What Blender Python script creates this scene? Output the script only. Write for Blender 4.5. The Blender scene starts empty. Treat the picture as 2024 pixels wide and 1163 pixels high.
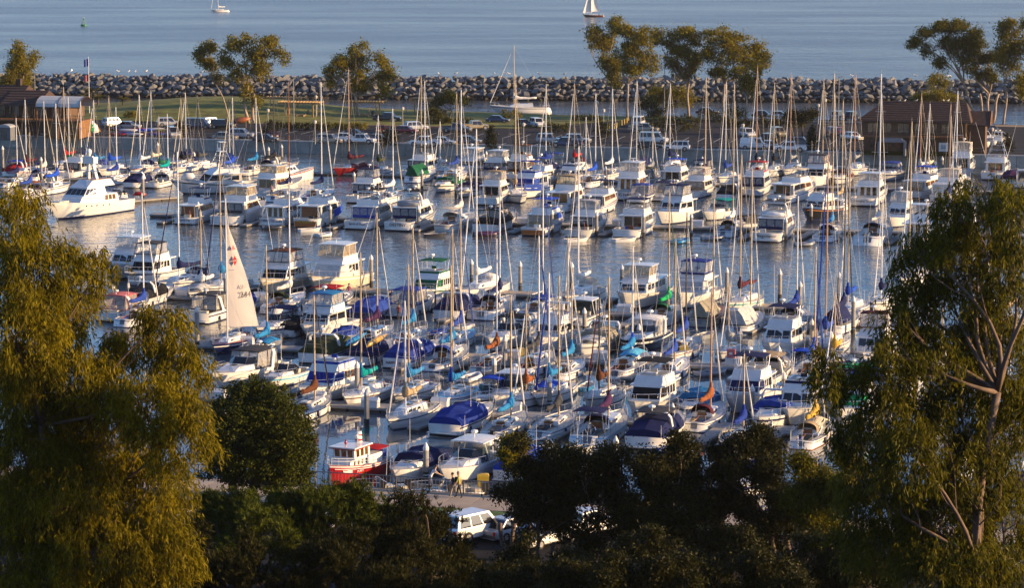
import bpy, math, random
import numpy as np
from mathutils import Vector, Matrix, noise as mnoise
R = math.radians
SC = bpy.context.scene
COL = SC.collection
random.seed(11)
rng = np.random.default_rng(5)

# ------------------------------------------------------------------ camera
FPX, CX, CY, CH = 5500.0, 1012.0, 581.5, 44.0      # focal length in photo pixels, principal point, camera height
PITCH = math.atan((CY + 183.0) / FPX)
cam_d = bpy.data.cameras.new('camera')
cam_d.sensor_width = 36.0
cam_d.lens = FPX * 36.0 / 2024.0
cam_d.clip_start = 1.0
cam_d.clip_end = 60000.0
cam = bpy.data.objects.new('camera', cam_d)
COL.objects.link(cam)
cam.location = (0, 0, CH)
cam.rotation_euler = (math.pi / 2 - PITCH, 0, 0)
SC.camera = cam

# ------------------------------------------------------------------ sky, sun, exposure
SUN_AZ, SUN_EL = R(98.0), R(12.0)                   # clockwise from the view direction: low sun on the right
w = bpy.data.worlds.new('World'); SC.world = w; w.use_nodes = True
nt = w.node_tree
sky = nt.nodes.new('ShaderNodeTexSky')
sky.sky_type = 'NISHITA'; sky.sun_disc = False
sky.sun_elevation = SUN_EL; sky.sun_rotation = SUN_AZ
sky.air_density = 0.85; sky.dust_density = 0.8; sky.ozone_density = 4.0
bg = nt.nodes['Background']; bg.inputs['Strength'].default_value = 0.13
tint = nt.nodes.new('ShaderNodeMix'); tint.data_type = 'RGBA'; tint.blend_type = 'MULTIPLY'; tint.inputs[0].default_value = 1.0
tint.inputs[7].default_value = (1.06, 0.97, 1.0, 1)             # faint evening rose over the whole sky
nt.links.new(sky.outputs[0], tint.inputs[6]); nt.links.new(tint.outputs[2], bg.inputs['Color'])
sun_d = bpy.data.lights.new('sun', 'SUN')
sun_d.energy = 5.0; sun_d.angle = R(0.6); sun_d.color = (1.0, 0.66, 0.32)
sun = bpy.data.objects.new('sun', sun_d); COL.objects.link(sun)
sv = Vector((math.sin(SUN_AZ) * math.cos(SUN_EL), math.cos(SUN_AZ) * math.cos(SUN_EL), math.sin(SUN_EL)))
sun.rotation_euler = (-sv).to_track_quat('-Z', 'Y').to_euler()
sun.location = (300, 200, 120)
SC.view_settings.view_transform = 'Standard'
SC.view_settings.look = 'None'
SC.view_settings.gamma = 1.0
SC.view_settings.use_curve_mapping = False
SC.view_settings.exposure = 0.95
SC.cycles.max_bounces = 7
SC.cycles.transparent_max_bounces = 12
SC.cycles.caustics_reflective = False
SC.cycles.caustics_refractive = False
SC.cycles.use_denoising = True

# ------------------------------------------------------------------ photo pixel -> place
cp, sp = math.cos(PITCH), math.sin(PITCH)
def ground(px, py, z=0.0):
    """point of the level z that the photo pixel looks at"""
    dx, dy = (px - CX) / FPX, (py - CY) / FPX
    d = Vector((dx, cp - dy * sp, -sp - dy * cp))
    t = (z - CH) / d.z
    return Vector((d.x * t, d.y * t, z))
def x_at(px, Y, z=0.0):
    return (px - CX) / FPX * (Y * cp + (CH - z) * sp)
def z_at(py, Y):
    dy = (py - CY) / FPX
    return CH + Y * (-sp - dy * cp) / (cp - dy * sp)
def at_depth(px, py, Y):
    z = z_at(py, Y)
    return Vector((x_at(px, Y, z), Y, z))

# ------------------------------------------------------------------ materials
_M = {}
def mat(name, col, rough=0.5, metal=0.0, var=0.10, scale=3.0, bump=0.0, coat=0.0, spec=0.5):
    if name in _M: return _M[name]
    m = bpy.data.materials.new(name); m.use_nodes = True
    n, l = m.node_tree.nodes, m.node_tree.links
    b = n['Principled BSDF']
    b.inputs['Roughness'].default_value = rough
    b.inputs['Metallic'].default_value = metal
    b.inputs['Coat Weight'].default_value = coat
    b.inputs['Specular IOR Level'].default_value = spec
    tc = n.new('ShaderNodeTexCoord')
    nz = n.new('ShaderNodeTexNoise'); nz.inputs['Scale'].default_value = scale
    nz.inputs['Detail'].default_value = 5.0; nz.inputs['Roughness'].default_value = 0.65
    l.new(tc.outputs['Object'], nz.inputs['Vector'])
    rp = n.new('ShaderNodeValToRGB')
    rp.color_ramp.elements[0].position = 0.28; rp.color_ramp.elements[1].position = 0.72
    c0 = [max(0, c * (1 - var * 1.6)) for c in col]; c1 = [min(1, c * (1 + var)) for c in col]
    rp.color_ramp.elements[0].color = (*c0, 1); rp.color_ramp.elements[1].color = (*c1, 1)
    l.new(nz.outputs['Fac'], rp.inputs['Fac'])
    l.new(rp.outputs['Color'], b.inputs['Base Color'])
    if bump:
        bp = n.new('ShaderNodeBump'); bp.inputs['Strength'].default_value = bump
        l.new(nz.outputs['Fac'], bp.inputs['Height']); l.new(bp.outputs['Normal'], b.inputs['Normal'])
    _M[name] = m
    return m
def leafmat(name, c_dark, c_light, trans=0.35):
    if name in _M: return _M[name]
    m = bpy.data.materials.new(name); m.use_nodes = True
    n, l = m.node_tree.nodes, m.node_tree.links
    for q in list(n): n.remove(q)
    out = n.new('ShaderNodeOutputMaterial')
    geo = n.new('ShaderNodeNewGeometry')
    tc = n.new('ShaderNodeTexCoord')
    nz = n.new('ShaderNodeTexNoise'); nz.inputs['Scale'].default_value = 0.55; nz.inputs['Detail'].default_value = 3
    l.new(tc.outputs['Object'], nz.inputs['Vector'])
    mx = n.new('ShaderNodeMath'); mx.operation = 'MULTIPLY_ADD'
    mx.inputs[1].default_value = 0.55; mx.inputs[2].default_value = 0.0
    l.new(geo.outputs['Random Per Island'], mx.inputs[0])
    ad = n.new('ShaderNodeMath'); ad.operation = 'MULTIPLY_ADD'; ad.inputs[1].default_value = 1.1
    l.new(nz.outputs['Fac'], ad.inputs[0]); 
    sb = n.new('ShaderNodeMath'); sb.operation = 'SUBTRACT'; sb.inputs[1].default_value = 0.33
    l.new(mx.outputs[0], sb.inputs[0]); l.new(sb.outputs[0], ad.inputs[2])
    rp = n.new('ShaderNodeValToRGB')
    rp.color_ramp.elements[0].color = (*c_dark, 1); rp.color_ramp.elements[1].color = (*c_light, 1)
    l.new(ad.outputs[0], rp.inputs['Fac'])
    df = n.new('ShaderNodeBsdfPrincipled'); df.inputs['Roughness'].default_value = 0.55
    df.inputs['Specular IOR Level'].default_value = 0.12
    tr = n.new('ShaderNodeBsdfTranslucent')
    l.new(rp.outputs['Color'], df.inputs['Base Color']); l.new(rp.outputs['Color'], tr.inputs['Color'])
    ms = n.new('ShaderNodeMixShader'); ms.inputs[0].default_value = trans
    l.new(df.outputs[0], ms.inputs[1]); l.new(tr.outputs[0], ms.inputs[2])
    l.new(ms.outputs[0], out.inputs['Surface'])
    _M[name] = m
    return m
def vinylmat(name, tint, alpha):
    if name in _M: return _M[name]
    m = bpy.data.materials.new(name); m.use_nodes = True
    n, l = m.node_tree.nodes, m.node_tree.links
    b = n['Principled BSDF']; b.inputs['Base Color'].default_value = (*tint, 1)
    b.inputs['Roughness'].default_value = 0.18
    tr = n.new('ShaderNodeBsdfTransparent'); ms = n.new('ShaderNodeMixShader')
    nz = n.new('ShaderNodeTexNoise'); nz.inputs['Scale'].default_value = 1.3
    mr = n.new('ShaderNodeMapRange'); mr.inputs[3].default_value = alpha - 0.15; mr.inputs[4].default_value = alpha + 0.15
    l.new(nz.outputs['Fac'], mr.inputs[0]); l.new(mr.outputs[0], ms.inputs[0])
    l.new(tr.outputs[0], ms.inputs[1]); l.new(b.outputs[0], ms.inputs[2])
    l.new(ms.outputs[0], n['Material Output'].inputs['Surface'])
    _M[name] = m
    return m

PAL = dict(white=(.73, .73, .715), cream=(.62, .55, .41), offwhite=(.56, .55, .52), gray=(.24, .26, .29), ltgray=(.45, .46, .47),
           darkred=(.20, .010, .010), navy=(.010, .016, .075), blue=(.012, .035, .24), bright=(.012, .07, .50), royal=(.02, .055, .30), cyan=(.02, .18, .42), sky=(.10, .42, .68),
           teal=(.0, .28, .27), green=(.008, .10, .045), emerald=(.01, .32, .10), olive=(.045, .055, .018), black=(.012, .012, .015),
           brown=(.10, .035, .014), wood=(.30, .11, .03), orange=(.42, .13, .02), maroon=(.075, .012, .022), red=(.36, .010, .012),
           tan=(.36, .27, .16), khaki=(.30, .27, .20), yellow=(.62, .42, .04), gold=(.50, .30, .05), purple=(.05, .015, .06), rust=(.26, .085, .03), pink=(.55, .16, .16), charcoal=(.05, .052, .06))
def gel(c):    return mat('gelcoat_' + c, PAL[c], 0.22, 0, 0.07, 0.9, coat=0.3)
def canvas(c): return mat('canvas_' + c, PAL[c], 0.88, 0, 0.22, 1.6, bump=0.25, spec=0.2)
def paint(c):  return mat('paint_' + c, PAL[c], 0.4, 0, 0.10, 1.5)
def deckm():   return mat('deck_nonskid', (.50, .49, .45), 0.65, 0, 0.14, 1.2)
def alu():     return mat('aluminium', (.62, .62, .62), 0.35, 0.6, 0.08, 2)
def steel():   return mat('stainless', (.70, .70, .70), 0.25, 0.8, 0.05, 2)
def wire():    return mat('rigging_wire', (.30, .29, .28), 0.5, 0.3, 0.05, 2)
def glassd():  return mat('dark_glass', (.012, .013, .016), 0.06, 0, 0.2, 0.6, spec=0.8)
def glassb():  return mat('amber_glass', (.12, .055, .015), 0.10, 0, 0.5, 1.2, spec=0.7)
def vinyl():   return vinylmat('clear_vinyl', (.62, .60, .56), 0.38)
def vinylt():  return vinylmat('amber_vinyl', (.50, .38, .20), 0.45)
def rubber():  return mat('rubber', (.02, .02, .02), 0.8)
def woodm():   return mat('varnished_wood', (.26, .09, .025), 0.35, 0, 0.3, 4)

# ------------------------------------------------------------------ mesh helpers
class MB:
    def __init__(s): s.v = []; s.f = []; s.mi = []
    def add(s, vs, fs, mi=0):
        o = len(s.v); s.v += [tuple(p) for p in vs]
        for f in fs:
            s.f.append(tuple(i + o for i in f)); s.mi.append(mi)
        return s
    def box(s, c, d, mi=0, rz=0.0):
        x, y, z = d[0] / 2, d[1] / 2, d[2] / 2
        P = [(-x, -y, -z), (x, -y, -z), (x, y, -z), (-x, y, -z), (-x, -y, z), (x, -y, z), (x, y, z), (-x, y, z)]
        ca, sa = math.cos(rz), math.sin(rz)
        P = [(c[0] + p[0] * ca - p[1] * sa, c[1] + p[0] * sa + p[1] * ca, c[2] + p[2]) for p in P]
        return s.add(P, [(3, 2, 1, 0), (4, 5, 6, 7), (0, 1, 5, 4), (1, 2, 6, 5), (2, 3, 7, 6), (3, 0, 4, 7)], mi)
    def tube(s, pts, r, n=5, mi=0, cap=True):
        pts = [Vector(p) for p in pts]
        rs = r if isinstance(r, (list, tuple)) else [r] * len(pts)
        o = len(s.v)
        up = None
        for i, p in enumerate(pts):
            a = pts[max(i - 1, 0)]; b = pts[min(i + 1, len(pts) - 1)]
            d = (b - a)
            if d.length < 1e-9: d = Vector((0, 0, 1))
            d.normalize()
            if up is None or abs(up.dot(d)) > 0.9:
                up = Vector((0, 0, 1)) if abs(d.z) < 0.9 else Vector((1, 0, 0))
            x = d.cross(up).normalized(); y = x.cross(d)
            for k in range(n):
                an = 2 * math.pi * k / n
                s.v.append(tuple(p + x * (rs[i] * math.cos(an)) + y * (rs[i] * math.sin(an))))
        for i in range(len(pts) - 1):
            for k in range(n):
                q = (k + 1) % n
                s.f.append((o + i * n + k, o + i * n + q, o + (i + 1) * n + q, o + (i + 1) * n + k)); s.mi.append(mi)
        if cap:
            s.f.append(tuple(o + k for k in reversed(range(n)))); s.mi.append(mi)
            e = o + (len(pts) - 1) * n
            s.f.append(tuple(e + k for k in range(n))); s.mi.append(mi)
        return s
    def loft(s, secs, mi=0, closed=True, cap=True):
        """secs: lists of points, same count"""
        o = len(s.v); n = len(secs[0])
        for sec in secs: s.v += [tuple(p) for p in sec]
        m = n if closed else n - 1
        for i in range(len(secs) - 1):
            for k in range(m):
                q = (k + 1) % n
                s.f.append((o + i * n + k, o + i * n + q, o + (i + 1) * n + q, o + (i + 1) * n + k)); s.mi.append(mi)
        if cap and closed:
            s.f.append(tuple(o + k for k in reversed(range(n)))); s.mi.append(mi)
            e = o + (len(secs) - 1) * n
            s.f.append(tuple(e + k for k in range(n))); s.mi.append(mi)
        return s
    def slab(s, q, u0=0., u1=1., v0=0., v1=1., t=0.015, inset=0.01, mi=0):
        """raised panel on the quad q=(a,b,c,d) seen from outside, counter-clockwise"""
        a, b, c, d = [Vector(p) for p in q]
        def at(u, v): return (a * (1 - u) + b * u) * (1 - v) + (d * (1 - u) + c * u) * v
        nrm = (b - a).cross(d - a)
        if nrm.length < 1e-9: nrm = Vector((0, 0, 1))
        nrm.normalize()
        P = [at(u0, v0), at(u1, v0), at(u1, v1), at(u0, v1)]
        V = [p - nrm * inset for p in P] + [p + nrm * t for p in P]
        return s.add(V, [(3, 2, 1, 0), (4, 5, 6, 7), (0, 1, 5, 4), (1, 2, 6, 5), (2, 3, 7, 6), (3, 0, 4, 7)], mi)
    def cyl(s, c, r, h, n=10, mi=0, r2=None):
        r2 = r if r2 is None else r2
        return s.tube([(c[0], c[1], c[2]), (c[0], c[1], c[2] + h)], [r, r2], n, mi)
    def build(s, name, mats, parent=None, smooth=False, loc=None):
        me = bpy.data.meshes.new(name)
        me.from_pydata(s.v, [], s.f)
        ms = mats if isinstance(mats, (list, tuple)) else [mats]
        for m in ms: me.materials.append(m)
        if len(ms) > 1: me.polygons.foreach_set('material_index', s.mi)
        if smooth: me.polygons.foreach_set('use_smooth', [True] * len(s.f))
        me.update()
        return link(name, me, parent, loc)
def link(name, me, parent=None, loc=None):
    ob = bpy.data.objects.new(name, me); COL.objects.link(ob)
    if parent is not None: ob.parent = parent
    if loc is not None: ob.location = loc
    return ob
def empty(name, loc=(0, 0, 0), rz=0.0, parent=None):
    o = bpy.data.objects.new(name, None); COL.objects.link(o)
    o.location = loc; o.rotation_euler = (0, 0, rz); o.empty_display_size = 0.3
    if parent is not None: o.parent = parent
    return o
def tag(o, label=None, cat=None, group=None, kind=None):
    if label: o['label'] = label
    if cat: o['category'] = cat
    if group: o['group'] = group
    if kind: o['kind'] = kind
    return o
def copy_tree(o, parent=None):
    c = o.copy(); COL.objects.link(c)
    if parent is not None: c.parent = parent
    for ch in list(o.children): copy_tree(ch, c)
    return c
def fast_mesh(name, V, Q, mats, parent=None, smooth=False):
    """V (n,3) float, Q (m,k) int, one k for all"""
    me = bpy.data.meshes.new(name)
    V = np.ascontiguousarray(V, dtype=np.float32); Q = np.ascontiguousarray(Q, dtype=np.int32)
    m, k = Q.shape
    me.vertices.add(len(V)); me.vertices.foreach_set('co', V.ravel())
    me.loops.add(m * k); me.loops.foreach_set('vertex_index', Q.ravel())
    me.polygons.add(m)
    me.polygons.foreach_set('loop_start', np.arange(0, m * k, k, dtype=np.int32))
    for mm in (mats if isinstance(mats, (list, tuple)) else [mats]): me.materials.append(mm)
    if smooth: me.polygons.foreach_set('use_smooth', np.ones(m, dtype=bool))
    me.update(calc_edges=True)
    return link(name, me, parent)
def lettering(txt, size, material, parent, origin, xdir, ydir, name='lettering', extrude=0.01, italic=0.0):
    """flat raised lettering centred at origin, reading along xdir"""
    cu = bpy.data.curves.new(name, 'FONT'); cu.body = txt; cu.size = size
    cu.align_x = 'CENTER'; cu.align_y = 'CENTER'; cu.extrude = extrude; cu.shear = italic; cu.resolution_u = 2
    to = bpy.data.objects.new(name, cu); COL.objects.link(to)
    me = bpy.data.meshes.new_from_object(to)
    bpy.data.objects.remove(to); bpy.data.curves.remove(cu)
    me.materials.clear(); me.materials.append(material)
    x = Vector(xdir).normalized(); y = Vector(ydir).normalized(); z = x.cross(y)
    M = Matrix((x, y, z)).transposed().to_4x4(); M.translation = Vector(origin)
    me.transform(M)
    return link(name, me, parent)
# ================================================================== water
def water_material():
    m = bpy.data.materials.new('harbour_water'); m.use_nodes = True
    n, l = m.node_tree.nodes, m.node_tree.links
    b = n['Principled BSDF']
    b.inputs['Base Color'].default_value = (.085, .100, .110, 1)
    b.inputs['IOR'].default_value = 1.42
    b.inputs['Specular IOR Level'].default_value = 0.5
    geo = n.new('ShaderNodeNewGeometry')
    sep = n.new('ShaderNodeSeparateXYZ'); l.new(geo.outputs['Position'], sep.inputs[0])
    def noise(sx, sy, det, rough=0.55, warp=0):
        mp = n.new('ShaderNodeMapping'); mp.inputs['Scale'].default_value = (sx, sy, 1)
        l.new(geo.outputs['Position'], mp.inputs['Vector'])
        t = n.new('ShaderNodeTexNoise'); t.inputs['Scale'].default_value = 1; t.inputs['Detail'].default_value = det
        t.inputs['Roughness'].default_value = rough
        l.new(mp.outputs[0], t.inputs['Vector']); return t
    n1 = noise(0.55, 0.75, 3); n2 = noise(0.14, 0.12, 4, .62); n3 = noise(0.006, 0.022, 3)
    # how ruffled the surface is: calm between the slips, wind ripple in the fairway and at sea
    mr = n.new('ShaderNodeMapRange'); mr.interpolation_type = 'SMOOTHSTEP'
    mr.inputs[1].default_value = 262; mr.inputs[2].default_value = 325; mr.inputs[3].default_value = 0.05; mr.inputs[4].default_value = 0.60
    l.new(sep.outputs['Y'], mr.inputs[0])
    mr2 = n.new('ShaderNodeMapRange'); mr2.inputs[1].default_value = 560; mr2.inputs[2].default_value = 760
    mr2.inputs[3].default_value = 0.0; mr2.inputs[4].default_value = 1.5
    l.new(sep.outputs['Y'], mr2.inputs[0])
    ad = n.new('ShaderNodeMath'); ad.operation = 'ADD'; l.new(mr.outputs[0], ad.inputs[0]); l.new(mr2.outputs[0], ad.inputs[1])
    # cat's-paws: bands of stronger and weaker ripple
    cpaw = n.new('ShaderNodeMapRange'); cpaw.inputs[1].default_value = 0.36; cpaw.inputs[2].default_value = 0.64
    cpaw.inputs[3].default_value = 0.70; cpaw.inputs[4].default_value = 1.2
    l.new(n3.outputs['Fac'], cpaw.inputs[0])
    mu = n.new('ShaderNodeMath'); mu.operation = 'MULTIPLY'; l.new(ad.outputs[0], mu.inputs[0]); l.new(cpaw.outputs[0], mu.inputs[1])
    mix = n.new('ShaderNodeMath'); mix.operation = 'MULTIPLY_ADD'; mix.inputs[1].default_value = 2.6
    l.new(n2.outputs['Fac'], mix.inputs[0]); l.new(n1.outputs['Fac'], mix.inputs[2])
    bp = n.new('ShaderNodeBump'); bp.inputs['Distance'].default_value = 0.22
    l.new(mu.outputs[0], bp.inputs['Strength']); l.new(mix.outputs[0], bp.inputs['Height'])
    l.new(bp.outputs['Normal'], b.inputs['Normal'])
    rr = n.new('ShaderNodeMapRange'); rr.inputs[1].default_value = 0; rr.inputs[2].default_value = 2.4
    rr.inputs[3].default_value = 0.012; rr.inputs[4].default_value = 0.22
    l.new(mu.outputs[0], rr.inputs[0]); l.new(rr.outputs[0], b.inputs['Roughness'])
    return m
mb = MB()
xs = [-6000, -1200, -400, -200, 0, 200, 400, 1200, 6000]; ys = [150, 250, 400, 550, 800, 1400, 3000, 9000]
for y in ys:
    for x in xs: mb.v.append((x, y, 0))
for j in range(len(ys) - 1):
    for i in range(len(xs) - 1):
        a = j * len(xs) + i
        mb.f.append((a, a + 1, a + 1 + len(xs), a + len(xs))); mb.mi.append(0)
tag(mb.build('water', water_material()), kind='structure')

# ================================================================== near shore and bluff
RL0, RL1 = ground(638, 963, 3.0), ground(1842, 1036, 3.0)      # foot of the promenade railing
shore = (RL1 - RL0).normalized(); shore_n = Vector((-shore.y, shore.x, 0))   # shore_n points out over the water
def sh(u, v, z): 
    p = RL0 + shore * u + shore_n * v
    return Vector((p.x, p.y, z))
def terr(u, v):
    d = -v                                   # distance inland from the railing
    X = sh(u, v, 0).x; k = min(1, max(0, (X - 33) / 24)); k = k * k * (3 - 2 * k)
    shade_spur = 26 * k * min(1, max(0, (d - 42) / 30.0))   # bluff spur outside the view, added to shade the trees
    h = 3.0
    if d > 122:
        t = min(1, (d - 122) / 66.0); h += 38.0 * (t * t * (3 - 2 * t))
    h = max(h, 3 + shade_spur)
    return h + 0.5 * mnoise.noise(Vector((u * .05, v * .05, 0))) * min(1, max(0, (d - 50) / 20))
mb = MB(); us = np.linspace(-160, 210, 50); vs = np.concatenate([np.linspace(-320, -50, 45), np.linspace(-45, 0.4, 6)])
for v in vs:
    for u in us: mb.v.append(tuple(sh(u, v, terr(u, v))))
nu = len(us)
for j in range(len(vs) - 1):
    for i in range(nu - 1):
        a = j * nu + i; mb.f.append((a, a + 1, a + 1 + nu, a + nu)); mb.mi.append(0)
# quay face down to the water
e0 = len(mb.v)
for u in us: mb.v.append(tuple(sh(u, 0.4, -1.5)))
for i in range(nu - 1):
    a = (len(vs) - 1) * nu + i; mb.f.append((a, a + 1, e0 + i + 1, e0 + i)); mb.mi.append(1)
tag(mb.build('ground', [mat('hillside_soil', (.06, .05, .025), 0.95, 0, 0.3, 0.4), mat('quay_concrete', (.28, .26, .23), 0.85, 0, 0.2, 0.8)], smooth=True), kind='structure')
def strip(name, u0, u1, v0, v1, z, m, nu=1):
    b = MB()
    for i in range(nu):
        a0 = u0 + (u1 - u0) * i / nu; a1 = u0 + (u1 - u0) * (i + 1) / nu
        b.add([sh(a0, v0, z), sh(a1, v0, z), sh(a1, v1, z), sh(a0, v1, z)], [(0, 1, 2, 3)])
    return tag(b.build(name, m), kind='structure')
asph = mat('asphalt', (.022, .022, .025), 0.95, 0, 0.25, 0.6, spec=.1)
strip('parking_lot', -120, 170, -40, -6.6, 3.02, asph)
pm = mat('promenade_concrete', (.38, .31, .24), 0.85, 0, 0.14, 0.5)
pr = strip('promenade', -120, 170, -4.6, 0.3, 3.04, mat('promenade_joint', (.16, .14, .12), 0.9))
pb = MB().slab([sh(0.03, -4.55, 3.045), sh(1.97, -4.55, 3.045), sh(1.97, 0.25, 3.045), sh(0.03, 0.25, 3.045)], t=0.03)
pme = None
for i in range(60):                                            # paving bays of the promenade
    if pme is None:
        o = pb.build('paving_bay', pm, pr); pme = o.data
    else:
        o = link('paving_bay', pme, pr)
    o.location = shore * (-30 + i * 2.0)
strip('verge', -120, 170, -6.5, -4.62, 3.06, mat('verge_grass', (.07, .13, .02), 0.9, 0, 0.35, 2.5))
b = MB().box((0, 0, 0), (0.16, 1, 0.14))
kb = MB(); kb.add([sh(-120, -6.72, 3.0), sh(170, -6.72, 3.0), sh(170, -6.52, 3.0), sh(-120, -6.52, 3.0), sh(-120, -6.72, 3.15), sh(170, -6.72, 3.15), sh(170, -6.52, 3.15), sh(-120, -6.52, 3.15)],
       [(4, 5, 6, 7), (0, 1, 5, 4), (2, 3, 7, 6)])
tag(kb.build('kerb', mat('kerb_concrete', (.35, .33, .3), 0.85)), kind='structure')
wl = mat('road_paint', (.62, .62, .60), 0.7)
b = MB()
for i in range(36):
    u = -40 + i * 2.8
    b.add([sh(u, -12, 3.026), sh(u + .12, -12, 3.026), sh(u + .12 + 1.2, -6.9, 3.026), sh(u + 1.2, -6.9, 3.026)], [(0, 1, 2, 3)])
tag(b.build('parking_markings', wl), kind='structure')
# railing along the promenade
rail = tag(empty('promenade_railing', RL0, math.atan2(shore.y, shore.x)), 'grey metal railing with thin upright bars along the waterside promenade', 'railing')
rm = mat('railing_metal', (.20, .20, .21), 0.45, 0.5)
mb = MB(); mb.box((18, 0, 1.08), (84, .07, .06)); mb.build('top_rail', rm, rail)
mb = MB(); mb.box((18, 0, 0.14), (84, .05, .05)); mb.build('bottom_rail', rm, rail)
pm_ = MB().box((0, 0, .53), (.09, .09, 1.06)).build('post', rm, rail); pm_.location.x = -22
for i in range(1, 33):
    o = link('post', pm_.data, rail); o.location.x = -22 + i * 2.5
bm_ = MB().box((0, 0, .6), (.032, .032, .92)).build('baluster', rm, rail); bm_.location.x = -0.9
for i in range(1, 230):
    if (i * 0.26 - .9 + 22) % 2.5 < 0.13: continue
    o = link('baluster', bm_.data, rail); o.location.x = -0.9 + i * 0.26

# ================================================================== island with seawall, lawn, car park
W0, W1 = ground(0, 290), ground(1900, 330)
isl = (W1 - W0).normalized(); isl_n = Vector((-isl.y, isl.x, 0))
def iu(u, v, z):
    p = W0 + isl * u + isl_n * v
    return Vector((p.x, p.y, z))
def to_isl(px, py, z=2.0):
    p = ground(px, py, z) - W0
    return p.dot(isl), p.dot(isl_n)
IZ = 2.0
def mound(u, v):
    du, dv = (u - 18) / 24.0, (v - 72) / 26.0
    return 2.6 * math.exp(-du * du - dv * dv)
def far_edge(u): return 88 - 0.10 * u + 2.5 * math.sin(u * .05)
mb = MB(); us = np.linspace(-90, 270, 73)
for u in us:
    fe = far_edge(u)
    for v in (0.4, 20, 40, fe, fe + 4): mb.v.append(tuple(iu(u, v, IZ if v <= fe else -1)))
for i in range(len(us) - 1):
    for j in range(4):
        a = i * 5 + j; mb.f.append((a, a + 5, a + 6, a + 1)); mb.mi.append(0 if j < 3 else 1)
tag(mb.build('island_ground', [mat('island_asphalt', (.022, .023, .027), 0.95, 0, 0.3, 0.25, spec=.2), mat('shore_rock', (.07, .065, .06), 0.9, 0, 0.4, 1.0)]), kind='structure')  # asphalt colour darkened to stand in for shade over the car park
# concrete seawall panels
sw = tag(empty('seawall', (0, 0, 0)), 'long pale concrete seawall below the island car park', 'seawall')
cm = mat('seawall_concrete', (.33, .345, .315), 0.9, 0, 0.25, 0.35)
for i in range(60):
    u = -90 + i * 6.0
    b = MB(); b.add([iu(u + .03, 0, -1), iu(u + 5.97, 0, -1), iu(u + 5.97, 0.38, -1), iu(u + .03, .38, -1), iu(u + .03, 0, IZ), iu(u + 5.97, 0, IZ), iu(u + 5.97, .38, IZ), iu(u + .03, .38, IZ)],
                    [(4, 5, 6, 7), (0, 1, 5, 4), (1, 2, 6, 5), (3, 0, 4, 7)])
    b.build('wall_panel', cm, sw)
b = MB(); b.add([iu(-90, -.12, IZ + .01), iu(270, -.12, IZ + .01), iu(270, .6, IZ + .01), iu(-90, .6, IZ + .01), iu(-90, -.12, IZ + .22), iu(270, -.12, IZ + .22), iu(270, .6, IZ + .22), iu(-90, .6, IZ + .22)],
                [(4, 5, 6, 7), (0, 1, 5, 4), (2, 3, 7, 6)])
b.build('coping', mat('coping_concrete', (.52, .50, .46), 0.85, 0, 0.15, 0.5), sw)
wr = tag(empty('seawall_fence', iu(-90, .25, IZ + .22), math.atan2(isl.y, isl.x)), 'low thin metal fence on top of the seawall', 'fence')
MB().box((180, 0, 1.0), (360, .04, .05)).build('rail', rm, wr); MB().box((180, 0, .5), (360, .03, .03)).build('rail', rm, wr)
fp = MB().box((0, 0, .5), (.05, .05, 1.0)).build('post', rm, wr)
for i in range(1, 145):
    o = link('post', fp.data, wr); o.location.x = i * 2.5
# lawn
def lawn_v0(u): return 44 - 0.06 * u + 4 * math.exp(-((u - 20) / 30.0) ** 2) * -1
mb = MB(); us = np.linspace(-12, 118, 70)
for u in us:
    v0, v1 = lawn_v0(u), far_edge(u) - .6
    if u > 90: v0 = v0 + (v1 - 6 - v0) * min(1, (u - 90) / 18)
    for j in range(13):
        v = v0 + (v1 - v0) * j / 12
        f = min(1, j / 2, (12 - j) / 2)
        mb.v.append(tuple(iu(u, v, IZ + .06 + mound(u, v) * f)))
for i in range(len(us) - 1):
    for j in range(12):
        a = i * 13 + j; mb.f.append((a, a + 13, a + 14, a + 1)); mb.mi.append(0)
tag(mb.build('lawn', mat('lawn_grass', (.15, .155, .014), 0.95, 0, 0.45, 0.4), smooth=True), kind='structure')
b = MB(); b.add([iu(-90, far_edge(0) - 6, IZ + .03), iu(-12, far_edge(-12) - 6, IZ + .03), iu(-12, far_edge(-12) - .5, IZ + .03), iu(-90, far_edge(0), IZ + .03)], [(0, 1, 2, 3)])
b.add([iu(118, far_edge(118) - 5, IZ + .03), iu(262, far_edge(262) - 5, IZ + .03), iu(262, far_edge(262) - .5, IZ + .03), iu(118, far_edge(118) - .5, IZ + .03)], [(0, 1, 2, 3)])
tag(b.build('shore_path', mat('path_sand', (.30, .22, .14), 0.95, 0, 0.2, 0.3)), kind='structure')
b = MB()
for i in range(52):
    u = 20 + i * 3.0
    b.add([iu(u, 2.2, IZ + .006), iu(u + .12, 2.2, IZ + .006), iu(u + .12, 7.0, IZ + .006), iu(u, 7.0, IZ + .006)], [(0, 1, 2, 3)])
for i in range(44):
    u = 44 + i * 3.0
    b.add([iu(u, 17, IZ + .006), iu(u + .12, 17, IZ + .006), iu(u + .12, 26, IZ + .006), iu(u, 26, IZ + .006)], [(0, 1, 2, 3)])
tag(b.build('car_park_markings', wl), kind='structure')
rk = MB()                                                   # red kerb by the lawn
for i in range(20):
    u = 38 + i * 2.2; v = lawn_v0(u) - 1.2
    rk.box(iu(u + 1.1, v, IZ + .08), (2.2, .25, .16), 0, math.atan2(isl.y, isl.x))
tag(rk.build('red_kerb', paint('pink')), kind='structure')

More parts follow.
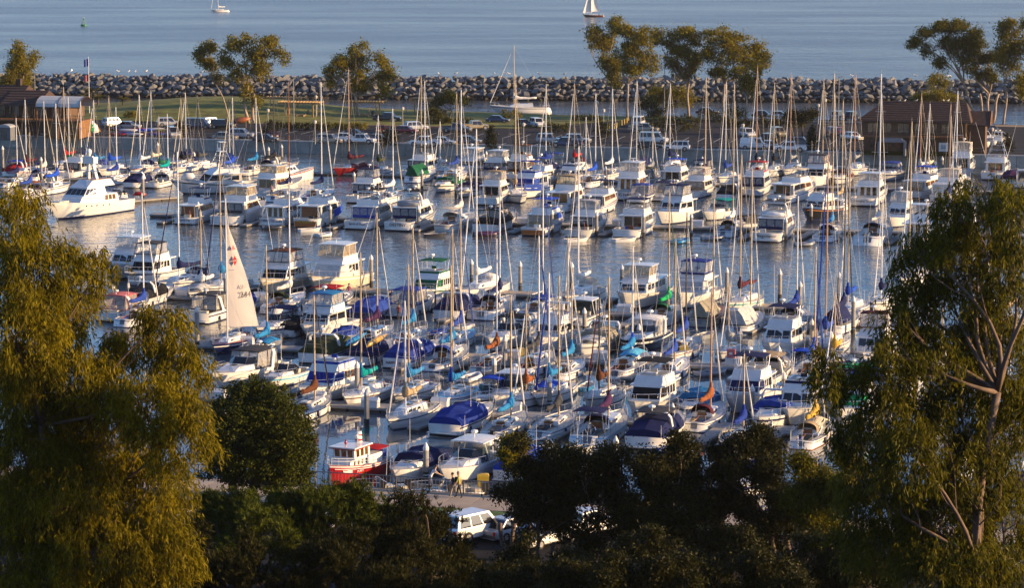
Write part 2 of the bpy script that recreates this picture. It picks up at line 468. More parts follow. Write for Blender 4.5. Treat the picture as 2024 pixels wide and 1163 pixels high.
# ================================================================== breakwater of quarry stones
B0, B1 = ground(-420, 189.6), ground(2444, 208.4)
bwd = (B1 - B0); BL = bwd.length; bwd.normalize(); bwn = Vector((-bwd.y, bwd.x, 0))
bw = tag(empty('breakwater', B0), 'long grey breakwater of piled quarry stones beyond the channel', 'breakwater')
def rock_material():
    m = bpy.data.materials.new('quarry_stone'); m.use_nodes = True
    n, l = m.node_tree.nodes, m.node_tree.links
    b = n['Principled BSDF']; b.inputs['Roughness'].default_value = 0.9
    oi = n.new('ShaderNodeObjectInfo'); geo = n.new('ShaderNodeNewGeometry')
    nz = n.new('ShaderNodeTexNoise'); nz.inputs['Scale'].default_value = 0.9; nz.inputs['Detail'].default_value = 6
    l.new(geo.outputs['Position'], nz.inputs['Vector'])
    rp = n.new('ShaderNodeValToRGB'); rp.color_ramp.elements[0].color = (.11, .11, .112, 1); rp.color_ramp.elements[1].color = (.20, .198, .195, 1)
    rp.color_ramp.elements[0].position = 0.3; rp.color_ramp.elements[1].position = 0.75
    av = n.new('ShaderNodeMath'); av.operation = 'MULTIPLY_ADD'; av.inputs[1].default_value = 0.35
    sx = n.new('ShaderNodeMath'); sx.operation = 'SUBTRACT'; sx.inputs[1].default_value = 0.17
    l.new(oi.outputs['Random'], av.inputs[0]); l.new(nz.outputs['Fac'], sx.inputs[0]); l.new(sx.outputs[0], av.inputs[2])
    l.new(av.outputs[0], rp.inputs['Fac'])
    sep = n.new('ShaderNodeSeparateXYZ'); l.new(geo.outputs['Position'], sep.inputs[0])
    mr = n.new('ShaderNodeMapRange'); mr.inputs[1].default_value = 0.7; mr.inputs[2].default_value = 1.5      # weed below the tide mark
    l.new(sep.outputs['Z'], mr.inputs[0])
    mx = n.new('ShaderNodeMix'); mx.data_type = 'RGBA'; mx.inputs[6].default_value = (.035, .028, .018, 1)
    l.new(mr.outputs[0], mx.inputs[0]); l.new(rp.outputs['Color'], mx.inputs[7]); l.new(mx.outputs[2], b.inputs['Base Color'])
    return m
rkm = rock_material()
def rock_verts(seed):
    rs = random.Random(seed)
    import bmesh
    bm = bmesh.new()
    for k in range(13):
        v = Vector((rs.gauss(0, 1), rs.gauss(0, 1), rs.gauss(0, 1))).normalized() * rs.uniform(.85, 1.1)
        bm.verts.new((v.x * 1.25, v.y, v.z * .72))
    bmesh.ops.convex_hull(bm, input=bm.verts)
    me = bpy.data.meshes.new('rock'); bm.to_mesh(me); bm.free(); me.materials.append(rkm)
    return me
RKS = [rock_verts(100 + i) for i in range(14)]
spots = []
for row in range(7):
    zc = [0.2, 1.1, 2.1, 3.1, 4.0, 4.5, 4.1][row]; off = [0.4, 1.4, 2.6, 3.8, 5.0, 6.9, 9.4][row]
    s = random.uniform(0, 2)
    while s < BL:
        r = random.uniform(.55, 1.2) * (0.9 if row == 0 else 1)
        spots.append((s, off + random.uniform(-.35, .35), zc + random.uniform(-.25, .3) + (0.35 * mnoise.noise(Vector((s * .08, 0, 3))) if row > 3 else 0), r, row))
        s += r * random.uniform(1.25, 1.75)
front = [q for q in spots if 0 < q[4] < 5 and .12 < q[0] / BL < .88]; random.shuffle(front)
front.sort(key=lambda q: -q[3]); keep = set(id(q) for q in front[:300])
rest = MB()
for q in spots:
    p = bwd * q[0] + bwn * q[1]; me = random.choice(RKS)
    e = (random.uniform(-.5, .5), random.uniform(-.5, .5), random.uniform(0, 6.28))
    if id(q) in keep:
        o = link('stone', me, bw); o.location = (p.x, p.y, q[2]); o.scale = (q[3],) * 3; o.rotation_euler = e
    else:
        from mathutils import Euler
        M = Matrix.Translation((p.x, p.y, q[2])) @ Euler(e).to_matrix().to_4x4() @ Matrix.Scale(q[3], 4)
        rest.add([M @ v.co for v in me.vertices], [tuple(pl.vertices) for pl in me.polygons])
tag(rest.build('smaller_stones', rkm, bw), kind='stuff')
core = MB(); secs = []
for s in (-5, BL + 5):
    secs.append([tuple(bwd * s + bwn * a + Vector((0, 0, z))) for a, z in ((.8, -1.5), (1.0, .2), (5.6, 3.9), (9.4, 3.7), (13, -1.5))])
core.loft(secs).build('core', mat('breakwater_core', (.06, .055, .05), 0.95), bw)

# ================================================================== floating docks
dk = mat('dock_concrete', (.30, .29, .27), 0.85, 0, 0.18, 0.9); df = mat('dock_fascia', (.07, .06, .05), 0.85, 0, 0.25, 1.0)
DOCKS = {}
def dock(key, a, b, width, label):
    """main walkway from pixel a to pixel b"""
    p, q = ground(*a, .45), ground(*b, .45)
    d = (q - p); L = d.length; rz = math.atan2(d.y, d.x)
    r = tag(empty('dock', (p.x, p.y, 0), rz), label, 'dock', 'floating docks of the marina')
    n = max(1, int(L / 3.0)); seg = L / n
    pan = MB().box((seg / 2, 0, .33), (seg - .03, width, .2)); pan.box((seg / 2, 0, .08), (seg - .2, width - .12, .36), 1)
    me = None
    for i in range(n):
        if me is None: o = pan.build('deck_panel', [dk, df], r); me = o.data
        else: o = link('deck_panel', me, r)
        o.location.x = i * seg
    DOCKS[key] = (r, p, d.normalized(), L, width)
    return r
def finger(key, P0, direction, length, width=1.1):
    r, p, dn, L, wd = DOCKS[key]
    ang = math.atan2(direction.y, direction.x)
    b = MB().box((length / 2, 0, .31), (length, width, .18)); b.box((length / 2, 0, .08), (length - .15, width - .1, .32), 1)
    # knee where the finger leaves the walkway
    b.add([(0, width / 2, .37), (0, width / 2 + .9, .37), (1.1, width / 2, .37), (0, width / 2, .2), (0, width / 2 + .9, .2), (1.1, width / 2, .2)], [(0, 2, 1), (3, 4, 5), (1, 2, 5, 4)])
    o = b.build('finger', [dk, df], r)
    inv = Matrix.Translation(r.location) @ Matrix.Rotation(r.rotation_euler.z, 4, 'Z')
    o.matrix_local = inv.inverted() @ (Matrix.Translation((P0.x, P0.y, -.012)) @ Matrix.Rotation(ang, 4, 'Z'))
    return o
dock('D1', (150, 577), (2080, 652), 2.4, 'concrete floating walkway of the slips beside the open fairway')
dock('D2', (300, 676), (2080, 750), 2.4, 'concrete floating walkway in the middle of the crowded near basin')
dock('D3', (380, 782), (2080, 876), 2.4, 'concrete floating walkway lined with dock boxes behind the red tug')
dock('D4', (600, 972), (1900, 1056), 2.2, 'floating walkway at the foot of the promenade beside the red tug')
dock('DA', (300, 422), (2200, 468), 2.2, 'floating walkway behind the stern-to motor yachts across the fairway')
dock('DB', (180, 402), (345, 388), 2.0, 'short dock by the big motor yacht with a red float')
dock('DC', (-30, 352), (330, 352), 2.0, 'floating walkway among the small sailboats below the island building')
dock('DD', (560, 338), (2200, 385), 2.0, 'floating walkway of the far slips below the seawall')
# ================================================================== boat builders (local frame: +y bow, +x starboard, z=0 waterline)
class Hull:
    def __init__(s, L, B, fs, fb, tw=.86, flare=.16, rake=.12, tr=0.0, full=2.2):
        s.L, s.B, s.fs, s.fb, s.tw, s.flare, s.rake, s.tr, s.full = L, B, fs, fb, tw, flare, rake, tr, full
    def w(s, t):
        if t < .45: f = s.tw + (1 - s.tw) * math.sin(math.pi / 2 * t / .45)
        else: f = max(0.0, 1 - ((t - .45) / .55) ** s.full) ** .85
        return s.B / 2 * f
    def zs(s, t): return s.fs + (s.fb - s.fs) * t ** 1.9
    def y(s, t, h=1.0):
        return -s.L / 2 + s.L * t * (1 - s.rake * max(0, 1 - h) ** 1.1 * t ** 2) + s.tr * h * (1 - t) ** 4
    def pt(s, t, h):
        """point on the starboard topside, h=0 waterline .. 1 sheer"""
        k = 1 - s.flare * (0.35 + 1.3 * t) * (1 - max(0, h)) ** 1.3
        return Vector((s.w(t) * max(0.0, k), s.y(t, h), s.zs(t) * h))
    def sheer(s, t, inset=0.0, dz=0.0):
        return Vector((max(0, s.w(t) - inset), s.y(t, 1.0), s.zs(t) + dz))
    def t_of(s, y): return min(1, max(0, (y + s.L / 2) / s.L))
    def mesh(s, root, bottom, boot, top, stripe, stripe_h=(.74, .84), name='hull', rub=None):
        N = 15; mb = MB()
        hs = [-0.45, 0.0, 0.10, 0.22, stripe_h[0], stripe_h[1], 0.97, 1.0]
        mi = [0, 1, 2, 2, 3, 2, 2]
        ts = [1 - (1 - i / (N - 1)) ** 1.25 for i in range(N)]
        ring = []
        for t in ts:
            row = []
            for h in hs:
                if h < 0:
                    p = s.pt(t, 0); p = Vector((p.x * .55, p.y, -0.42 * (1 - .5 * t)))
                else: p = s.pt(t, h)
                row.append(p)
            ring.append(row)
        o = len(mb.v); n = len(hs)
        for side in (1, -1):
            base = len(mb.v)
            for row in ring:
                for p in row: mb.v.append((p.x * side, p.y, p.z))
            for i in range(N - 1):
                for k in range(n - 1):
                    a = base + i * n + k; f = (a, a + n, a + n + 1, a + 1)
                    mb.f.append(f if side == 1 else f[::-1]); mb.mi.append(mi[k])
        # transom
        for k in range(n - 1):
            a, b = k, k + N * n
            mb.f.append((b, a, a + 1, b + 1)); mb.mi.append(mi[k] if k != 4 else 2)
        ob = mb.build(name, [bottom, boot, top, stripe], root, smooth=True)
        return ob
    def deck(s, root, m, pit=None, pitm=None, depth=.55, pw=.66, teak=None):
        """deck with an open cockpit well between stations pit=(t0,t1)"""
        mb = MB(); N = 17; ts = [i / (N - 1) for i in range(N)]
        if pit: ts = sorted(set([t for t in ts if not (pit[0] - .02 < t < pit[0] + .02 or pit[1] - .02 < t < pit[1] + .02)] + list(pit)))
        rows = []
        for t in ts:
            p = s.sheer(t, .04, -.05); c = p.x * pw
            rows.append([(-p.x, p.y, p.z), (-c, p.y, p.z + .03), (0, p.y, p.z + .06), (c, p.y, p.z + .03), (p.x, p.y, p.z)])
        for r in rows: mb.v += r
        for i in range(len(ts) - 1):
            for k in range(4):
                if pit and pit[0] - 1e-6 <= ts[i] < pit[1] - 1e-6 and k in (1, 2): continue
                a = i * 5 + k; mb.f.append((a, a + 1, a + 6, a + 5)); mb.mi.append(0)
        d = mb.build('deck', m, root)
        if pit:
            b = MB(); sec = []
            for t in ts:
                if pit[0] - 1e-6 <= t <= pit[1] + 1e-6:
                    p = s.sheer(t, .04, -.02); c = p.x * pw; z = p.z - depth
                    sec.append([(-c, p.y, p.z), (-c * .96, p.y, z), (c * .96, p.y, z), (c, p.y, p.z)])
            b.loft(sec, closed=False)
            for q, rev in ((sec[0], 0), (sec[-1], 1)):
                b.add(q, [(0, 1, 2, 3) if not rev else (3, 2, 1, 0)])
            b.build('cockpit', pitm or m, root)
        return d
    def bowrail(s, root, t0, h=.62, m=None, name='bow_rail', n=9, r=.022):
        m = m or steel(); b = MB(); P = []
        tt = [t0 + (.985 - t0) * i / (n - 1) for i in range(n)]
        for t in tt: P.append(s.sheer(t, .08, h))
        full = [Vector((-p.x, p.y, p.z)) for p in P] + [p for p in reversed(P)]
        b.tube(full, r, 4)
        for i, t in enumerate(tt):
            if i % 2 == 0:
                for sd in (1, -1):
                    p = s.sheer(t, .08, -.03); b.tube([(p.x * sd, p.y, p.z), (p.x * sd, p.y, p.z + h)], r * .85, 4)
        return b.build(name, m, root)
    def lifelines(s, root, t0, t1, h=.6):
        b = MB()
        for sd in (1, -1):
            for hh in (h, h * .5):
                b.tube([(lambda p: (p.x * sd, p.y, p.z))(s.sheer(t0 + (t1 - t0) * i / 6, .07, hh)) for i in range(7)], .008, 3)
            for i in range(7):
                p = s.sheer(t0 + (t1 - t0) * i / 6, .07, -.03)
                b.tube([(p.x * sd, p.y, p.z), (p.x * sd, p.y, p.z + h)], .014, 4)
        return b.build('lifeline', steel(), root)

def house(y0, y1, w0, w1, z0, h, front=.5, aft=.05, taper=.1, crown=.06, z1=None):
    """frustum house; returns (MB, faces) with quads for panels: front, aft, star, port, top"""
    z1 = z0 if z1 is None else z1
    zt = max(z0, z1) + h
    A = Vector((-w0, y0, z0)); Bq = Vector((w0, y0, z0)); C = Vector((w1, y1, z1)); D = Vector((-w1, y1, z1))
    a = Vector((-w0 + taper, y0 + aft, zt)); b = Vector((w0 - taper, y0 + aft, zt))
    c = Vector((w1 - taper, y1 - front, zt)); d = Vector((-w1 + taper, y1 - front, zt))
    e = Vector((0, y0 + aft, zt + crown)); g = Vector((0, y1 - front, zt + crown * .8))
    mb = MB(); mb.add([A, Bq, C, D, a, b, c, d, e, g],
                      [(0, 1, 5, 8, 4), (1, 2, 6, 5), (2, 3, 7, 9, 6), (3, 0, 4, 7), (4, 8, 9, 7), (8, 5, 6, 9), (3, 2, 1, 0)])
    return mb, dict(aft=(A, Bq, b, a), star=(Bq, C, c, b), front=(C, D, d, c), port=(D, A, a, d), top=(a, b, c, d))
def panels(face, n, u0, u1, v0, v1, gap, name, m, parent, t=.015):
    st = (u1 - u0) / n
    for i in range(n):
        MB().slab(face, u0 + i * st + gap / 2, u0 + (i + 1) * st - gap / 2, v0, v1, t).build(name, m, parent)
def canopy(root, y0, y1, w, z, rise, m, name='bimini_top', thick=.05, droop=.0, ny=5, nx=7):
    mb = MB(); secs = []
    for j in range(ny):
        v = j / (ny - 1); y = y0 + (y1 - y0) * v; e = rise * (.35 + .65 * math.sin(math.pi * (.12 + .76 * v)))
        up = [(w * (2 * i / (nx - 1) - 1), y, z + e * (1 - (2 * i / (nx - 1) - 1) ** 2) - droop * abs(2 * v - 1) ** 2) for i in range(nx)]
        secs.append(up + [(p[0] * .985, p[1], p[2] - thick) for p in reversed(up)])
    return mb.loft(secs).build(name, m, root, smooth=False)
def frame_posts(root, y0, y1, w0, w1, z0, z1, n=2, m=None, r=.02, name='canopy_pole'):
    for sd in (1, -1):
        for i in range(n):
            v = i / max(1, n - 1)
            MB().tube([(w0 * sd, y0 + (y1 - y0) * (.3 + .4 * v), z0), (w1 * sd, y0 + (y1 - y0) * v, z1)], r, 4).build(name, m or steel(), root)
def enclosure(root, y0, y1, w, z0, z1, front, framec, pane, npan=3):
    hb, F = house(y0, y1, w, w * .96, z0, z1 - z0, front, .1, .06, .02)
    e = hb.build('enclosure', pane, root)
    b = MB()
    def edge(face, us):
        for u in us:
            a = face[0].lerp(face[1], u); c = face[3].lerp(face[2], u); b.tube([a, c], .035, 4)
        b.tube([face[0], face[1]], .05, 4); b.tube([face[3], face[2]], .04, 4)
    edge(F['front'], [0, .33, .67, 1]); edge(F['aft'], [0, .5, 1]); edge(F['star'], [.5]); edge(F['port'], [.5])
    b.build('enclosure_trim', framec, e)
    return e
def fender(root, p, m):
    MB().tube([(p[0], p[1], p[2]), (p[0], p[1], p[2] + .08), (p[0], p[1], p[2] + .45), (p[0], p[1], p[2] + .55)], [.04, .11, .11, .03], 7).build('fender', m, root, smooth=True)
def pedestal_radar(root, p, kind=0):
    b = MB(); b.cyl((p[0], p[1], p[2]), .05, .35, 6)
    if kind == 0: b.tube([(p[0], p[1], p[2] + .32), (p[0], p[1], p[2] + .4), (p[0], p[1], p[2] + .55), (p[0], p[1], p[2] + .6)], [.2, .3, .27, .08], 9)
    else: b.box((p[0], p[1], p[2] + .42), (1.2, .16, .12), 0, .3)
    b.build('radar', gel('white'), root)
def antenna(root, p, h, lean=0.0):
    MB().tube([p, (p[0] + lean * h, p[1] - .05 * h, p[2] + h)], [.022, .010], 4).build('antenna', gel('white'), root)

def place(px, py, L, toward, yaw, ref=0.0):
    """root transform of a boat whose near end stands at the photo pixel (waterline)"""
    P = ground(px, py)
    h = R(yaw) + (math.pi if toward else 0)
    d = Vector((math.sin(h), math.cos(h), 0))
    c = P + d * (L / 2 if not toward else -L / 2)
    return Vector((c.x, c.y, 0)), -h
YAW = 19.0
BOATS = []
def new_boat(kind, px, py, L, toward, yaw, label, cat):
    loc, rz = place(px, py, L, toward, yaw)
    r = tag(empty(kind, loc, rz), label, cat)
    BOATS.append(dict(o=r, L=L, px=px, py=py, toward=toward, yaw=yaw, label=label))
    return r

# ------------------------------------------------------------------ sailing boat
def sailboat(mx, y, mt, L=9.5, B=None, tw=0, yaw=None, label='', hull='white', stripe='navy', boot='navy', bottom='navy', cover='blue', cover2=None,
             mastc='alu', door='wood', dodger=None, bimini=None, jib='white', name=None, namec='black', deckc=None, sail=False, tent=None, mizzen=None,
             tarp=None, ladder=False, outboard=False, hull_vis=True, transom=.66, trz=.35, detail=None, cabin_w='white', wheel=False, kayak=None, kind='sailboat', jibr=.065):
    yaw = YAW if yaw is None else yaw
    B = B or (.31 * L + .15)
    Pn = ground(CX, y); h = R(yaw) + (math.pi if tw else 0); d = Vector((math.sin(h), math.cos(h), 0))
    ym = .10 * L                                   # mast forward of midships
    dist = (L / 2 + ym) if not tw else (L / 2 - ym)
    Ym = Pn.y + abs(d.y) * dist
    X = x_at(mx, Ym, 3.0)
    c = Vector((X, Ym, 0)) - d * ym
    r = tag(empty(kind, c, -h), label, 'sailboat')
    BOATS.append(dict(o=r, L=L, px=mx, py=y, toward=tw, yaw=yaw, label=label))
    if detail is None: detail = y > 420
    jr = random.Random(int(mx * 5 + y)); fs, fb = .085 * L * jr.uniform(.88, 1.15), .118 * L * jr.uniform(.92, 1.12); ch_ = .048 * L * jr.uniform(.8, 1.25)
    H = Hull(L, B, fs, fb, tw=transom, flare=.10, rake=.13, tr=trz, full=1.9)
    H.mesh(r, paint(bottom), paint(boot), gel(hull), paint(stripe))
    dm = deckm() if deckc is None and jr.random() < .5 else paint(deckc or jr.choice(('offwhite', 'cream', 'ltgray', 'white')))
    H.deck(r, dm, (.05, .31), paint(jr.choice(('ltgray', 'khaki', 'gray', 'wood', 'ltgray'))), .55, .58)
    for sd in (1, -1): MB().box((sd * .20 * B, -.32 * L, H.fs - .10), (.16 * B, .20 * L, .10)).build('cockpit_cushion', canvas(jr.choice(('navy', 'blue', 'tan', 'charcoal', 'royal'))), r)
    zc = H.zs(.5) - .02
    cy0, cy1 = -.20 * L, (.26 + jr.uniform(-.07, .05)) * L
    hb, F = house(cy0, cy1, .30 * B, .17 * B, zc - .03, ch_, jr.uniform(.05, .14) * L, .02, .10, .05)
    cab = hb.build('cabin', gel(cabin_w), r)
    for sd in ('star', 'port'):
        panels(F[sd], 3 if detail else 2, .12, .70, .38, .74, .05, 'window', glassd(), cab)
    zt = zc + ch_
    MB().box((0, .10 * L - .9, zt + .06), (.55, .55, .06)).build('hatch', glassd() if detail else gel('offwhite'), cab)
    MB().slab(F['aft'], .27, .73, .02, 1.06, .04).build('companionway_door', {'wood': woodm(), 'dark': glassd(), 'white': gel('white')}[door], r)
    MB().box((0, cy0 + .45, zt + .09), (.7, .95, .07)).build('sliding_hatch', gel('offwhite') if door != 'wood' else gel('cream'), r)
    # mast and rigging
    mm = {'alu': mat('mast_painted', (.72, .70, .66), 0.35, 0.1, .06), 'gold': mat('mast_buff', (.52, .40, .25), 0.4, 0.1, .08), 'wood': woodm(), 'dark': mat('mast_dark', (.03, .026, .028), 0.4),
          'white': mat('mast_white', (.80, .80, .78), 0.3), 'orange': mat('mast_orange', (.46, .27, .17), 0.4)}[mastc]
    top = max(z_at(mt, Ym), 1.1 * L * .8)
    mr = .050 + .0034 * L
    m0 = (0, ym, zc)
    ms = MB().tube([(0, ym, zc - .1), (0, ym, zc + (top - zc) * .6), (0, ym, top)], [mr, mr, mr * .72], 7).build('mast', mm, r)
    sb = MB()
    for k, (f, wl_) in enumerate(((.5, .26), (.76, .17)) if L > 9 else ((.55, .24),)):
        z = zc + (top - zc) * f
        sb = MB().tube([(-wl_ * B, ym - .12, z + .04), (0, ym, z), (wl_ * B, ym - .12, z + .04)], .022, 4); sb.build('spreader', mm, ms)
    MB().tube([(0, ym, top), (0, ym, top + .45)], .012, 4).build('masthead_antenna', wire(), ms)
    zb = zt + .62 + .03 * L; bl = .37 * L
    MB().tube([(0, ym - .1, zb), (0, ym - bl, zb + .12)], .06, 6).build('boom', mm, r)
    if cover and not sail:
        secs = []
        for i in range(8):
            u = i / 7; yy = ym + .14 - u * (bl + .1)
            hh = (.42 + .62 * (1 - u) ** 3) * (1 + .12 * math.sin(i * 2.3)); ww = .26 * (1 - .45 * u) + .05 * (1 - u) ** 2
            zz = zb - .13 + .12 * u - .05 * math.sin(u * 3.1)
            secs.append([(ww * math.cos(a), yy, zz + hh * (.5 + .5 * math.sin(a)) ** (1.0)) for a in [math.pi * 2 * k / 8 for k in range(8)]])
        cv = MB().loft(secs).build('sail_cover', canvas(cover), r, smooth=True)
        MB().tube([(0, ym + .03, zb - .1), (0, ym + .03, zb + .5), (0, ym + .02, zb + 1.25)], [mr + .13, mr + .11, mr + .02], 8).build('cover_collar', canvas(cover2 or cover), cv, smooth=True)
    bow = H.sheer(.985, 0, .02); stern = H.sheer(0.0, 0, .05)
    j = MB().tube([(0, bow.y, bow.z), (0, ym + .1, top * .97)], [.010, .008], 4).build('forestay', wire(), r)
    if jib:
        a = Vector((0, bow.y, bow.z + .5)); b_ = Vector((0, ym + .1, top * .97)); 
        MB().tube([a, a.lerp(b_, .25), a.lerp(b_, .9)], [jibr, jibr * 1.15, jibr * .45], 6).build('furled_jib', canvas(jib), r)
    MB().tube([(0, stern.y, stern.z), (0, ym, top)], .009, 4).build('backstay', wire(), r)
    for sd in (1, -1):
        cw = H.w(H.t_of(ym)) - .1
        f = .5 if L > 9 else .55
        zsp = zc + (top - zc) * f; wsp = (.26 if L > 9 else .24) * B
        MB().tube([(sd * cw, ym - .15, zc), (sd * wsp, ym - .12, zsp + .04), (0, ym, top * .985)], .009, 3).build('shroud', wire(), r)
        MB().tube([(sd * (cw - .05), ym - .5, zc), (0, ym, zsp)], .009, 3).build('shroud', wire(), r)
    # rails
    H.bowrail(r, .84, .58, name='pulpit', n=5)
    p0, p1 = H.sheer(0.01, .06, .6), H.sheer(.14, .06, .6)
    b = MB().tube([(-p1.x, p1.y, p1.z), (-p0.x, p0.y, p0.z), (p0.x, p0.y, p0.z), (p1.x, p1.y, p1.z)], .02, 4)
    for p in (p0, p1):
        for sd in (1, -1): b.tube([(p.x * sd, p.y, p.z - .62), (p.x * sd, p.y, p.z)], .018, 4)
    b.build('pushpit', steel(), r)
    if detail: H.lifelines(r, .16, .82)
    # cockpit gear and stern
    tq = [(lambda p, k: Vector((k * p.x, p.y, p.z)))(H.pt(0, h_), k) for h_, k in ((.12, -1), (.12, 1), (.96, 1), (.96, -1))]
    if trz > .3 and not tw:
        MB().slab(tq, .36, .64, .30, .98, .012).build('stern_opening_shade', mat('stern_opening_shade', (.16, .17, .19), .6), r)  # flat dark slab painted as the shade of a walk-through opening
    if not tw:
        MB().slab(tq, .04, .96, .80, .88, .012).build('stern_stripe', paint(stripe if stripe != 'white' else 'ltgray'), r)
        if trz < .3: MB().box((0, -L / 2 - .12, .25), (.06, .3, 1.1)).build('rudder', gel('offwhite'), r)
        MB().slab(tq, .16, .22, .12, .2, .02).build('exhaust_outlet', rubber(), r)
    if wheel: 
        b = MB(); c0 = Vector((0, -.36 * L, H.fs + .35))
        b.tube([c0 + Vector((.45 * math.cos(a), 0, .45 * math.sin(a))) for a in [k * math.pi / 5 for k in range(11)]], .025, 4); b.cyl((0, -.35 * L, H.fs - .4), .1, .75, 6)
        b.build('steering_wheel', steel(), r)
    else: MB().tube([(0, -.46 * L, H.fs + .1), (0.1, -.46 * L + 1.1, H.fs + .35)], .03, 4).build('tiller', woodm(), r)
    if dodger:
        w_ = .29 * B; y0 = cy0 - .25; secs = []
        for (yy, hh, k) in ((y0 - .15, .75, 1.0), (y0 + .35, .86, 1.0), (y0 + .95, .55, .96), (y0 + 1.35, .05, .9)):
            secs.append([(w_ * k * math.cos(a), yy, zt - .12 + hh * math.sin(a) ** .6 if 0 < a < math.pi else zt - .12) for a in [math.pi * q / 8 for q in range(9)]])
        MB().loft(secs, closed=False).build('dodger', canvas(dodger), r, smooth=True)
        panels([Vector((w_ * .7, y0 + 1.22, zt + .08)), Vector((-w_ * .7, y0 + 1.22, zt + .08)), Vector((-w_ * .75, y0 + 1.0, zt + .42)), Vector((w_ * .75, y0 + 1.0, zt + .42))], 2, 0, 1, 0, 1, .05, 'dodger_window', vinyl(), r)
    if bimini:
        zb2 = H.fs + 2.0
        canopy(r, -.45 * L, -.24 * L, .36 * B, zb2, .22, canvas(bimini)); frame_posts(r, -.45 * L, -.24 * L, .36 * B, .36 * B, H.fs, zb2 + .05, 3)
    if tent:                                         # whole-boat cockpit tent over the boom
        w_ = .40 * B; secs = []
        for i in range(6):
            u = i / 5; yy = -.47 * L + u * .50 * L; k = 1 - .25 * abs(2 * u - 1)
            z0 = H.zs(.2) + .15
            secs.append([(-w_ * k, yy, z0), (-w_ * .55 * k, yy, z0 + (zb - z0) * .62 + .1), (0, yy, zb + .22), (w_ * .55 * k, yy, z0 + (zb - z0) * .62 + .1), (w_ * k, yy, z0)])
        MB().loft(secs, closed=True).build('boom_tent', canvas(tent), r)
    if tarp:
        canopy(r, -.05 * L, .30 * L, .28 * B, zt + .25, .35, canvas(tarp), 'tarpaulin', droop=.2)
    if outboard:
        b = MB().box((.3, -L / 2 - .18, .75), (.3, .42, .42)); b.box((.3, -L / 2 - .22, .2), (.14, .2, .8)); b.build('outboard_motor', mat('outboard_black', (.02, .02, .022), .35), r)
    if ladder:
        b = MB(); 
        for sx in (-.2, .2): b.tube([(sx, -L / 2 - .03, .1), (sx, -L / 2 + .02, H.fs + .5)], .02, 4)
        for z in (.3, .6, .9): b.tube([(-.2, -L / 2 - .05, z), (.2, -L / 2 - .05, z)], .02, 4)
        b.build('boarding_ladder', steel(), r)
    if name and not tw:
        q = H.pt(0, .75); 
        lettering(name, .32, paint(namec), r, (0, H.y(0, .62) - .035 + .0, H.fs * .62), (1, 0, 0), (0, trz * .9, H.fs), 'name_lettering')
    if mizzen:
        Yz = c.y + d.y * (-.30 * L); tz = z_at(mizzen, Yz)
        mz = MB().tube([(0, -.30 * L, H.fs), (0, -.30 * L, tz)], [mr * .85, mr * .6], 7).build('mizzen_mast', mm, r)
        MB().tube([(0, -.30 * L, H.fs + 1.5), (0, -.5 * L, H.fs + 1.55)], [.22, .12], 7).build('mizzen_sail_cover', canvas(cover or 'brown'), r)
    if detail:
        for k, t in enumerate((.3, .62)):
            p = H.pt(t, .55); fender(r, (p.x + .1, p.y, .12), gel('white') if k else paint('navy'))
    return r, H, dict(ym=ym, zb=zb, bl=bl, top=top, zc=zc, zt=zt, B=B)

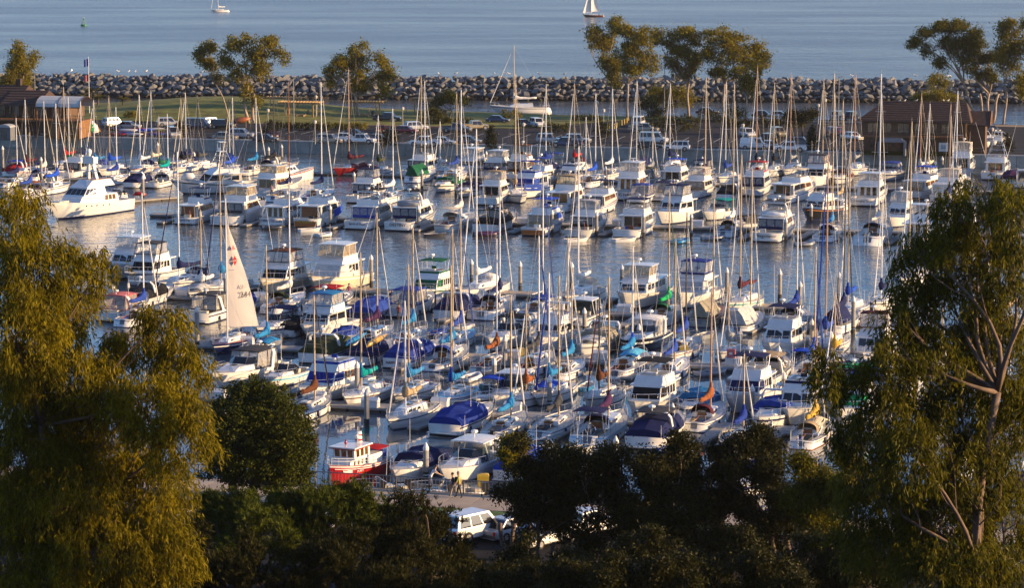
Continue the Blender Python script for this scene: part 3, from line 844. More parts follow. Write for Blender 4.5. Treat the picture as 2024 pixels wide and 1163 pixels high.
# ------------------------------------------------------------------ flybridge motor boat (sedan, sportfisher, trawler)
def flybridge(px, y, L=12, B=None, tw=0, yaw=None, label='', hull='white', stripe='white', boot='navy', bottom='navy', top='bimini', topc='navy', encl='clear', trim=None,
              wcover=None, glass='dark', transomc=None, name=None, namec='navy', style='sedan', tower=False, riggers=False, aft='door', dinghy=None, bandc=None, sidecloth=None,
              arch=False, flyc='white', radar=0, kind='motor_boat', cat='motor boat', fh=1.0, ls=1.0, sidewin=3, rear_encl=None, platform=True, house_c='white', ant=1):
    yaw = YAW if yaw is None else yaw
    B = B or (.27 * L + .75)
    r = new_boat(kind, px, y, L, tw, yaw, label, cat)
    det = y > 400; jr = random.Random(int(px * 7 + y)); fh *= jr.uniform(.82, 1.0); sidewin = jr.choice((2, 3, 3, 4)) if sidewin == 3 else sidewin; jl = jr.uniform(-.035, .04); jk = jr.uniform(.8, 1.35)
    if house_c == 'white': house_c = jr.choice(('white', 'white', 'white', 'offwhite'))
    if not tw and not rear_encl and jr.random() < .38: rear_encl = jr.choice(('navy', 'black', 'royal', 'charcoal', 'navy', 'tan'))
    fs, fb = .095 * L * jr.uniform(.9, 1.1), .165 * L * jr.uniform(.9, 1.08)
    H = Hull(L, B, fs, fb, tw=.90, flare=.24, rake=.14, full=2.3)
    H.mesh(r, paint(bottom), paint(boot), gel(hull), paint(stripe), (.80, .90))
    trawl = style == 'trawler'
    pit = (.04, .24) if not trawl else (.03, .12)
    H.deck(r, deckm(), pit, gel('offwhite'), .45, .78)
    zd = H.zs(.45) - .06
    y0 = (-.22 if not trawl else -.36) * L; y1 = (.20 if not trawl else .24) * L + jl * L
    hh = 1.55 * fh
    wa, wf = .41 * B, .36 * B
    hb, F = house(y0, y1, wa, wf, H.fs - .12, hh, (.075 if not trawl else .05) * L * jk, .05, .12, .05, zd)
    hs_ = hb.build('cabin', gel(house_c), r)
    gm = {'dark': glassd(), 'amber': glassb()}[glass]
    if wcover:
        MB().slab(F['front'], .03, .97, .30, .95, .03).build('windshield_cover', canvas(wcover), hs_)
        for sd in ('star', 'port'):
            MB().slab(F[sd], .60 if sd == 'star' else .04, .96 if sd == 'star' else .40, .38, .92, .03).build('side_window_cover', canvas(wcover), hs_)
    else: panels(F['front'], 3, .04, .96, .42, .92, .03, 'windshield', gm, hs_)
    for sd in ('star', 'port'):
        u0, u1 = (.06, .94) if not wcover else ((.06, .58) if sd == 'star' else (.42, .94))
        panels(F[sd], sidewin, u0, u1, .45, .88, .035, 'window', gm, hs_)
    if aft == 'door':
        panels(F['aft'], 2, .12, .88, .12, .88, .03, 'sliding_door', gm, hs_)
    elif aft == 'wood':
        MB().slab(F['aft'], .08, .92, .08, .9, .03).build('wooden_bulkhead', woodm(), hs_)
        panels(F['aft'], 3, .12, .88, .35, .85, .06, 'window', gm, hs_)
    elif aft == 'curtain':
        panels(F['aft'], 3, .10, .90, .1, .9, .10, 'window', gm, hs_)
    zt = max(H.fs - .12, zd) + hh
    # flybridge
    fy0, fy1 = y0 - (.10 * L if not trawl else .09 * L), y1 - .085 * L
    MB().box((0, (fy0 + fy1) / 2, zt + .05), (2 * wa + .1, fy1 - fy0, .12)).build('boat_deck', gel('white'), r)
    if det or trawl:
        for sd in (1, -1): MB().tube([(sd * wa * .95, fy0 + .1, zt), (sd * wa * .95, fy0 + .1, H.fs - .1)], .035, 4).build('deck_post', steel(), r)
    cy0, cy1 = (y0 + .02 * L, fy1) if not trawl else (y0 + .22 * L, fy1)
    ch = .82 * fh
    cb, G = house(cy0, cy1, wa * .92, wf * .95, zt + .10, ch, .06 * L, .02, .08, .01)
    fb_ = cb.build('flybridge', gel(flyc), r)
    MB().slab(G['top'], .08, .92, .06, .9, .008).build('flybridge_floor', mat('flybridge_floor', (.30, .29, .27), .7), fb_)
    if bandc: 
        for f in ('front', 'star', 'port'): MB().slab(G[f], .0, 1., .70, .99, .02).build('trim_band', canvas(bandc), fb_)
    MB().slab(G['front'], .05, .95, .98, 1.3, .02).build('venturi_screen', vinyl(), fb_)
    zf = zt + .10 + ch
    b = MB().box((0, cy1 - .13 * L, zf - .05), (.9, .5, .5)); b.build('helm_console', gel('white'), fb_)
    b = MB().box((0, cy1 - .20 * L, zf + .12), (.55, .12, .6)); b.box((0, cy1 - .18 * L, zf - .12), (.55, .5, .15)); b.build('helm_seat', gel('offwhite') if not bandc else canvas(bandc), fb_)
    if top:
        zt2 = zf + 1.30 * fh; ty0, ty1 = cy0 + .02 * L, cy1 - .07 * L; tw_ = wa * .90
        cm_ = canvas(topc) if top == 'bimini' else gel(topc)
        if top == 'bimini': canopy(r, ty0, ty1, tw_, zt2, .16, cm_)
        else: canopy(r, ty0 - .1, ty1 + .15, tw_ + .08, zt2, .10, cm_, 'hardtop', .10)
        frame_posts(r, ty0, ty1, tw_ * .98, tw_ * .96, zf - .1, zt2, 3, r=.026)
        if encl:
            enclosure(r, ty0 + .1, ty1 + .05 * L, tw_ * .97, zf - .02, zt2 - .02, .05 * L, canvas(trim or topc) if (trim or top == 'bimini') else gel('offwhite'), vinyl() if encl == 'clear' else vinylt())
        if radar is not None: pedestal_radar(r, (0.2, (ty0 + ty1) / 2, zt2 + (.12 if top == 'bimini' else .08)), radar)
    zz = zf + (1.3 * fh if top else 0)
    if arch:
        b = MB(); ya = cy0 + .03 * L
        for sd in (1, -1): b.loft([[(sd * wa * k + dx, ya + dy + q, z) for dx, dy in ((-.07, -.2), (.07, -.2), (.07, .2), (-.07, .2))] for k, z, q in ((.98, zt + .1, .35), (.92, zf + .6, 0), (.8, zf + 1.05, -.15))])
        b.box((0, ya - .15, zf + 1.05), (wa * 1.75, .42, .14)); b.build('radar_arch', gel('white'), r)
        pedestal_radar(r, (0, ya - .15, zf + 1.1), 0); zz = zf + 1.1
    if tower:
        b = MB(); zt3 = zz + 2.6
        yc = (cy0 + cy1) / 2
        for sx in (1, -1):
            for dy in (1, -1):
                b.tube([(sx * wa * .95, yc + dy * .09 * L, zf - .2), (sx * .65, yc + dy * .5, zt3)], .035, 5)
        for z in (zz + .3, zz + 1.1, zz + 1.9):
            k = (z - zf) / (zt3 - zf); wx = wa * .95 * (1 - k) + .65 * k; wy = .09 * L * (1 - k) + .5 * k
            b.tube([(-wx, yc - wy, z), (wx, yc - wy, z), (wx, yc + wy, z), (-wx, yc + wy, z), (-wx, yc - wy, z)], .028, 4)
        b.build('tuna_tower', steel(), r)
        b = MB().box((0, yc, zt3), (1.5, 1.2, .06)); b.box((0, yc + .5, zt3 + .35), (1.3, .05, .55)); b.build('tower_platform', gel('white'), r)
        b = MB(); 
        for sx in (.65, -.65):
            for dy in (.5, -.5): b.tube([(sx, yc + dy, zt3), (sx * .9, yc + dy * .9, zt3 + 1.5)], .025, 4)
        b.box((0, yc, zt3 + 1.5), (1.4, 1.2, .05)); b.build('tower_top', gel('white'), r)
    if riggers:
        for sd in (1, -1): MB().tube([(sd * wa, y0 + .1 * L, zt + .2), (sd * (wa + 1.7), y0 - .02 * L, zt + 6.5)], [.035, .012], 4).build('outrigger', gel('white'), r)
    for k in range(ant): antenna(r, ((-1) ** k * wa * .8, cy0 + .04 * L, zf - .1), 3.4 + .9 * k, .03 * (-1) ** k)
    H.bowrail(r, .55, .65)
    for k in range(jr.choice((0, 1, 2, 3))):
        MB().box((jr.uniform(-.3, .3) * B, -.44 * L + jr.uniform(0, .1) * L, H.fs + .02), (jr.uniform(.4, .9), jr.uniform(.35, .5), jr.uniform(.4, .75))).build('cockpit_locker', gel(jr.choice(('white', 'offwhite', 'cream', 'ltgray'))) if jr.random() < .6 else canvas(jr.choice(('royal', 'navy', 'rust', 'charcoal'))), r)
    if not tw and jr.random() < .30: 
        f = MB(); fz = H.fs + .3
        f.tube([(.3 * B, -L / 2, fz - .3), (.3 * B, -L / 2 - .35, fz + .9)], .02, 4); f.build('flagstaff', woodm(), r)
        f = MB()
        for i in range(5):
            for j in (0, 1): f.v.append((.3 * B + .05 * math.sin(i * 1.7), -L / 2 - .34 + .1 * i * .3, fz + .85 - .55 * j - i * .13))
        for i in range(4): f.f.append((i * 2, i * 2 + 1, i * 2 + 3, i * 2 + 2)); f.mi.append(0)
        f.build('ensign', mat('striped_flag', (.55, .12, .12), .8, 0, .8, 6), r)
    if platform: MB().box((0, -L / 2 - .38, .28), (B * .80, .8, .08)).build('swim_platform', gel('offwhite') if transomc is None else woodm(), r)
    if transomc:
        tq = [Vector((-H.w(0) * .94, H.y(0, .2), H.fs * .2)), Vector((H.w(0) * .94, H.y(0, .2), H.fs * .2)), Vector((H.w(0) * .97, H.y(0, .93), H.fs * .93)), Vector((-H.w(0) * .97, H.y(0, .93), H.fs * .93))]
        MB().slab(tq, .0, 1, .0, .72, .02).build('varnished_transom', paint(transomc), r)
    if rear_encl:
        zz0, zz1 = H.fs - .1, zt - .02
        e = [Vector((-wa, fy0 + .12, zz0 + .3)), Vector((wa, fy0 + .12, zz0 + .3)), Vector((wa, fy0 + .12, zz1)), Vector((-wa, fy0 + .12, zz1))]
        MB().slab(e, 0, 1, 0, 1, .02).build('aft_curtain', canvas(rear_encl), r)
        panels(e, 3, .03, .97, .28, .92, .04, 'curtain_window', vinyl(), r, .03)
    if sidecloth:
        for sd in (1, -1):
            b = MB(); P = [H.sheer(t, -.02, 0) for t in (.45, .6, .75, .9)]
            b.loft([[(p.x * sd, p.y, p.z - .45), (p.x * sd, p.y, p.z + .55), (p.x * sd - .03 * sd, p.y, p.z + .55), (p.x * sd - .03 * sd, p.y, p.z - .45)] for p in P]); b.build('side_weather_cloth', canvas(sidecloth), r)
    if name and not tw:
        lettering(name, min(.62, 1.75 * B * .8 / max(6, len(name))), paint(namec), r, (0, -L / 2 - .03 - (.02 if transomc else 0), H.fs * .66), (1, 0, 0), (0, 0, 1), 'name_lettering', .012)
    if dinghy:
        zq = zt + .14 if trawl or dinghy[0] == 'top' else H.fs + .3
        yq = y0 + .02 * L if dinghy[0] == 'top' else -L / 2 - .6
        secs = []
        for i in range(7):
            u = i / 6; ww = .72 * math.sin(math.pi * (.22 + .70 * u)) ** .6; hh2 = .55 * math.sin(math.pi * (.25 + .6 * u))
            secs.append([(-1.5 + 3.0 * u, yq + ww * math.cos(a), zq + .3 + hh2 * .75 * math.sin(a)) for a in [2 * math.pi * k / 8 for k in range(8)]])
        MB().loft(secs).build('covered_dinghy', canvas(dinghy[1]), r, smooth=True)
    if det:
        for k, t in enumerate((.2, .5)):
            p = H.pt(t, .5); fender(r, (p.x + .1, p.y, .1), gel('white') if k else paint('navy'))
    return r, H

# ------------------------------------------------------------------ express cruiser / covered runabout
def express(px, y, L=9, B=None, tw=0, yaw=None, label='', hull='white', stripe='navy', boot='navy', bottom='navy', cover=None, top=None, topc='navy', encl=None, arch=True, archc='white',
            name=None, namec='navy', screenc='dark', hardtop=False, kayaks=False, cabinwin=True, tower=False, outboards=False, low=1.0, kind='motor_boat', cat='motor boat', coverh=1.0, fore=None):
    yaw = YAW if yaw is None else yaw
    B = B or (.25 * L + .75)
    r = new_boat(kind, px, y, L, tw, yaw, label, cat)
    det = y > 400
    fs, fb = .092 * L * low + .1, .135 * L * low + .12
    H = Hull(L, B, fs, fb, tw=.90, flare=.20, rake=.13, full=2.4)
    H.mesh(r, paint(bottom), paint(boot), gel(hull), paint(stripe), (.66, .80))
    H.deck(r, deckm(), (.05, .50), gel('offwhite'), .55, .80)
    zd = H.zs(.55) - .06
    y0, y1 = .02 * L, .30 * L
    hb, F = house(y0, y1, .37 * B, .25 * B, zd - .02, .032 * L, .11 * L, .02, .12, .05, H.zs(.75) - .04)
    cab = hb.build('cabin_trunk', gel('white'), r)
    if cabinwin:
        for sd in ('star', 'port'): panels(F[sd], 2, .1, .8, .25, .8, .06, 'window', glassd(), cab)
    zt = max(zd - .02, H.zs(.75) - .04) + .032 * L
    MB().box((0, .16 * L, zt + .04), (.6, .6, .05)).build('deck_hatch', glassd(), cab)
    # wrap-round windscreen
    w_ = .40 * B; ws0 = [(-w_, -.06 * L, zd), (-w_ * .9, .02 * L, zt), (-w_ * .45, .075 * L, zt), (w_ * .45, .075 * L, zt), (w_ * .9, .02 * L, zt), (w_, -.06 * L, zd)]
    hgt = .62
    ws1 = [(p[0] * .94, p[1] - .05 * L, (zt + hgt) if 0 < i < 5 else zd + .6) for i, p in enumerate(ws0)]
    for i in range(5):
        q = [Vector(ws0[i]), Vector(ws0[i + 1]), Vector(ws1[i + 1]), Vector(ws1[i])]
        MB().slab(q[::-1] if False else [q[1], q[0], q[3], q[2]], 0.02, .98, 0, .94, .02).build('windscreen', glassd() if screenc == 'dark' else vinyl(), r)
    b = MB().tube(ws1, .03, 4); b.build('windscreen_frame', steel(), r)
    zs_ = zt + hgt
    if arch:
        b = MB(); ya = -.26 * L
        for sd in (1, -1): b.loft([[(sd * k + dx, ya + dy + q, z) for dx, dy in ((-.06, -.22), (.06, -.22), (.06, .22), (-.06, .22))] for k, z, q in ((.46 * B, H.zs(.25) - .05, .55), (.43 * B, zs_ + .1, .05), (.36 * B, zs_ + .45, -.12))])
        b.box((0, ya - .12, zs_ + .45), (.74 * B, .40, .12)); b.build('radar_arch', gel(archc), r)
        if det: pedestal_radar(r, (0, ya - .12, zs_ + .5), 0)
    if hardtop:
        canopy(r, -.30 * L, .02 * L, .42 * B, zs_ + .55, .14, gel('white'), 'hardtop', .10); frame_posts(r, -.30 * L, .0 * L, .44 * B, .42 * B, zd - .1, zs_ + .55, 3, gel('white'), .045)
        pedestal_radar(r, (0, -.12 * L, zs_ + .7), 0)
        hx, G = house(-.12 * L, .02 * L, .40 * B, .38 * B, zd, zs_ + .5 - zd, .03 * L, 0, .03, 0); hx.build('wheelhouse_glazing', vinylmat('tinted_glazing', (.05, .08, .08), .55), r)
    if top:
        canopy(r, -.32 * L, -.02 * L, .41 * B, zs_ + .45, .20, canvas(topc)); frame_posts(r, -.32 * L, -.02 * L, .43 * B, .40 * B, zd - .1, zs_ + .5, 3, canvas(topc))
        if encl: enclosure(r, -.33 * L, .01 * L, .41 * B, zd + .02, zs_ + .43, .04 * L, canvas(topc), vinyl() if encl == 'clear' else vinylt())
    if cover:
        secs = []
        n = 8
        for i in range(n):
            u = i / (n - 1); yy = -.485 * L + u * .55 * L; t = H.t_of(yy); p = H.sheer(t, -.03, .0)
            pk = coverh * (zs_ - p.z + .12) * min(1, (.50 + 1.1 * u), (1.20 - u * .5)) * (1 + .07 * math.sin(i * 2.1 + L))
            if u > .85: pk = zs_ - p.z + .05
            kk = 1.0
            secs.append([(-p.x * kk, yy, p.z - .12), (-p.x * .96, yy, p.z + pk * .30), (-p.x * .74, yy, p.z + pk * .78), (0, yy, p.z + pk), (p.x * .74, yy, p.z + pk * .78), (p.x * .96, yy, p.z + pk * .30), (p.x * kk, yy, p.z - .12)])
        MB().loft(secs).build('boat_cover', canvas(cover), r)
    if fore: canopy(r, .02 * L, .34 * L, .30 * B, zt + .1, .25, canvas(fore), 'foredeck_cover', droop=.15)
    if kayaks:
        for k, (cc, dx) in enumerate((('cyan', -.35), ('gold', .35))):
            b = MB(); b.tube([(dx * B, -.46 * L, zs_ - .15), (dx * B, -.36 * L, zs_ + .05), (dx * B + .1, -.1 * L, zs_ + .25), (dx * B + .2, .08 * L, zs_ + .42)], [.05, .30, .30, .05], 8)
            o = tag(b.build('kayak', gel(cc), None, smooth=True), ('sky blue' if k == 0 else 'yellow') + ' kayak lying on the navy cover of a moored motor boat', 'kayak'); o.location = r.location; o.rotation_euler = r.rotation_euler
    H.bowrail(r, .52, .6)
    if not outboards: MB().box((0, -L / 2 - .3, .26), (B * .82, .62, .08)).build('swim_platform', gel('offwhite'), r)
    else:
        for sx in ((-.35, .35) if L > 7 else (0,)):
            b = MB().box((sx, -L / 2 - .3, .85), (.4, .6, .55)); b.box((sx, -L / 2 - .35, .2), (.18, .25, .9)); b.build('outboard_motor', mat('outboard_black', (.02, .02, .022), .35), r)
    for c_, d_ in (((-.2 * B, -.20 * L, zd - .1), (.5, .5, .75)), ((.2 * B, -.20 * L, zd - .1), (.5, .5, .75)), ((0, -.43 * L, H.fs - .05), (.6 * B, .5, .45))): MB().box(c_, d_).build('cockpit_seat', gel('cream'), r)
    if name and not tw:
        lettering(name, min(.55, 1.6 * B * .7 / max(6, len(name))), paint(namec), r, (0, -L / 2 - .03, H.fs * .55), (1, 0, 0), (0, 0, 1), 'name_lettering', .012)
    if det: antenna(r, (.35 * B, -.2 * L, zs_), 2.2, .02)
    for k, t in enumerate((.2, .5)):
        if det:
            p = H.pt(t, .5); fender(r, (p.x + .1, p.y, .1), gel('white') if k else paint('navy'))
    return r, H

# ------------------------------------------------------------------ small tenders
def dinghy(px, y, L=3.0, yaw=60, label='', hull='gray', inside='ltgray', cover=None, inflatable=True):
    P = ground(px, y)
    r = tag(empty('dinghy', (P.x, P.y, 0), -R(yaw)), label, 'dinghy')
    if inflatable:
        pts = [(-.62, -L / 2, .22), (-.64, 0, .24), (-.55, L * .28, .28), (0, L / 2, .38), (.55, L * .28, .28), (.64, 0, .24), (.62, -L / 2, .22)]
        MB().tube(pts, .21, 8).build('inflated_tube', gel(hull), r, smooth=True)
        MB().box((0, -.1, .08), (1.0, L * .8, .1)).build('floor', paint(inside), r); MB().box((0, -L / 2 + .12, .28), (1.0, .08, .4)).build('transom', paint(inside), r)
    else:
        H = Hull(L, 1.35, .42, .55, .8, .15, .1); H.mesh(r, paint(hull), paint(hull), gel(hull), gel(hull)); H.deck(r, gel('offwhite'), (.08, .8), paint(inside), .3, .9)
    MB().box((0, 0, .36), (1.0, .25, .05)).build('thwart', woodm(), r)
    if cover: canopy(r, -L / 2, L / 2 - .3, .62, .4, .25, canvas(cover), 'cover', droop=.1)
    return r
S, F, E = sailboat, flybridge, express
# ------------------------------------------------------------------ row of motor yachts with their sterns to the far side of the fairway
F(364, 444, 11, 3.5, label='white trawler with wooden saloon bulkhead and navy flybridge canvas', style='trawler', aft='wood', topc='navy', encl=None, name='Reverie', glass='amber', bandc='navy')
F(441, 447, 14, 4.5, label='big cream white flybridge cruiser with tinted hardtop enclosure', top='hardtop', topc='white', encl='amber', glass='amber', sidewin=2, arch=False, stripe='ltgray', fh=1.08)
F(535, 448, 12, 3.9, label='white trawler named CHINA CLOUD with flat boat deck', style='trawler', top='bimini', topc='offwhite', encl=None, aft='curtain', glass='amber', name='CHINA CLOUD', radar=None)
F(604, 451, 12.5, 4.0, label='white trawler named HOLIDAY with orange transom and blue side cloth', style='trawler', transomc='orange', top=None, aft='wood', sidecloth='bright', name='HOLIDAY', namec='yellow', glass='dark', ant=2)
F(706, 454, 13, 4.4, label='white rounded flybridge cruiser with dark sliding doors and black bimini', topc='black', encl=None, arch=True, aft='door', name='Spirit of Hope', fh=1.1, sidewin=2)
F(786, 457, 14, 4.5, label='white motor yacht named DESTINY with purple framed aft curtains', topc='black', encl=None, rear_encl='navy', name='DESTINY', namec='black', arch=True, stripe='navy', fh=1.1, dinghy=('top', 'gray'))
S(912, 459, 178, 13, label='white bluff-bowed cruising sailboat under a clear canvas between DESTINY and the black-canvas cruiser', cover='offwhite', dodger='offwhite', bimini='cream', mastc='white', transom=.5, trz=-.4, stripe='wood', boot='white', bottom='white')
E(957, 461, 12, 3.9, label='white express cruiser with black cockpit curtains and clear enclosure', top=True, topc='black', encl='clear', cover='black', coverh=.75, stripe='gray')
F(1054, 467, 12, 3.9, label='white flybridge boat with orange transom and bright blue canvas tops', transomc='orange', topc='bright', encl=None, bandc='bright', wcover='bright', rear_encl=None, aft='curtain', stripe='bright', arch=False)
F(1140, 470, 12, 3.9, label='white sportfisher with grey hull and covered aft deck beside a white skiff', hull='offwhite', topc='ltgray', encl='clear', stripe='ltgray', aft='door', wcover='ltgray')
F(1236, 471, 12.5, 4.1, label='white sportfisher with navy bimini and cream cockpit seats', topc='navy', encl=None, wcover=None, aft='door', stripe='navy', radar=0)
F(1300, 447, 12.5, 4.2, tw=1, label='white sedan cruiser with long raked white brow and black windows', top='bimini', topc='navy', encl='clear', stripe='white', yaw=26, flyc='white', sidewin=2)
E(1392, 438, 9.5, 3.4, tw=1, label='small white cruiser with teal bimini top', top=True, topc='teal', encl=None, stripe='white', arch=False, yaw=28)
S(1449, 470, 165, 9.5, label='small white sailboat with bare white boom and grey dinghy off its stern', cover='white', dodger='brown', mastc='gold', transom=.8)
F(1514, 479, 13.5, 4.4, label='white flybridge cruiser named Negotiator with white covered tender', name='Negotiator', namec='black', topc='charcoal', encl=None, aft='door', glass='amber', dinghy=('top', 'white'), arch=True, fh=1.05)
F(1590, 438, 11, 3.7, tw=1, label='white pilothouse boat with black hull and rounded cabin windows', hull='black', stripe='wood', top=None, sidewin=4, yaw=28, ant=1)
S(1645, 479, 145, 10.5, label='white sailboat with turquoise sail cover beside the rounded pilothouse boat', cover='cyan', dodger='navy', mastc='gold', trz=.6, transom=.82)
S(1737, 487, 146, 13, label='white sloop with broad rounded white stern and navy cockpit cushions', cover='offwhite', dodger='navy', mastc='white', jib='white', transom=.92, trz=.9, wheel=True, ladder=True, stripe='white', boot='white', bottom='white')
F(1758, 452, 10, 3.5, tw=1, label='small white flybridge boat with clear screens behind the broad-sterned sloop', topc='offwhite', encl='clear', yaw=24)
F(1808, 488, 14, 4.6, label='white two-deck houseboat with square windows beside the right-hand eucalyptus', style='trawler', top='hardtop', topc='white', encl='clear', aft='curtain', glass='dark', sidewin=5)
F(1890, 492, 12, 4.0, label='white flybridge boat half hidden behind the right-hand eucalyptus crown', topc='cream', encl='clear')
# ------------------------------------------------------------------ second far row
F(432, 394, 15, 4.8, tw=1, yaw=62, label='big white sportfisher with tall tuna tower and black windshield cover', wcover='black', tower=True, top=None, stripe='charcoal', boot='black', bottom='black', riggers=True, dinghy=('top', 'white'), ant=0) if False else None
F(498, 392, 13.5, 4.4, label='white flybridge cruiser with cream hardtop and amber side screens', top='hardtop', topc='cream', encl='amber', glass='amber', yaw=30)
F(704, 402, 11.5, 3.8, label='white flybridge boat with navy trimmed clear enclosure behind the rounded cruiser', topc='navy', encl='clear', bandc='navy')
S(636, 404, 162, 11.5, label='white sloop with tall white mast behind the trawler named HOLIDAY', cover='navy', mastc='white', jib='white')
S(572, 400, 162, 11, label='sloop with varnished golden mast and navy cover behind CHINA CLOUD', cover='navy', mastc='wood', jib=None)
S(777, 404, 215, 10, label='white sloop with short white mast behind the motor yacht DESTINY', cover='white', mastc='white', jib='cream')
E(592, 334, 8.5, 3.0, tw=1, yaw=240, label='grey sport cruiser with red cockpit seats below the seawall', hull='gray', stripe='white', arch=True, topc='red', cover=None)
S(690, 352, 137, 12, label='red hulled sloop with brown wooden mast and long diagonal furled jib', hull='darkred', boot='darkred', bottom='darkred', stripe='darkred', cover='maroon', mastc='orange', jib='offwhite', yaw=-150, kind='sailboat')
E(655, 345, 7.5, 2.6, tw=1, yaw=80, label='low boat under a maroon cover below the pickup trucks', cover='maroon', arch=False, outboards=True)
F(812, 352, 11.5, 3.9, label='white sport cruiser with black flybridge top and black aft curtains', topc='black', encl=None, rear_encl='black', arch=False, yaw=24)
F(905, 352, 11.5, 3.9, tw=1, label='white pilothouse flybridge boat with upright clear bridge windows', top='hardtop', topc='white', encl='clear', yaw=22)
E(860, 382, 9.5, 3.3, tw=1, label='white express cruiser with dark green cockpit cover', cover='green', stripe='black')
E(905, 392, 9, 3.2, tw=1, label='white express cruiser with dark maroon cover beside two pilings', cover='purple', stripe='black', arch=False)
F(965, 352, 10.5, 3.6, label='white hardtop fishing boat with clear front screens', top='hardtop', topc='white', encl='clear', yaw=20)
F(1012, 356, 11, 3.8, label='boat with tall dark brown canvas tower enclosure', topc='brown', encl=None, bandc='brown', rear_encl='brown', wcover='brown', fh=1.35, name=None)
F(1020, 396, 12.5, 4.1, tw=1, label='trawler wrapped in bright royal blue canvas with wooden windows', topc='royal', encl=None, bandc='royal', wcover='royal', sidecloth='royal', stripe='royal', glass='amber', style='trawler', fh=1.1)
F(958, 406, 11, 3.8, label='white aft-cabin boat with cream cockpit arch and tan canopy', topc='tan', encl='clear', arch=False)
F(1098, 420, 12.5, 4.1, label='white flybridge trawler with tan canvas and black framed enclosure', topc='tan', trim='black', encl='amber', style='trawler', glass='amber', stripe='royal')
F(1168, 424, 11.5, 3.8, label='white trawler with dark navy bimini and wooden side doors', topc='navy', encl=None, style='trawler', glass='amber', stripe='royal')
F(1228, 396, 13, 4.3, label='white flybridge yacht lettered DAWG HA on its transom', top='hardtop', topc='white', encl='clear', aft='curtain', glass='amber', name='DAWG HAUS', namec='charcoal', radar=1, fh=1.1)
E(1258, 402, 9.5, 3.3, label='white express cruiser with blue framed clear canopy beside DAWG HA', top=True, topc='royal', encl='clear', arch=False)
E(1302, 398, 10, 3.5, label='white cruiser carrying a blue covered dinghy on its cabin top', stripe='navy', top=True, topc='navy', encl='clear', fore='royal', name='Windsong')
F(1316, 372, 11, 3.8, label='white flybridge boat with small bright blue bimini on poles', topc='bright', encl=None, yaw=22)
F(1362, 392, 10.5, 3.6, label='white sport cruiser with cream arch and tan trim', topc='cream', encl='clear', yaw=24)
S(1258, 352, 160, 11, tw=1, label='sloop with navy boom tent below the white minivan', cover=None, tent='navy', mastc='alu')
S(1394, 380, 153, 12.5, label='white sloop with maroon sail cover and tall pale furled jib', cover='maroon', mastc='gold', jib='offwhite')
S(1019, 404, 147, 12, tw=1, yaw=-12, label='white sloop with bow toward the fairway and golden mast beside the royal blue trawler', cover='tan', mastc='gold', jib='cream')
S(1177, 372, 185, 11, label='sloop with bright blue rumpled sail cover behind the wooden-door trawler', cover='bright', mastc='white')
S(1158, 366, 231, 9, label='small sloop with short white mast beside the blue rumpled sail cover', cover='offwhite', mastc='white')
S(1210, 358, 175, 11, label='white sloop with slim white mast behind the yacht lettered DAWG HA', cover='white', mastc='white')
S(1079, 346, 170, 10.5, tw=1, label='white sloop with blue trimmed bimini near the silver off-roader', cover='royal', bimini='royal', mastc='white')
S(1135, 344, 165, 11, tw=1, label='sloop with dark red sail cover close under the seawall', cover='red', dodger='maroon', mastc='gold')
S(1324, 342, 165, 10.5, tw=1, label='sloop with navy sail cover below the white station car', cover='navy', mastc='alu')
F(1106, 372, 10.5, 3.6, tw=1, label='white flybridge boat with black windshield band beside the dark red sail cover', top=None, bandc='navy', yaw=20)
F(1046, 374, 10, 3.5, tw=1, label='white fishing boat with blue trimmed half tower', topc='royal', encl=None, yaw=22)
E(1268, 366, 9, 3.2, label='white express boat with green canvas camper top', top=True, topc='olive', encl='clear', arch=True)
E(1370, 352, 9, 3.2, tw=1, label='white cuddy boat with round blue framed windows below the white van', top=True, topc='navy', encl='clear', arch=False)
F(1480, 388, 12, 4.0, label='white sportfisher with bright red canvas top and red bridge cloth', topc='red', encl=None, bandc='red', rear_encl=None)
F(1538, 402, 13, 4.2, tw=0, label='long white trawler with rounded cream top and blue striped hull', style='trawler', topc='cream', encl=None, stripe='royal', glass='amber', yaw=30)
F(1600, 372, 12, 4.0, tw=1, label='white sport yacht with black peaked windshield cover and maroon bridge enclosure', wcover='black', topc='charcoal', trim='maroon', encl='clear', yaw=18)
F(1706, 408, 13, 4.3, label='white aft-cabin yacht with script name and dark stern windows', aft='curtain', topc='white', top='hardtop', encl='clear', name='Changing Times', namec='charcoal', radar=1, arch=False)
S(1495, 356, 132, 12, tw=1, label='sloop with orange-lit mast behind the red canvas sportfisher', cover='black', mastc='orange')
S(1529, 352, 163, 11, tw=1, label='sloop with black sail cover below the white panel van', cover='black', mastc='gold')
S(1562, 350, 147, 11.5, tw=1, label='sloop with orange mast and pale furled jib below the white utility truck', cover='gray', mastc='orange', jib='offwhite')
S(1626, 352, 155, 11, tw=1, label='sloop with slim orange-lit mast near the cypress below the red car', cover='tan', mastc='gold')
S(1689, 350, 147, 11.5, tw=1, label='sloop with pale furled jib below the grey entrance canopy', cover='gray', mastc='orange', jib='offwhite')
E(1745, 360, 10, 3.5, tw=1, label='grey express cruiser with royal blue bimini below the brown shingled building', hull='ltgray', top=True, topc='royal', encl='clear')
F(1800, 392, 12, 4.0, label='white trawler with navy stern cloths and wooden side deck', style='trawler', topc='bright', encl=None, bandc='navy', glass='amber', yaw=30)
F(1862, 402, 13, 4.3, label='white boxy flybridge yacht with clear aft deck screens', style='trawler', topc='cream', encl='clear', rear_encl='white', name='Short Story')
F(1892, 350, 11.5, 3.8, label='white flybridge boat with tall cream bimini below the orange sign', topc='cream', encl='clear', fh=1.15)
F(1960, 356, 12, 4.0, label='white fishing boat with half tower and outriggers at the far end of the slips', tower=True, top=None, riggers=True)
E(1994, 366, 9, 3.2, label='boat with dark purple cover at the far end of the slips', cover='purple', arch=False)
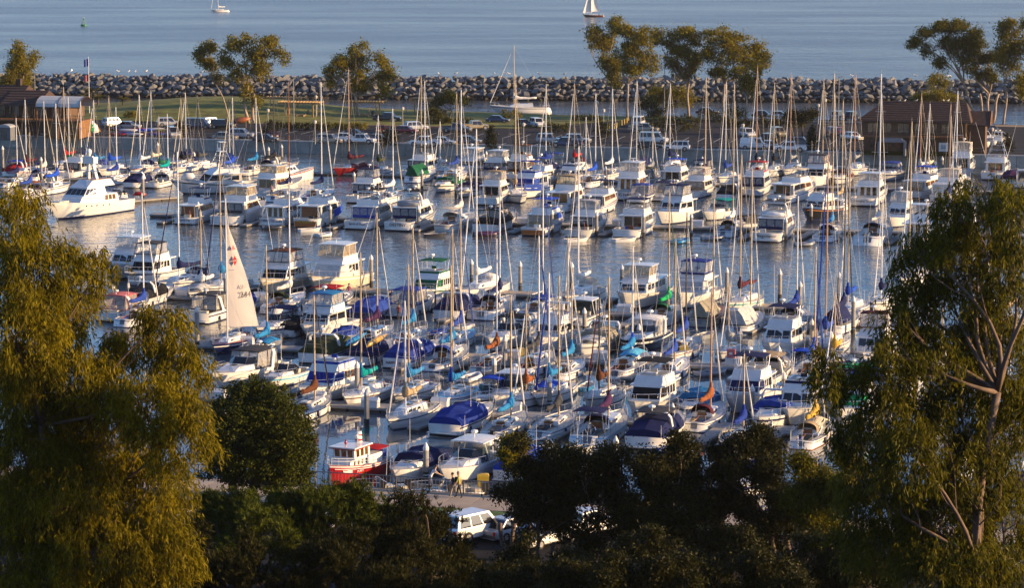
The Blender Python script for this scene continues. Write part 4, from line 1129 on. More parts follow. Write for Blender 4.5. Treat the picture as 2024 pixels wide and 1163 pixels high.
E(2022, 372, 9, 3.2, label='white cruiser with upright clear windows at the end of the far slips', hardtop=True, arch=False)
S(1819, 362, 185, 11, tw=1, label='sloop with white furled mainsail below the white notice on the brown wall', cover='offwhite', mastc='orange')
S(1836, 358, 205, 10, tw=1, label='sloop with low white mast and loosely flaked sail', cover='cream', mastc='alu')
S(1876, 420, 206, 11, label='sloop with orange-lit mast just beyond the right-hand eucalyptus', cover='navy', mastc='orange')
S(1890, 372, 180, 11.5, tw=1, label='sloop with white mast behind the boxy flybridge yacht', cover='gray', mastc='white')
S(840, 362, 160, 11, label='sloop with white mast and dark green cockpit tent', cover=None, tent='green', mastc='white')
S(833, 350, 150, 11, tw=1, label='sloop with golden mast and black boom cover close under the seawall', cover='black', mastc='gold')
S(903, 362, 185, 11, label='sloop with golden mast and bright blue boom tarpaulin', cover='royal', mastc='gold', jib='offwhite')
# far left cluster
lc = [(34, 372, 233, 9, 0, 'navy', 'alu', 'white', 'small sloop with crossed white spars at the left end of the docks'),
      (52, 352, 197, 9.5, 1, 'maroon', 'white', 'white', 'sloop with dark red cockpit canvas below the brown harbour building'),
      (60, 398, 262, 9, 0, 'royal', 'gold', 'white', 'sloop with golden mast beside the big flybridge motor yacht bow'),
      (89, 360, 200, 9, 0, 'offwhite', 'alu', 'white', 'sloop with slender grey mast below the brown harbour building'),
      (113, 386, 205, 10.5, 0, 'bright', 'white', 'white', 'sloop with bright blue sail cover behind the big flybridge motor yacht'),
      (128, 338, 172, 10.5, 1, 'red', 'gold', 'white', 'sloop with tall golden mast in front of the white barrel awning'),
      (137, 352, 192, 9.5, 1, 'emerald', 'alu', 'white', 'sloop with green sail cover below the orange-lit wall'),
      (161, 334, 200, 9, 1, 'navy', 'white', 'navy', 'navy hulled sloop with white mast in front of the balcony'),
      (187, 346, 198, 9.5, 1, 'cyan', 'alu', 'white', 'sloop with pale blue cover beside the green and white spinnaker cloth'),
      (217, 350, 193, 10.5, 1, 'bright', 'gold', 'white', 'sloop with bright blue sail cover rolled high on a golden mast'),
      (231, 368, 212, 9.5, 0, 'blue', 'white', 'white', 'sloop with deep blue sail cover and navy spray canopy'),
      (277, 346, 188, 10, 1, 'white', 'white', 'white', 'sloop with thick white furled mainsail below the kayak racks'),
      (300, 338, 182, 9.5, 1, 'cream', 'alu', 'white', 'sloop with loose cream sail below the parked sedan'),
      (315, 350, 230, 8, 1, 'green', 'gold', 'white', 'little sloop with short golden mast and green cover'),
      (332, 358, 225, 8.5, 0, 'teal', 'white', 'white', 'little sloop with teal striped sail cover'),
      (359, 344, 195, 9, 1, 'black', 'gold', 'white', 'sloop with black cover and golden mast beside the tuna tower'),
      (368, 336, 183, 9, 1, 'navy', 'alu', 'offwhite', 'sloop with grey mast close under the seawall beside the tuna tower'),
      (392, 338, 196, 9, 1, 'charcoal', 'dark', 'white', 'sloop with black mast behind the tuna tower boat'),
      (461, 356, 193, 10, 0, 'bright', 'alu', 'white', 'sloop with bright blue tarpaulin beside the tuna tower boat'),
      (454, 346, 214, 8.5, 1, 'royal', 'alu', 'white', 'sloop with royal blue cover and thin mast behind the tuna tower boat'),
      (507, 348, 193, 10, 0, 'cyan', 'white', 'offwhite', 'grey decked sloop with turquoise sail cover below the parked sedans'),
      (542, 344, 150, 10.5, 0, 'black', 'dark', 'black', 'black hulled sloop with black mast and drooping black cover')]
for k, (mx, y, mt, L, tw, cv, mc, hc, lb) in enumerate(lc):
    S(mx, y, mt, L, tw=tw, cover=cv, mastc=mc, hull=hc, label=lb, dodger=(None, 'navy', None, 'royal', None)[k % 5], jib=('white', None, 'navy', 'cream')[k % 4], stripe=('navy', 'red', 'bright', 'green', 'black')[k % 5])
E(18, 350, 8.5, 3.0, label='white runabout with red canvas and blue top at the left end of the docks', cover='red', top=True, topc='bright')
F(130, 352, 10, 3.4, label='white cruiser with pink lit cabin among the small sailboats', topc='pink', encl=None, top=None)
E(78, 372, 8, 2.9, label='white cuddy boat with rounded arch among the small sailboats', arch=True)
E(258, 372, 8.5, 3.0, label='white express boat with navy cockpit cover and white radar arch', cover='navy')
E(300, 372, 8, 2.9, label='white day boat with bent red pennant beside the dock piling', cover=None, arch=False)
E(212, 398, 5.5, 2.1, tw=1, label='small white skiff with bright blue stripe beside the dock', stripe='bright', arch=False, outboards=True)
E(48, 392, 7.5, 2.7, label='little motor boat with domed red-brown canopy by the eucalyptus', top=True, topc='rust', arch=False)
E(336, 336, 9, 3.2, tw=1, label='white cruiser with navy framed camper canvas close under the seawall', top=True, topc='navy', encl='clear')
E(524, 340, 8.5, 3.0, label='small cruiser with black camper top beside the black mast', top=True, topc='black', encl='clear')
# ------------------------------------------------------------------ near basin: row with sterns to the fairway
F(208, 558, 13, 4.3, tw=1, label='white hardtop flybridge yacht half hidden behind the left eucalyptus', top='hardtop', topc='white', encl='clear')
F(250, 570, 12, 4.0, tw=1, label='white sportfisher with grey bimini and clear bridge curtains', topc='charcoal', encl='clear', wcover='black', stripe='navy', radar=1)
S(354, 582, 300, 11, tw=1, label='white sloop with navy sail cover and two people in the cockpit', cover='navy', dodger='navy', mastc='white', jib='navy', yaw=32)
S(398, 598, 415, 8.5, tw=1, label='small sloop with golden mast and white awning near the white sail', cover='white', mastc='gold', tarp='offwhite', jib=None)
S(437, 592, 318, 11, tw=1, label='sloop with brown mast and turquoise boom cover behind the white hoisted sail', cover='cyan', mastc='gold', jib='navy')
F(515, 588, 13, 4.3, tw=1, label='white sportfisher with brown bimini and black windshield cover', topc='brown', trim='black', encl='clear', wcover='black', riggers=True, radar=0, hull='cream')
F(616, 589, 14, 4.6, tw=1, label='cream white sportfisher with amber hardtop enclosure and long outriggers', top='hardtop', topc='white', encl='amber', wcover='offwhite', riggers=True, hull='cream', fh=1.1, radar=1)
F(818, 606, 11.5, 3.9, tw=1, label='white trawler with forest green bimini and green window covers', topc='green', encl=None, bandc='green', wcover='green', ant=2, stripe='green')
S(942, 602, 255, 13, tw=1, label='big white motorsailer with white sail cover and tall white mast', cover='white', dodger='white', mastc='white', jib='white', stripe='white', cabin_w='white', boot='navy', mizzen=None)
S(1143, 612, 290, 12, tw=1, label='white sloop with square white boom cover and american flag', cover='white', dodger='cream', mastc='white', jib='white', stripe='black', bottom='black')
F(1232, 618, 13, 4.4, tw=1, label='white classic motor yacht with upright wheelhouse windows and grey hull', style='trawler', hull='offwhite', top='hardtop', topc='white', encl='amber', glass='dark', sidewin=5, stripe='offwhite')
F(1342, 616, 12.5, 4.2, tw=1, label='white sportfisher with steel blue bimini and grey windshield cover', topc='blue', encl='clear', wcover='ltgray', bandc='navy', stripe='white')
S(1463, 626, 305, 12, tw=1, label='white ketch with maroon sail covers and teal stripe', cover='maroon', mastc='gold', jib='offwhite', stripe='teal', boot='white', mizzen=335, transom=.5)
S(1676, 640, 282, 11, tw=1, label='white sloop with two-tone blue sail cover at the fairway end', cover='bright', cover2='royal', mastc='gold', jib='white')
S(1797, 575, 240, 12, tw=1, label='sloop with golden mast rising beyond the right-hand eucalyptus', cover='royal', mastc='gold')
S(1742, 620, 395, 10, tw=1, label='sloop with slim white mast seen through the right-hand eucalyptus edge', cover='navy', mastc='white')
# ------------------------------------------------------------------ second near row, bows away
E(258, 610, 10.5, 3.6, label='white express cruiser with black cockpit canvas behind the left eucalyptus', cover='black', coverh=.9, stripe='ltgray')
E(212, 636, 9.5, 3.3, label='white cruiser with pinkish clear canopy at the edge of the left eucalyptus', top=True, topc='pink', encl='clear')
E(386, 640, 11, 3.7, label='white cruiser with dark grey camper canvas and clear panels', top=True, topc='charcoal', encl='clear', yaw=22)
S(284, 648, 382, 9, label='white sloop with royal blue boom cover behind the left eucalyptus top', cover='royal', mastc='white')
E(448, 622, 8.5, 3.0, label='small cruiser with deep blue cover behind the hoisted white sail', cover='blue', arch=False)
S(573, 622, 360, 10, label='white sloop with rolled white sail and round portholes', cover='offwhite', dodger='olive', mastc='white', jib=None, stripe='white')
E(624, 622, 10, 3.5, label='white speedboat named Hot Rod with red convertible top', name='Hot Rod', namec='black', top=True, topc='red', arch=False, stripe='navy')
E(712, 636, 9.5, 3.3, label='navy hulled boat under a bright blue cover', hull='navy', cover='royal', arch=False, stripe='navy')
E(786, 628, 10.5, 3.7, label='white cruiser with blue framed clear canopy and tall stern', top=True, topc='royal', encl='clear', stripe='white', arch=False)
E(884, 634, 10.5, 3.6, label='white cruiser under a big dark navy cover', cover='navy', stripe='navy', coverh=1.15)
S(988, 634, 356, 11, label='white sloop with steering wheel and stainless arch rail', cover='navy', dodger='navy', mastc='white', wheel=True, transom=.85, ladder=True, stripe='white')
S(1073, 636, 345, 10, label='white sloop with royal blue deck cover and bare boom', cover=None, mastc='white', tarp='royal', jib='royal')
E(1136, 646, 9, 3.2, label='white hardtop fishing boat with open dark cabin door', hardtop=True, arch=False, name='Tranquility')
S(1322, 648, 380, 9.5, label='white sloop with forest green dodger and emerald sail cover', cover='emerald', dodger='green', mastc='gold', name='Last Dance', stripe='white', jib='green')
S(1410, 648, 393, 10, label='old wooden sailboat under a striped grey tent', hull='khaki', cover=None, tent='khaki', mastc='gold', deckc='wood', cabin_w='wood' if False else 'cream', stripe='brown')
S(1484, 662, 334, 10, label='white sloop with grey cockpit tent and rounded white stern', cover=None, tent='ltgray', mastc='gold', transom=.75, boot='white', bottom='white')
S(1575, 656, 388, 10, label='white sloop with navy dodger and steel blue sail cover', cover='blue', dodger='navy', mastc='alu', jib='white')
S(1668, 662, 300, 11, label='white sloop with dark navy boom tent and black mast', cover='navy', tent='navy', mastc='dark', stripe='sky', jib='black')
# ------------------------------------------------------------------ third near row, bows toward the viewer
E(508, 676, 10, 3.5, tw=1, label='white express cruiser with black side windows and navy bimini', top=True, topc='navy', encl=None, arch=True)
F(600, 676, 11, 3.8, tw=1, label='white flybridge cruiser with sky blue bimini and blue framed screens', topc='cyan', encl='clear', stripe='white', fh=.95)
S(746, 692, 420, 10, tw=0, label='white sloop with dark purple sail cover and black hatch board', cover='purple', mastc='gold', door='dark', tarp=None, stripe='white')
S(817, 690, 450, 9, tw=0, label='small white sloop with turquoise boom cover and cluttered stern', cover='cyan', mastc='gold', stripe='white')
S(911, 696, 430, 9.5, tw=0, label='pale blue decked sloop with blue canvas bundles', cover='royal', mastc='gold', deckc='sky', jib='royal', hull='white')
E(966, 700, 11, 3.6, tw=1, label='white express cruiser with black windscreen and swept white arch', arch=True, cover=None, topc='black', top=True, stripe='white')
F(1056, 704, 11, 3.8, tw=1, label='white sedan bridge boat with pale green venturi screen', top=None, stripe='white', sidewin=2, arch=True)
E(1148, 712, 10.5, 3.6, tw=1, label='cruiser under a stone coloured full canvas with rope lashings', cover='khaki', fore='ltgray', stripe='gray')
E(1236, 706, 11.5, 3.7, tw=1, label='white sport cruiser with black hull and arched hardtop', hull='black', top=True, topc='white', encl='clear', arch=True, stripe='white')
S(1356, 718, 420, 10.5, tw=0, label='white double-ended sloop with deep blue sail cover and dark mast', cover='royal', mastc='dark', transom=.4, trz=-.3, stripe='wood', cabin_w='white')
F(1520, 716, 11, 3.8, tw=1, label='white sportfisher with steel half tower and navy helm cover', top='bimini', topc='navy', encl=None, riggers=False, bandc=None, ant=3, tower=False)
S(1632, 712, 300, 11, tw=1, label='white sloop with orange-lit mast and royal blue furled jib', cover='royal', mastc='orange', jib='royal', jibr=.1)
F(1705, 732, 10.5, 3.7, tw=1, label='white trawler with wooden wheelhouse windows at the edge of the right eucalyptus', style='trawler', topc='maroon', encl='clear', sidewin=4)
S(1650, 740, 583, 8.5, tw=1, label='small dark hulled sloop with golden spar between two pilings', hull='navy', cover='gold', mastc='gold')
# ------------------------------------------------------------------ fourth near row, sterns toward the viewer
S(528, 716, 485, 8.5, label='little white sloop with turquoise tarpaulin over its boom', cover='cyan', tarp='cyan', mastc='gold', stripe='white', jib=None)
E(618, 720, 10, 3.5, label='white cruiser with olive green cockpit cover and white arch', cover='olive', stripe='navy', yaw=22)
E(702, 724, 9, 3.1, label='white motor boat with navy cover carrying two kayaks', cover='navy', kayaks=True, coverh=.7, arch=False, stripe='navy')
E(784, 730, 10, 3.3, label='white cruiser named HAPPY HOUR under a bright blue cover', cover='blue', name='HAPPY HOUR', namec='maroon', stripe='royal', coverh=1.05, yaw=22)
S(895, 736, 452, 10, label='white sloop named Relax with blue cockpit cover and red stripe', cover='cyan', dodger='royal', mastc='gold', name='Relax', namec='maroon', stripe='maroon', transom=.7)
S(982, 742, 472, 9, label='brown wooden sloop with rust orange sail cover', cover='rust', mastc='white', hull='offwhite', cabin_w='rust' if False else 'white', deckc='wood', stripe='brown', jib=None)
S(1065, 748, 467, 10, label='white sloop with wooden cockpit doors and yellow bucket', cover='charcoal', mastc='white', stripe='brown', name='Make A Wish', namec='navy', jib='royal', jibr=.10, transom=.5)
S(1250, 752, 488, 10, label='white sloop with purple stripe and aqua sail cover', cover='cyan', cover2='bright', mastc='white', stripe='purple', name='ESPERANZA', namec='navy', tarp='sky')
S(1334, 758, 475, 9.5, label='white sloop with royal blue sail cover drooping over its cabin', cover='royal', mastc='gold', stripe='royal')
E(1494, 772, 11, 3.8, label='white cruiser with tan lined arch hardtop', top=True, topc='tan', encl=None, arch=True, stripe='ltgray')
S(1610, 758, 487, 9.5, label='white sloop with bright blue bimini and blue sail cover', cover='bright', bimini='bright', mastc='gold', jib='royal', jibr=.09)
E(1706, 772, 9, 3.2, label='white boat with blue roll-up canvas beneath the right eucalyptus branches', cover='royal', arch=True)
E(1770, 790, 9, 3.2, label='white boat glimpsed through the right eucalyptus', cover='ltgray')
# ------------------------------------------------------------------ fifth near row, bows toward the viewer
E(420, 774, 11.5, 3.8, tw=1, label='white express cruiser with grey camper canvas behind the round dark tree', top=True, topc='charcoal', encl='clear', arch=True, stripe='white', yaw=24)
E(528, 772, 8, 2.9, tw=1, label='small white runabout with stainless bow rails behind the round dark tree', arch=False, stripe='sky')
F(592, 806, 11.5, 4.0, tw=1, label='white flybridge cruiser with royal blue canvas on bridge and windows', topc=None, top=None, bandc='royal', wcover='blue', stripe='white', glass='amber', sidewin=2, yaw=24)
S(714, 812, 500, 10, tw=1, label='white sloop with teal sail cover and navy spare-wheel cover at its bow', cover='teal', cover2='cyan', mastc='gold', stripe='brown', jib=None)
S(808, 804, 522, 9.5, tw=1, label='white sloop with turquoise sail cover draped from a golden mast', cover='cyan', mastc='gold', jib='blue', hull='offwhite')
S(892, 814, 525, 9.5, tw=1, label='white sloop with blue deck stripes and teal blue sail cover', cover='cyan', cover2='blue', mastc='gold', deckc='sky', stripe='royal', bimini=None, jib=None)
E(976, 812, 9, 3.3, tw=1, label='white fishing boat with blue bottom and steel rod rack', hull='white', bottom='blue', boot='blue', hardtop=True, arch=False, stripe='white')
S(1085, 808, 540, 9.5, tw=1, label='white sloop with cyan sail cover and blue foredeck bag', cover='cyan', tarp='bright', mastc='white', jib='blue', jibr=.09)
S(1184, 812, 582, 9, tw=1, label='white sloop with dark mast and small orange flags', cover='brown', mastc='dark', jib='maroon')
F(1254, 838, 11, 3.8, tw=1, label='white sportfisher with black windshield cover and slim tower legs', wcover='black', topc='black', encl=None, bandc=None, ant=2, stripe='offwhite', hull='offwhite')
F(1448, 826, 11.5, 3.9, tw=1, label='white flybridge boat with navy bimini and navy curtains', topc='navy', encl=None, bandc=None, wcover='navy', rear_encl=None, stripe='white', name=None, fh=1.05)
F(1556, 850, 11, 3.9, tw=1, label='white sedan flybridge boat with navy bridge band and twin front windows', top=None, bandc='navy', sidewin=2, stripe='offwhite', hull='offwhite')
F(1660, 850, 10.5, 3.7, tw=1, label='white flybridge boat with emerald canvas behind the right eucalyptus branches', topc='emerald', encl=None, bandc='emerald', wcover='emerald')
# ------------------------------------------------------------------ sixth near row, sterns toward the viewer
S(622, 836, 585, 8.5, label='white sloop with drooping dark brown sail cover beside the round dark tree', cover='brown', mastc='gold', stripe='black', jib='black')
S(801, 856, 595, 10, tw=1, label='white sloop with navy bottom and tan gathered sail', cover='tan', mastc='white', stripe='navy', jib='offwhite', bottom='navy')
E(878, 862, 9.5, 3.3, label='white cabin cruiser with navy stripe and bright royal blue cockpit cover', cover='blue', stripe='navy', arch=False, yaw=24)
S(1010, 872, 585, 9, label='white sloop with orange wooden hatch and turquoise drooping sail cover', cover='cyan', mastc='gold', outboard=True, ladder=False, stripe='white') 
S(1105, 872, 545, 9.5, label='white sloop with navy hull stripe and grey sail cover', cover='charcoal', mastc='gold', hull='white', stripe='navy', boot='navy')
S(1203, 886, 548, 11, label='white sloop with navy bimini and navy dodger over a walk-through stern', cover='purple', bimini='navy', dodger='navy', mastc='gold', transom=.85, trz=.7, wheel=True, ladder=True, stripe='sky', jib=None)
E(1272, 890, 10.5, 3.6, label='white cruiser under a dark navy and charcoal camper cover', cover='navy', stripe='white', top=True, topc='charcoal')
S(1405, 856, 570, 9.5, label='sloop with orange mast and russet sail cover behind the dark trees', cover='rust', mastc='orange', dodger='maroon')
E(1500, 858, 9.5, 3.4, tw=1, label='white boat with royal blue bow canvas behind the dark trees', cover='royal', arch=True)
S(1612, 890, 650, 9, label='cream sloop with yellow sail cover and tan cabin awning', cover='gold', mastc='orange', tent=None, dodger='tan', stripe='wood', boot='wood', tarp='cream', ladder=True)
S(1470, 900, 700, 8.5, label='small white sloop in the gap between the dark trees', cover='blue', mastc='gold')
# ------------------------------------------------------------------ boats at the promenade
E(778, 962, 8.5, 3.0, tw=1, yaw=20, label='white day cruiser with navy cockpit cover and blue bow sheet beside the tug', cover='navy', fore=None, stripe='white', arch=False)
E(872, 964, 9.8, 3.4, tw=1, yaw=24, label='white hardtop cruiser with dark deck solar panels beside the promenade', hardtop=True, arch=False, stripe='white')
E(1010, 955, 9, 3.3, label='boat under a crumpled bright blue tarpaulin behind the dark trees', cover='bright', coverh=1.2, arch=False)
E(1120, 968, 8.5, 3.0, tw=1, label='white motor boat with blue stripe between the dark promenade trees', stripe='bright', arch=False)
E(1290, 978, 8.5, 3.0, tw=1, label='white motor boat hidden behind the dark promenade trees', stripe='navy')
E(1462, 992, 8.5, 3.0, tw=1, label='white and royal blue boat behind the railing by the dark trees', cover='royal', stripe='royal')
F(1850, 1000, 10.5, 3.7, tw=1, label='white sport boat with raked windows behind the right eucalyptus trunk', top=None, stripe='navy')
E(2010, 1005, 9, 3.2, label='boat with navy cover beside the right eucalyptus trunk', cover='navy')
E(690, 985, 4.5, 1.9, tw=1, yaw=70, label='small white tender with seats tied behind the railing below the tug', arch=False, outboards=True)
E(810, 992, 5.5, 2.2, tw=1, yaw=75, label='long white skiff with seats tied just behind the promenade railing', arch=False, outboards=True)

# ------------------------------------------------------------------ more small craft filling the slips
S(748, 346, 228, 8, tw=1, label='little sloop with short mast and olive cover below the dark shrub', cover='olive', mastc='alu')
S(870, 348, 240, 8, tw=1, label='little sloop with red striped hull below the white pickup', cover='white', mastc='white', stripe='red')
E(935, 344, 7.5, 2.7, tw=1, label='small runabout with teal cover below the dark grey sedan', cover='teal', arch=False)
E(1062, 348, 8, 2.8, tw=1, label='small cuddy boat with navy cover below the silver off-roader', cover='navy', arch=False)
S(1290, 356, 250, 8, label='little sloop with grey cover below the dark car with glowing lamps', cover='gray', mastc='alu')
S(1434, 366, 162, 10.5, tw=1, label='sloop with slender grey mast and royal blue cover beside the red canvas sportfisher', cover='royal', mastc='alu')
E(1432, 396, 8.5, 3.0, label='small express boat with black cover beside the cream arch cruiser', cover='black')
E(1650, 366, 8.5, 3.0, tw=1, label='small express boat with maroon cover below the narrow cypress', cover='maroon')
S(1664, 420, 200, 9.5, label='sloop with tan cover beside the yacht with script name', cover='tan', mastc='gold')
E(1428, 452, 7, 2.5, tw=1, yaw=60, label='dark tented skiff beneath the teal bimini cruiser', cover='charcoal', arch=False)
E(560, 668, 7.5, 2.7, label='small day boat with black cover beside the white express cruiser', cover='black', arch=False)
E(664, 690, 7.5, 2.7, label='small day boat with royal cover beside the sky blue flybridge', cover='royal', arch=False)
S(1122, 694, 470, 8.5, label='small sloop with navy cover between the bridge boat and the canvas-wrapped cruiser', cover='navy', mastc='gold')
S(1440, 716, 560, 8, tw=1, label='little sloop with grey cover beside the pink notice stand', cover='gray', mastc='gold')
S(1130, 756, 560, 8.5, label='little sloop with turquoise cover beside the wooden-door sloop', cover='cyan', mastc='gold')
E(940, 812, 7, 2.6, tw=1, label='small white fishing skiff with blue canopy beside the striped sloop', top=True, topc='bright', arch=False)
S(1040, 812, 600, 8, tw=1, label='little sloop with rust cover beside the rod rack fishing boat', cover='rust', mastc='gold')
E(1350, 832, 8, 2.9, tw=1, label='small white cruiser with turquoise cover behind the slim tower sportfisher', cover='cyan', arch=False)
for k, (px, py, lb) in enumerate(((1830, 650, 'seen low'), (1920, 655, 'next to the trunk'), (2000, 660, 'beyond the trunk'), (1850, 745, 'under the lowest bough'), (1950, 752, 'beside the trunk'), (2030, 760, 'past the trunk'), (1860, 860, 'behind the hanging twigs'), (1960, 870, 'near the fork'), (2040, 880, 'past the fork'))):
    cc = ('royal', 'navy', 'tan', 'green', 'maroon', 'gray', 'cyan', 'black', 'white')[k]
    (E(px, py, 9, 3.1, label='moored cruiser with %s cover %s of the right eucalyptus' % (cc, lb), cover=cc, tw=k % 2) if k % 2 else S(px, py, py - 250, 9.5, label='sloop with %s sail cover %s of the right eucalyptus' % (cc, lb), cover=cc, mastc='gold'))
# ================================================================== the big flybridge motor yacht on the end tie
def big_yacht():
    L, B = 18.5, 5.2
    stern = ground(243, 414); bowp = ground(104, 436)
    d = (bowp - stern); h = math.atan2(d.x, d.y); d.normalize()
    c = stern + d * (L / 2)
    r = tag(empty('motor_yacht', (c.x, c.y, 0), -h), 'big white motor yacht with black wraparound windshield and amber saloon windows', 'motor yacht')
    H = Hull(L, B, 1.75, 2.75, tw=.86, flare=.30, rake=.17, full=2.1)
    H.mesh(r, paint('navy'), paint('navy'), gel('white'), gel('white'))
    H.deck(r, deckm(), (.05, .16), gel('offwhite'), .5, .8)
    zd = H.zs(.4) - .1
    hb, F = house(-.30 * L, .20 * L, .40 * B, .34 * B, zd - .05, 1.2, .06 * L, .3, .12, .05)
    cab = hb.build('saloon', gel('white'), r)
    for sd in ('star', 'port'):
        u0, u1 = (.06, .36) if sd == 'star' else (.64, .94)
        panels(F[sd], 3, u0, u1, .30, .88, .02, 'saloon_window', glassb(), cab)
    z1 = zd + 1.15
    hb, G = house(-.14 * L, .135 * L, .40 * B, .34 * B, z1, 1.15, .07 * L, .2, .22, .0)
    wh = hb.build('wheelhouse', gel('white'), r)
    panels(G['front'], 4, .02, .98, .18, .86, .02, 'windshield', glassd(), wh)
    for sd in ('star', 'port'):
        panels(G[sd], 3, .46 if sd == 'star' else .02, .98 if sd == 'star' else .54, .18, .86, .02, 'side_window', glassd(), wh)
    z2 = z1 + 1.15
    hb, K = house(-.26 * L, .075 * L, .37 * B, .30 * B, z2, .95, .10 * L, .5, .35, .04)
    fb = hb.build('flybridge_brow', gel('white'), r)
    MB().slab(K['top'], .05, .95, .05, .9, .06).build('bridge_dash', woodm(), fb)
    z3 = z2 + 1.0
    b = MB()
    for sd in (1, -1): b.loft([[(sd * x + dx, -.10 * L + dy + q, z) for dx, dy in ((-.12, -.28), (.12, -.28), (.12, .28), (-.12, .28))] for x, z, q in ((.75, z3 - .2, -.3), (.42, z3 + 2.3, .2))])
    b.box((0, -.09 * L, z3 + 1.2), (3.2, .25, .12)); b.build('mast_tower', gel('white'), r)
    b = MB().box((0, -.085 * L, z3 + 2.75), (2.0, 1.0, .95)); b.box((0, -.085 * L + .3, z3 + 3.3), (1.5, .3, .16)); b.build('radar_housing', gel('white'), r)
    b = MB().tube([(.15, -.085 * L, z3 + 3.2), (.15, -.085 * L, z3 + 3.55), (.15, -.085 * L, z3 + 3.95), (.15, -.085 * L, z3 + 4.25), (.15, -.085 * L, z3 + 4.45)], [.06, .3, .42, .34, .05], 10); b.build('satellite_dome', gel('white'), r, smooth=True)
    H.bowrail(r, .40, .7, n=13)
    for t in (.36, .44, .52, .58, .64):
        for sd in (1, -1):
            p = H.pt(t, .80); MB().tube([(p.x * sd - .05 * sd, p.y, p.z), (p.x * sd + .015 * sd, p.y, p.z)], .14, 8).build('porthole', glassd(), r)
    MB().box((0, -L / 2 - .3, .35), (B * .75, .7, .1)).build('swim_platform', woodm(), r)
    antenna(r, (1.2, -.2 * L, z3 - .3), 4.5); antenna(r, (-1.2, -.2 * L, z3 - .3), 4.5)
    b = MB().box((0, .30 * L, zd + .55), (1.4, 2.2, .5)); b.build('foredeck_seat', gel('cream'), r)
big_yacht()
def tower_boat():
    r, H = flybridge(336, 385, 15.5, 4.9, 1, 63, label='big white sportfisher with tall tuna tower and black windshield cover', wcover='black', tower=True, top=None, stripe='charcoal', boot='black', bottom='black', riggers=True, ant=0, fh=1.05, radar=None)
    MB().tube([(-.5, 3.6, 2.25), (-.2, 4.2, 2.5), (.2, 5.2, 2.75), (.5, 5.8, 2.35)], [.1, .75, .6, .1], 9).build('covered_tender', canvas('white'), r, smooth=True)
tower_boat()
# multihull lying across the open water
def multihull():
    P0, P1 = ground(538, 362), ground(606, 350)
    d = (P1 - P0); L = 11.0; h = math.atan2(d.x, d.y); d.normalize(); c = P0 + d * (L / 2 - .3)
    r = tag(empty('catamaran', (c.x, c.y, 0), -h), 'white catamaran with a red stripe along its square-cut hulls', 'catamaran')
    for k, sx in enumerate((-1.7, 1.7)):
        H = Hull(L, 1.5, 1.3, 1.9, .85, .10, .02, full=3.2)
        o = H.mesh(r, paint('black'), paint('white'), gel('white'), paint('red'), (.86, .96)); o.location.x = sx
        o2 = H.deck(r, deckm()); o2.location.x = sx
    MB().box((0, -.8, 1.25), (3.4, 6.4, .35)).build('bridge_deck', gel('white'), r)
    hb, F = house(-3.6, 1.6, 1.7, 1.25, 1.42, 1.05, 1.2, .1, .2, .06)
    cab = hb.build('cabin', gel('white'), r)
    for s_ in ('star', 'port', 'front'): panels(F[s_], 3, .1, .9, .35, .78, .06, 'window', glassd(), cab)
    MB().box((0, -4.4, 1.6), (3.0, 1.3, .35)).build('cockpit_bench', canvas('black'), r)
    antenna(r, (.8, -2, 2.4), 2.0)
multihull()
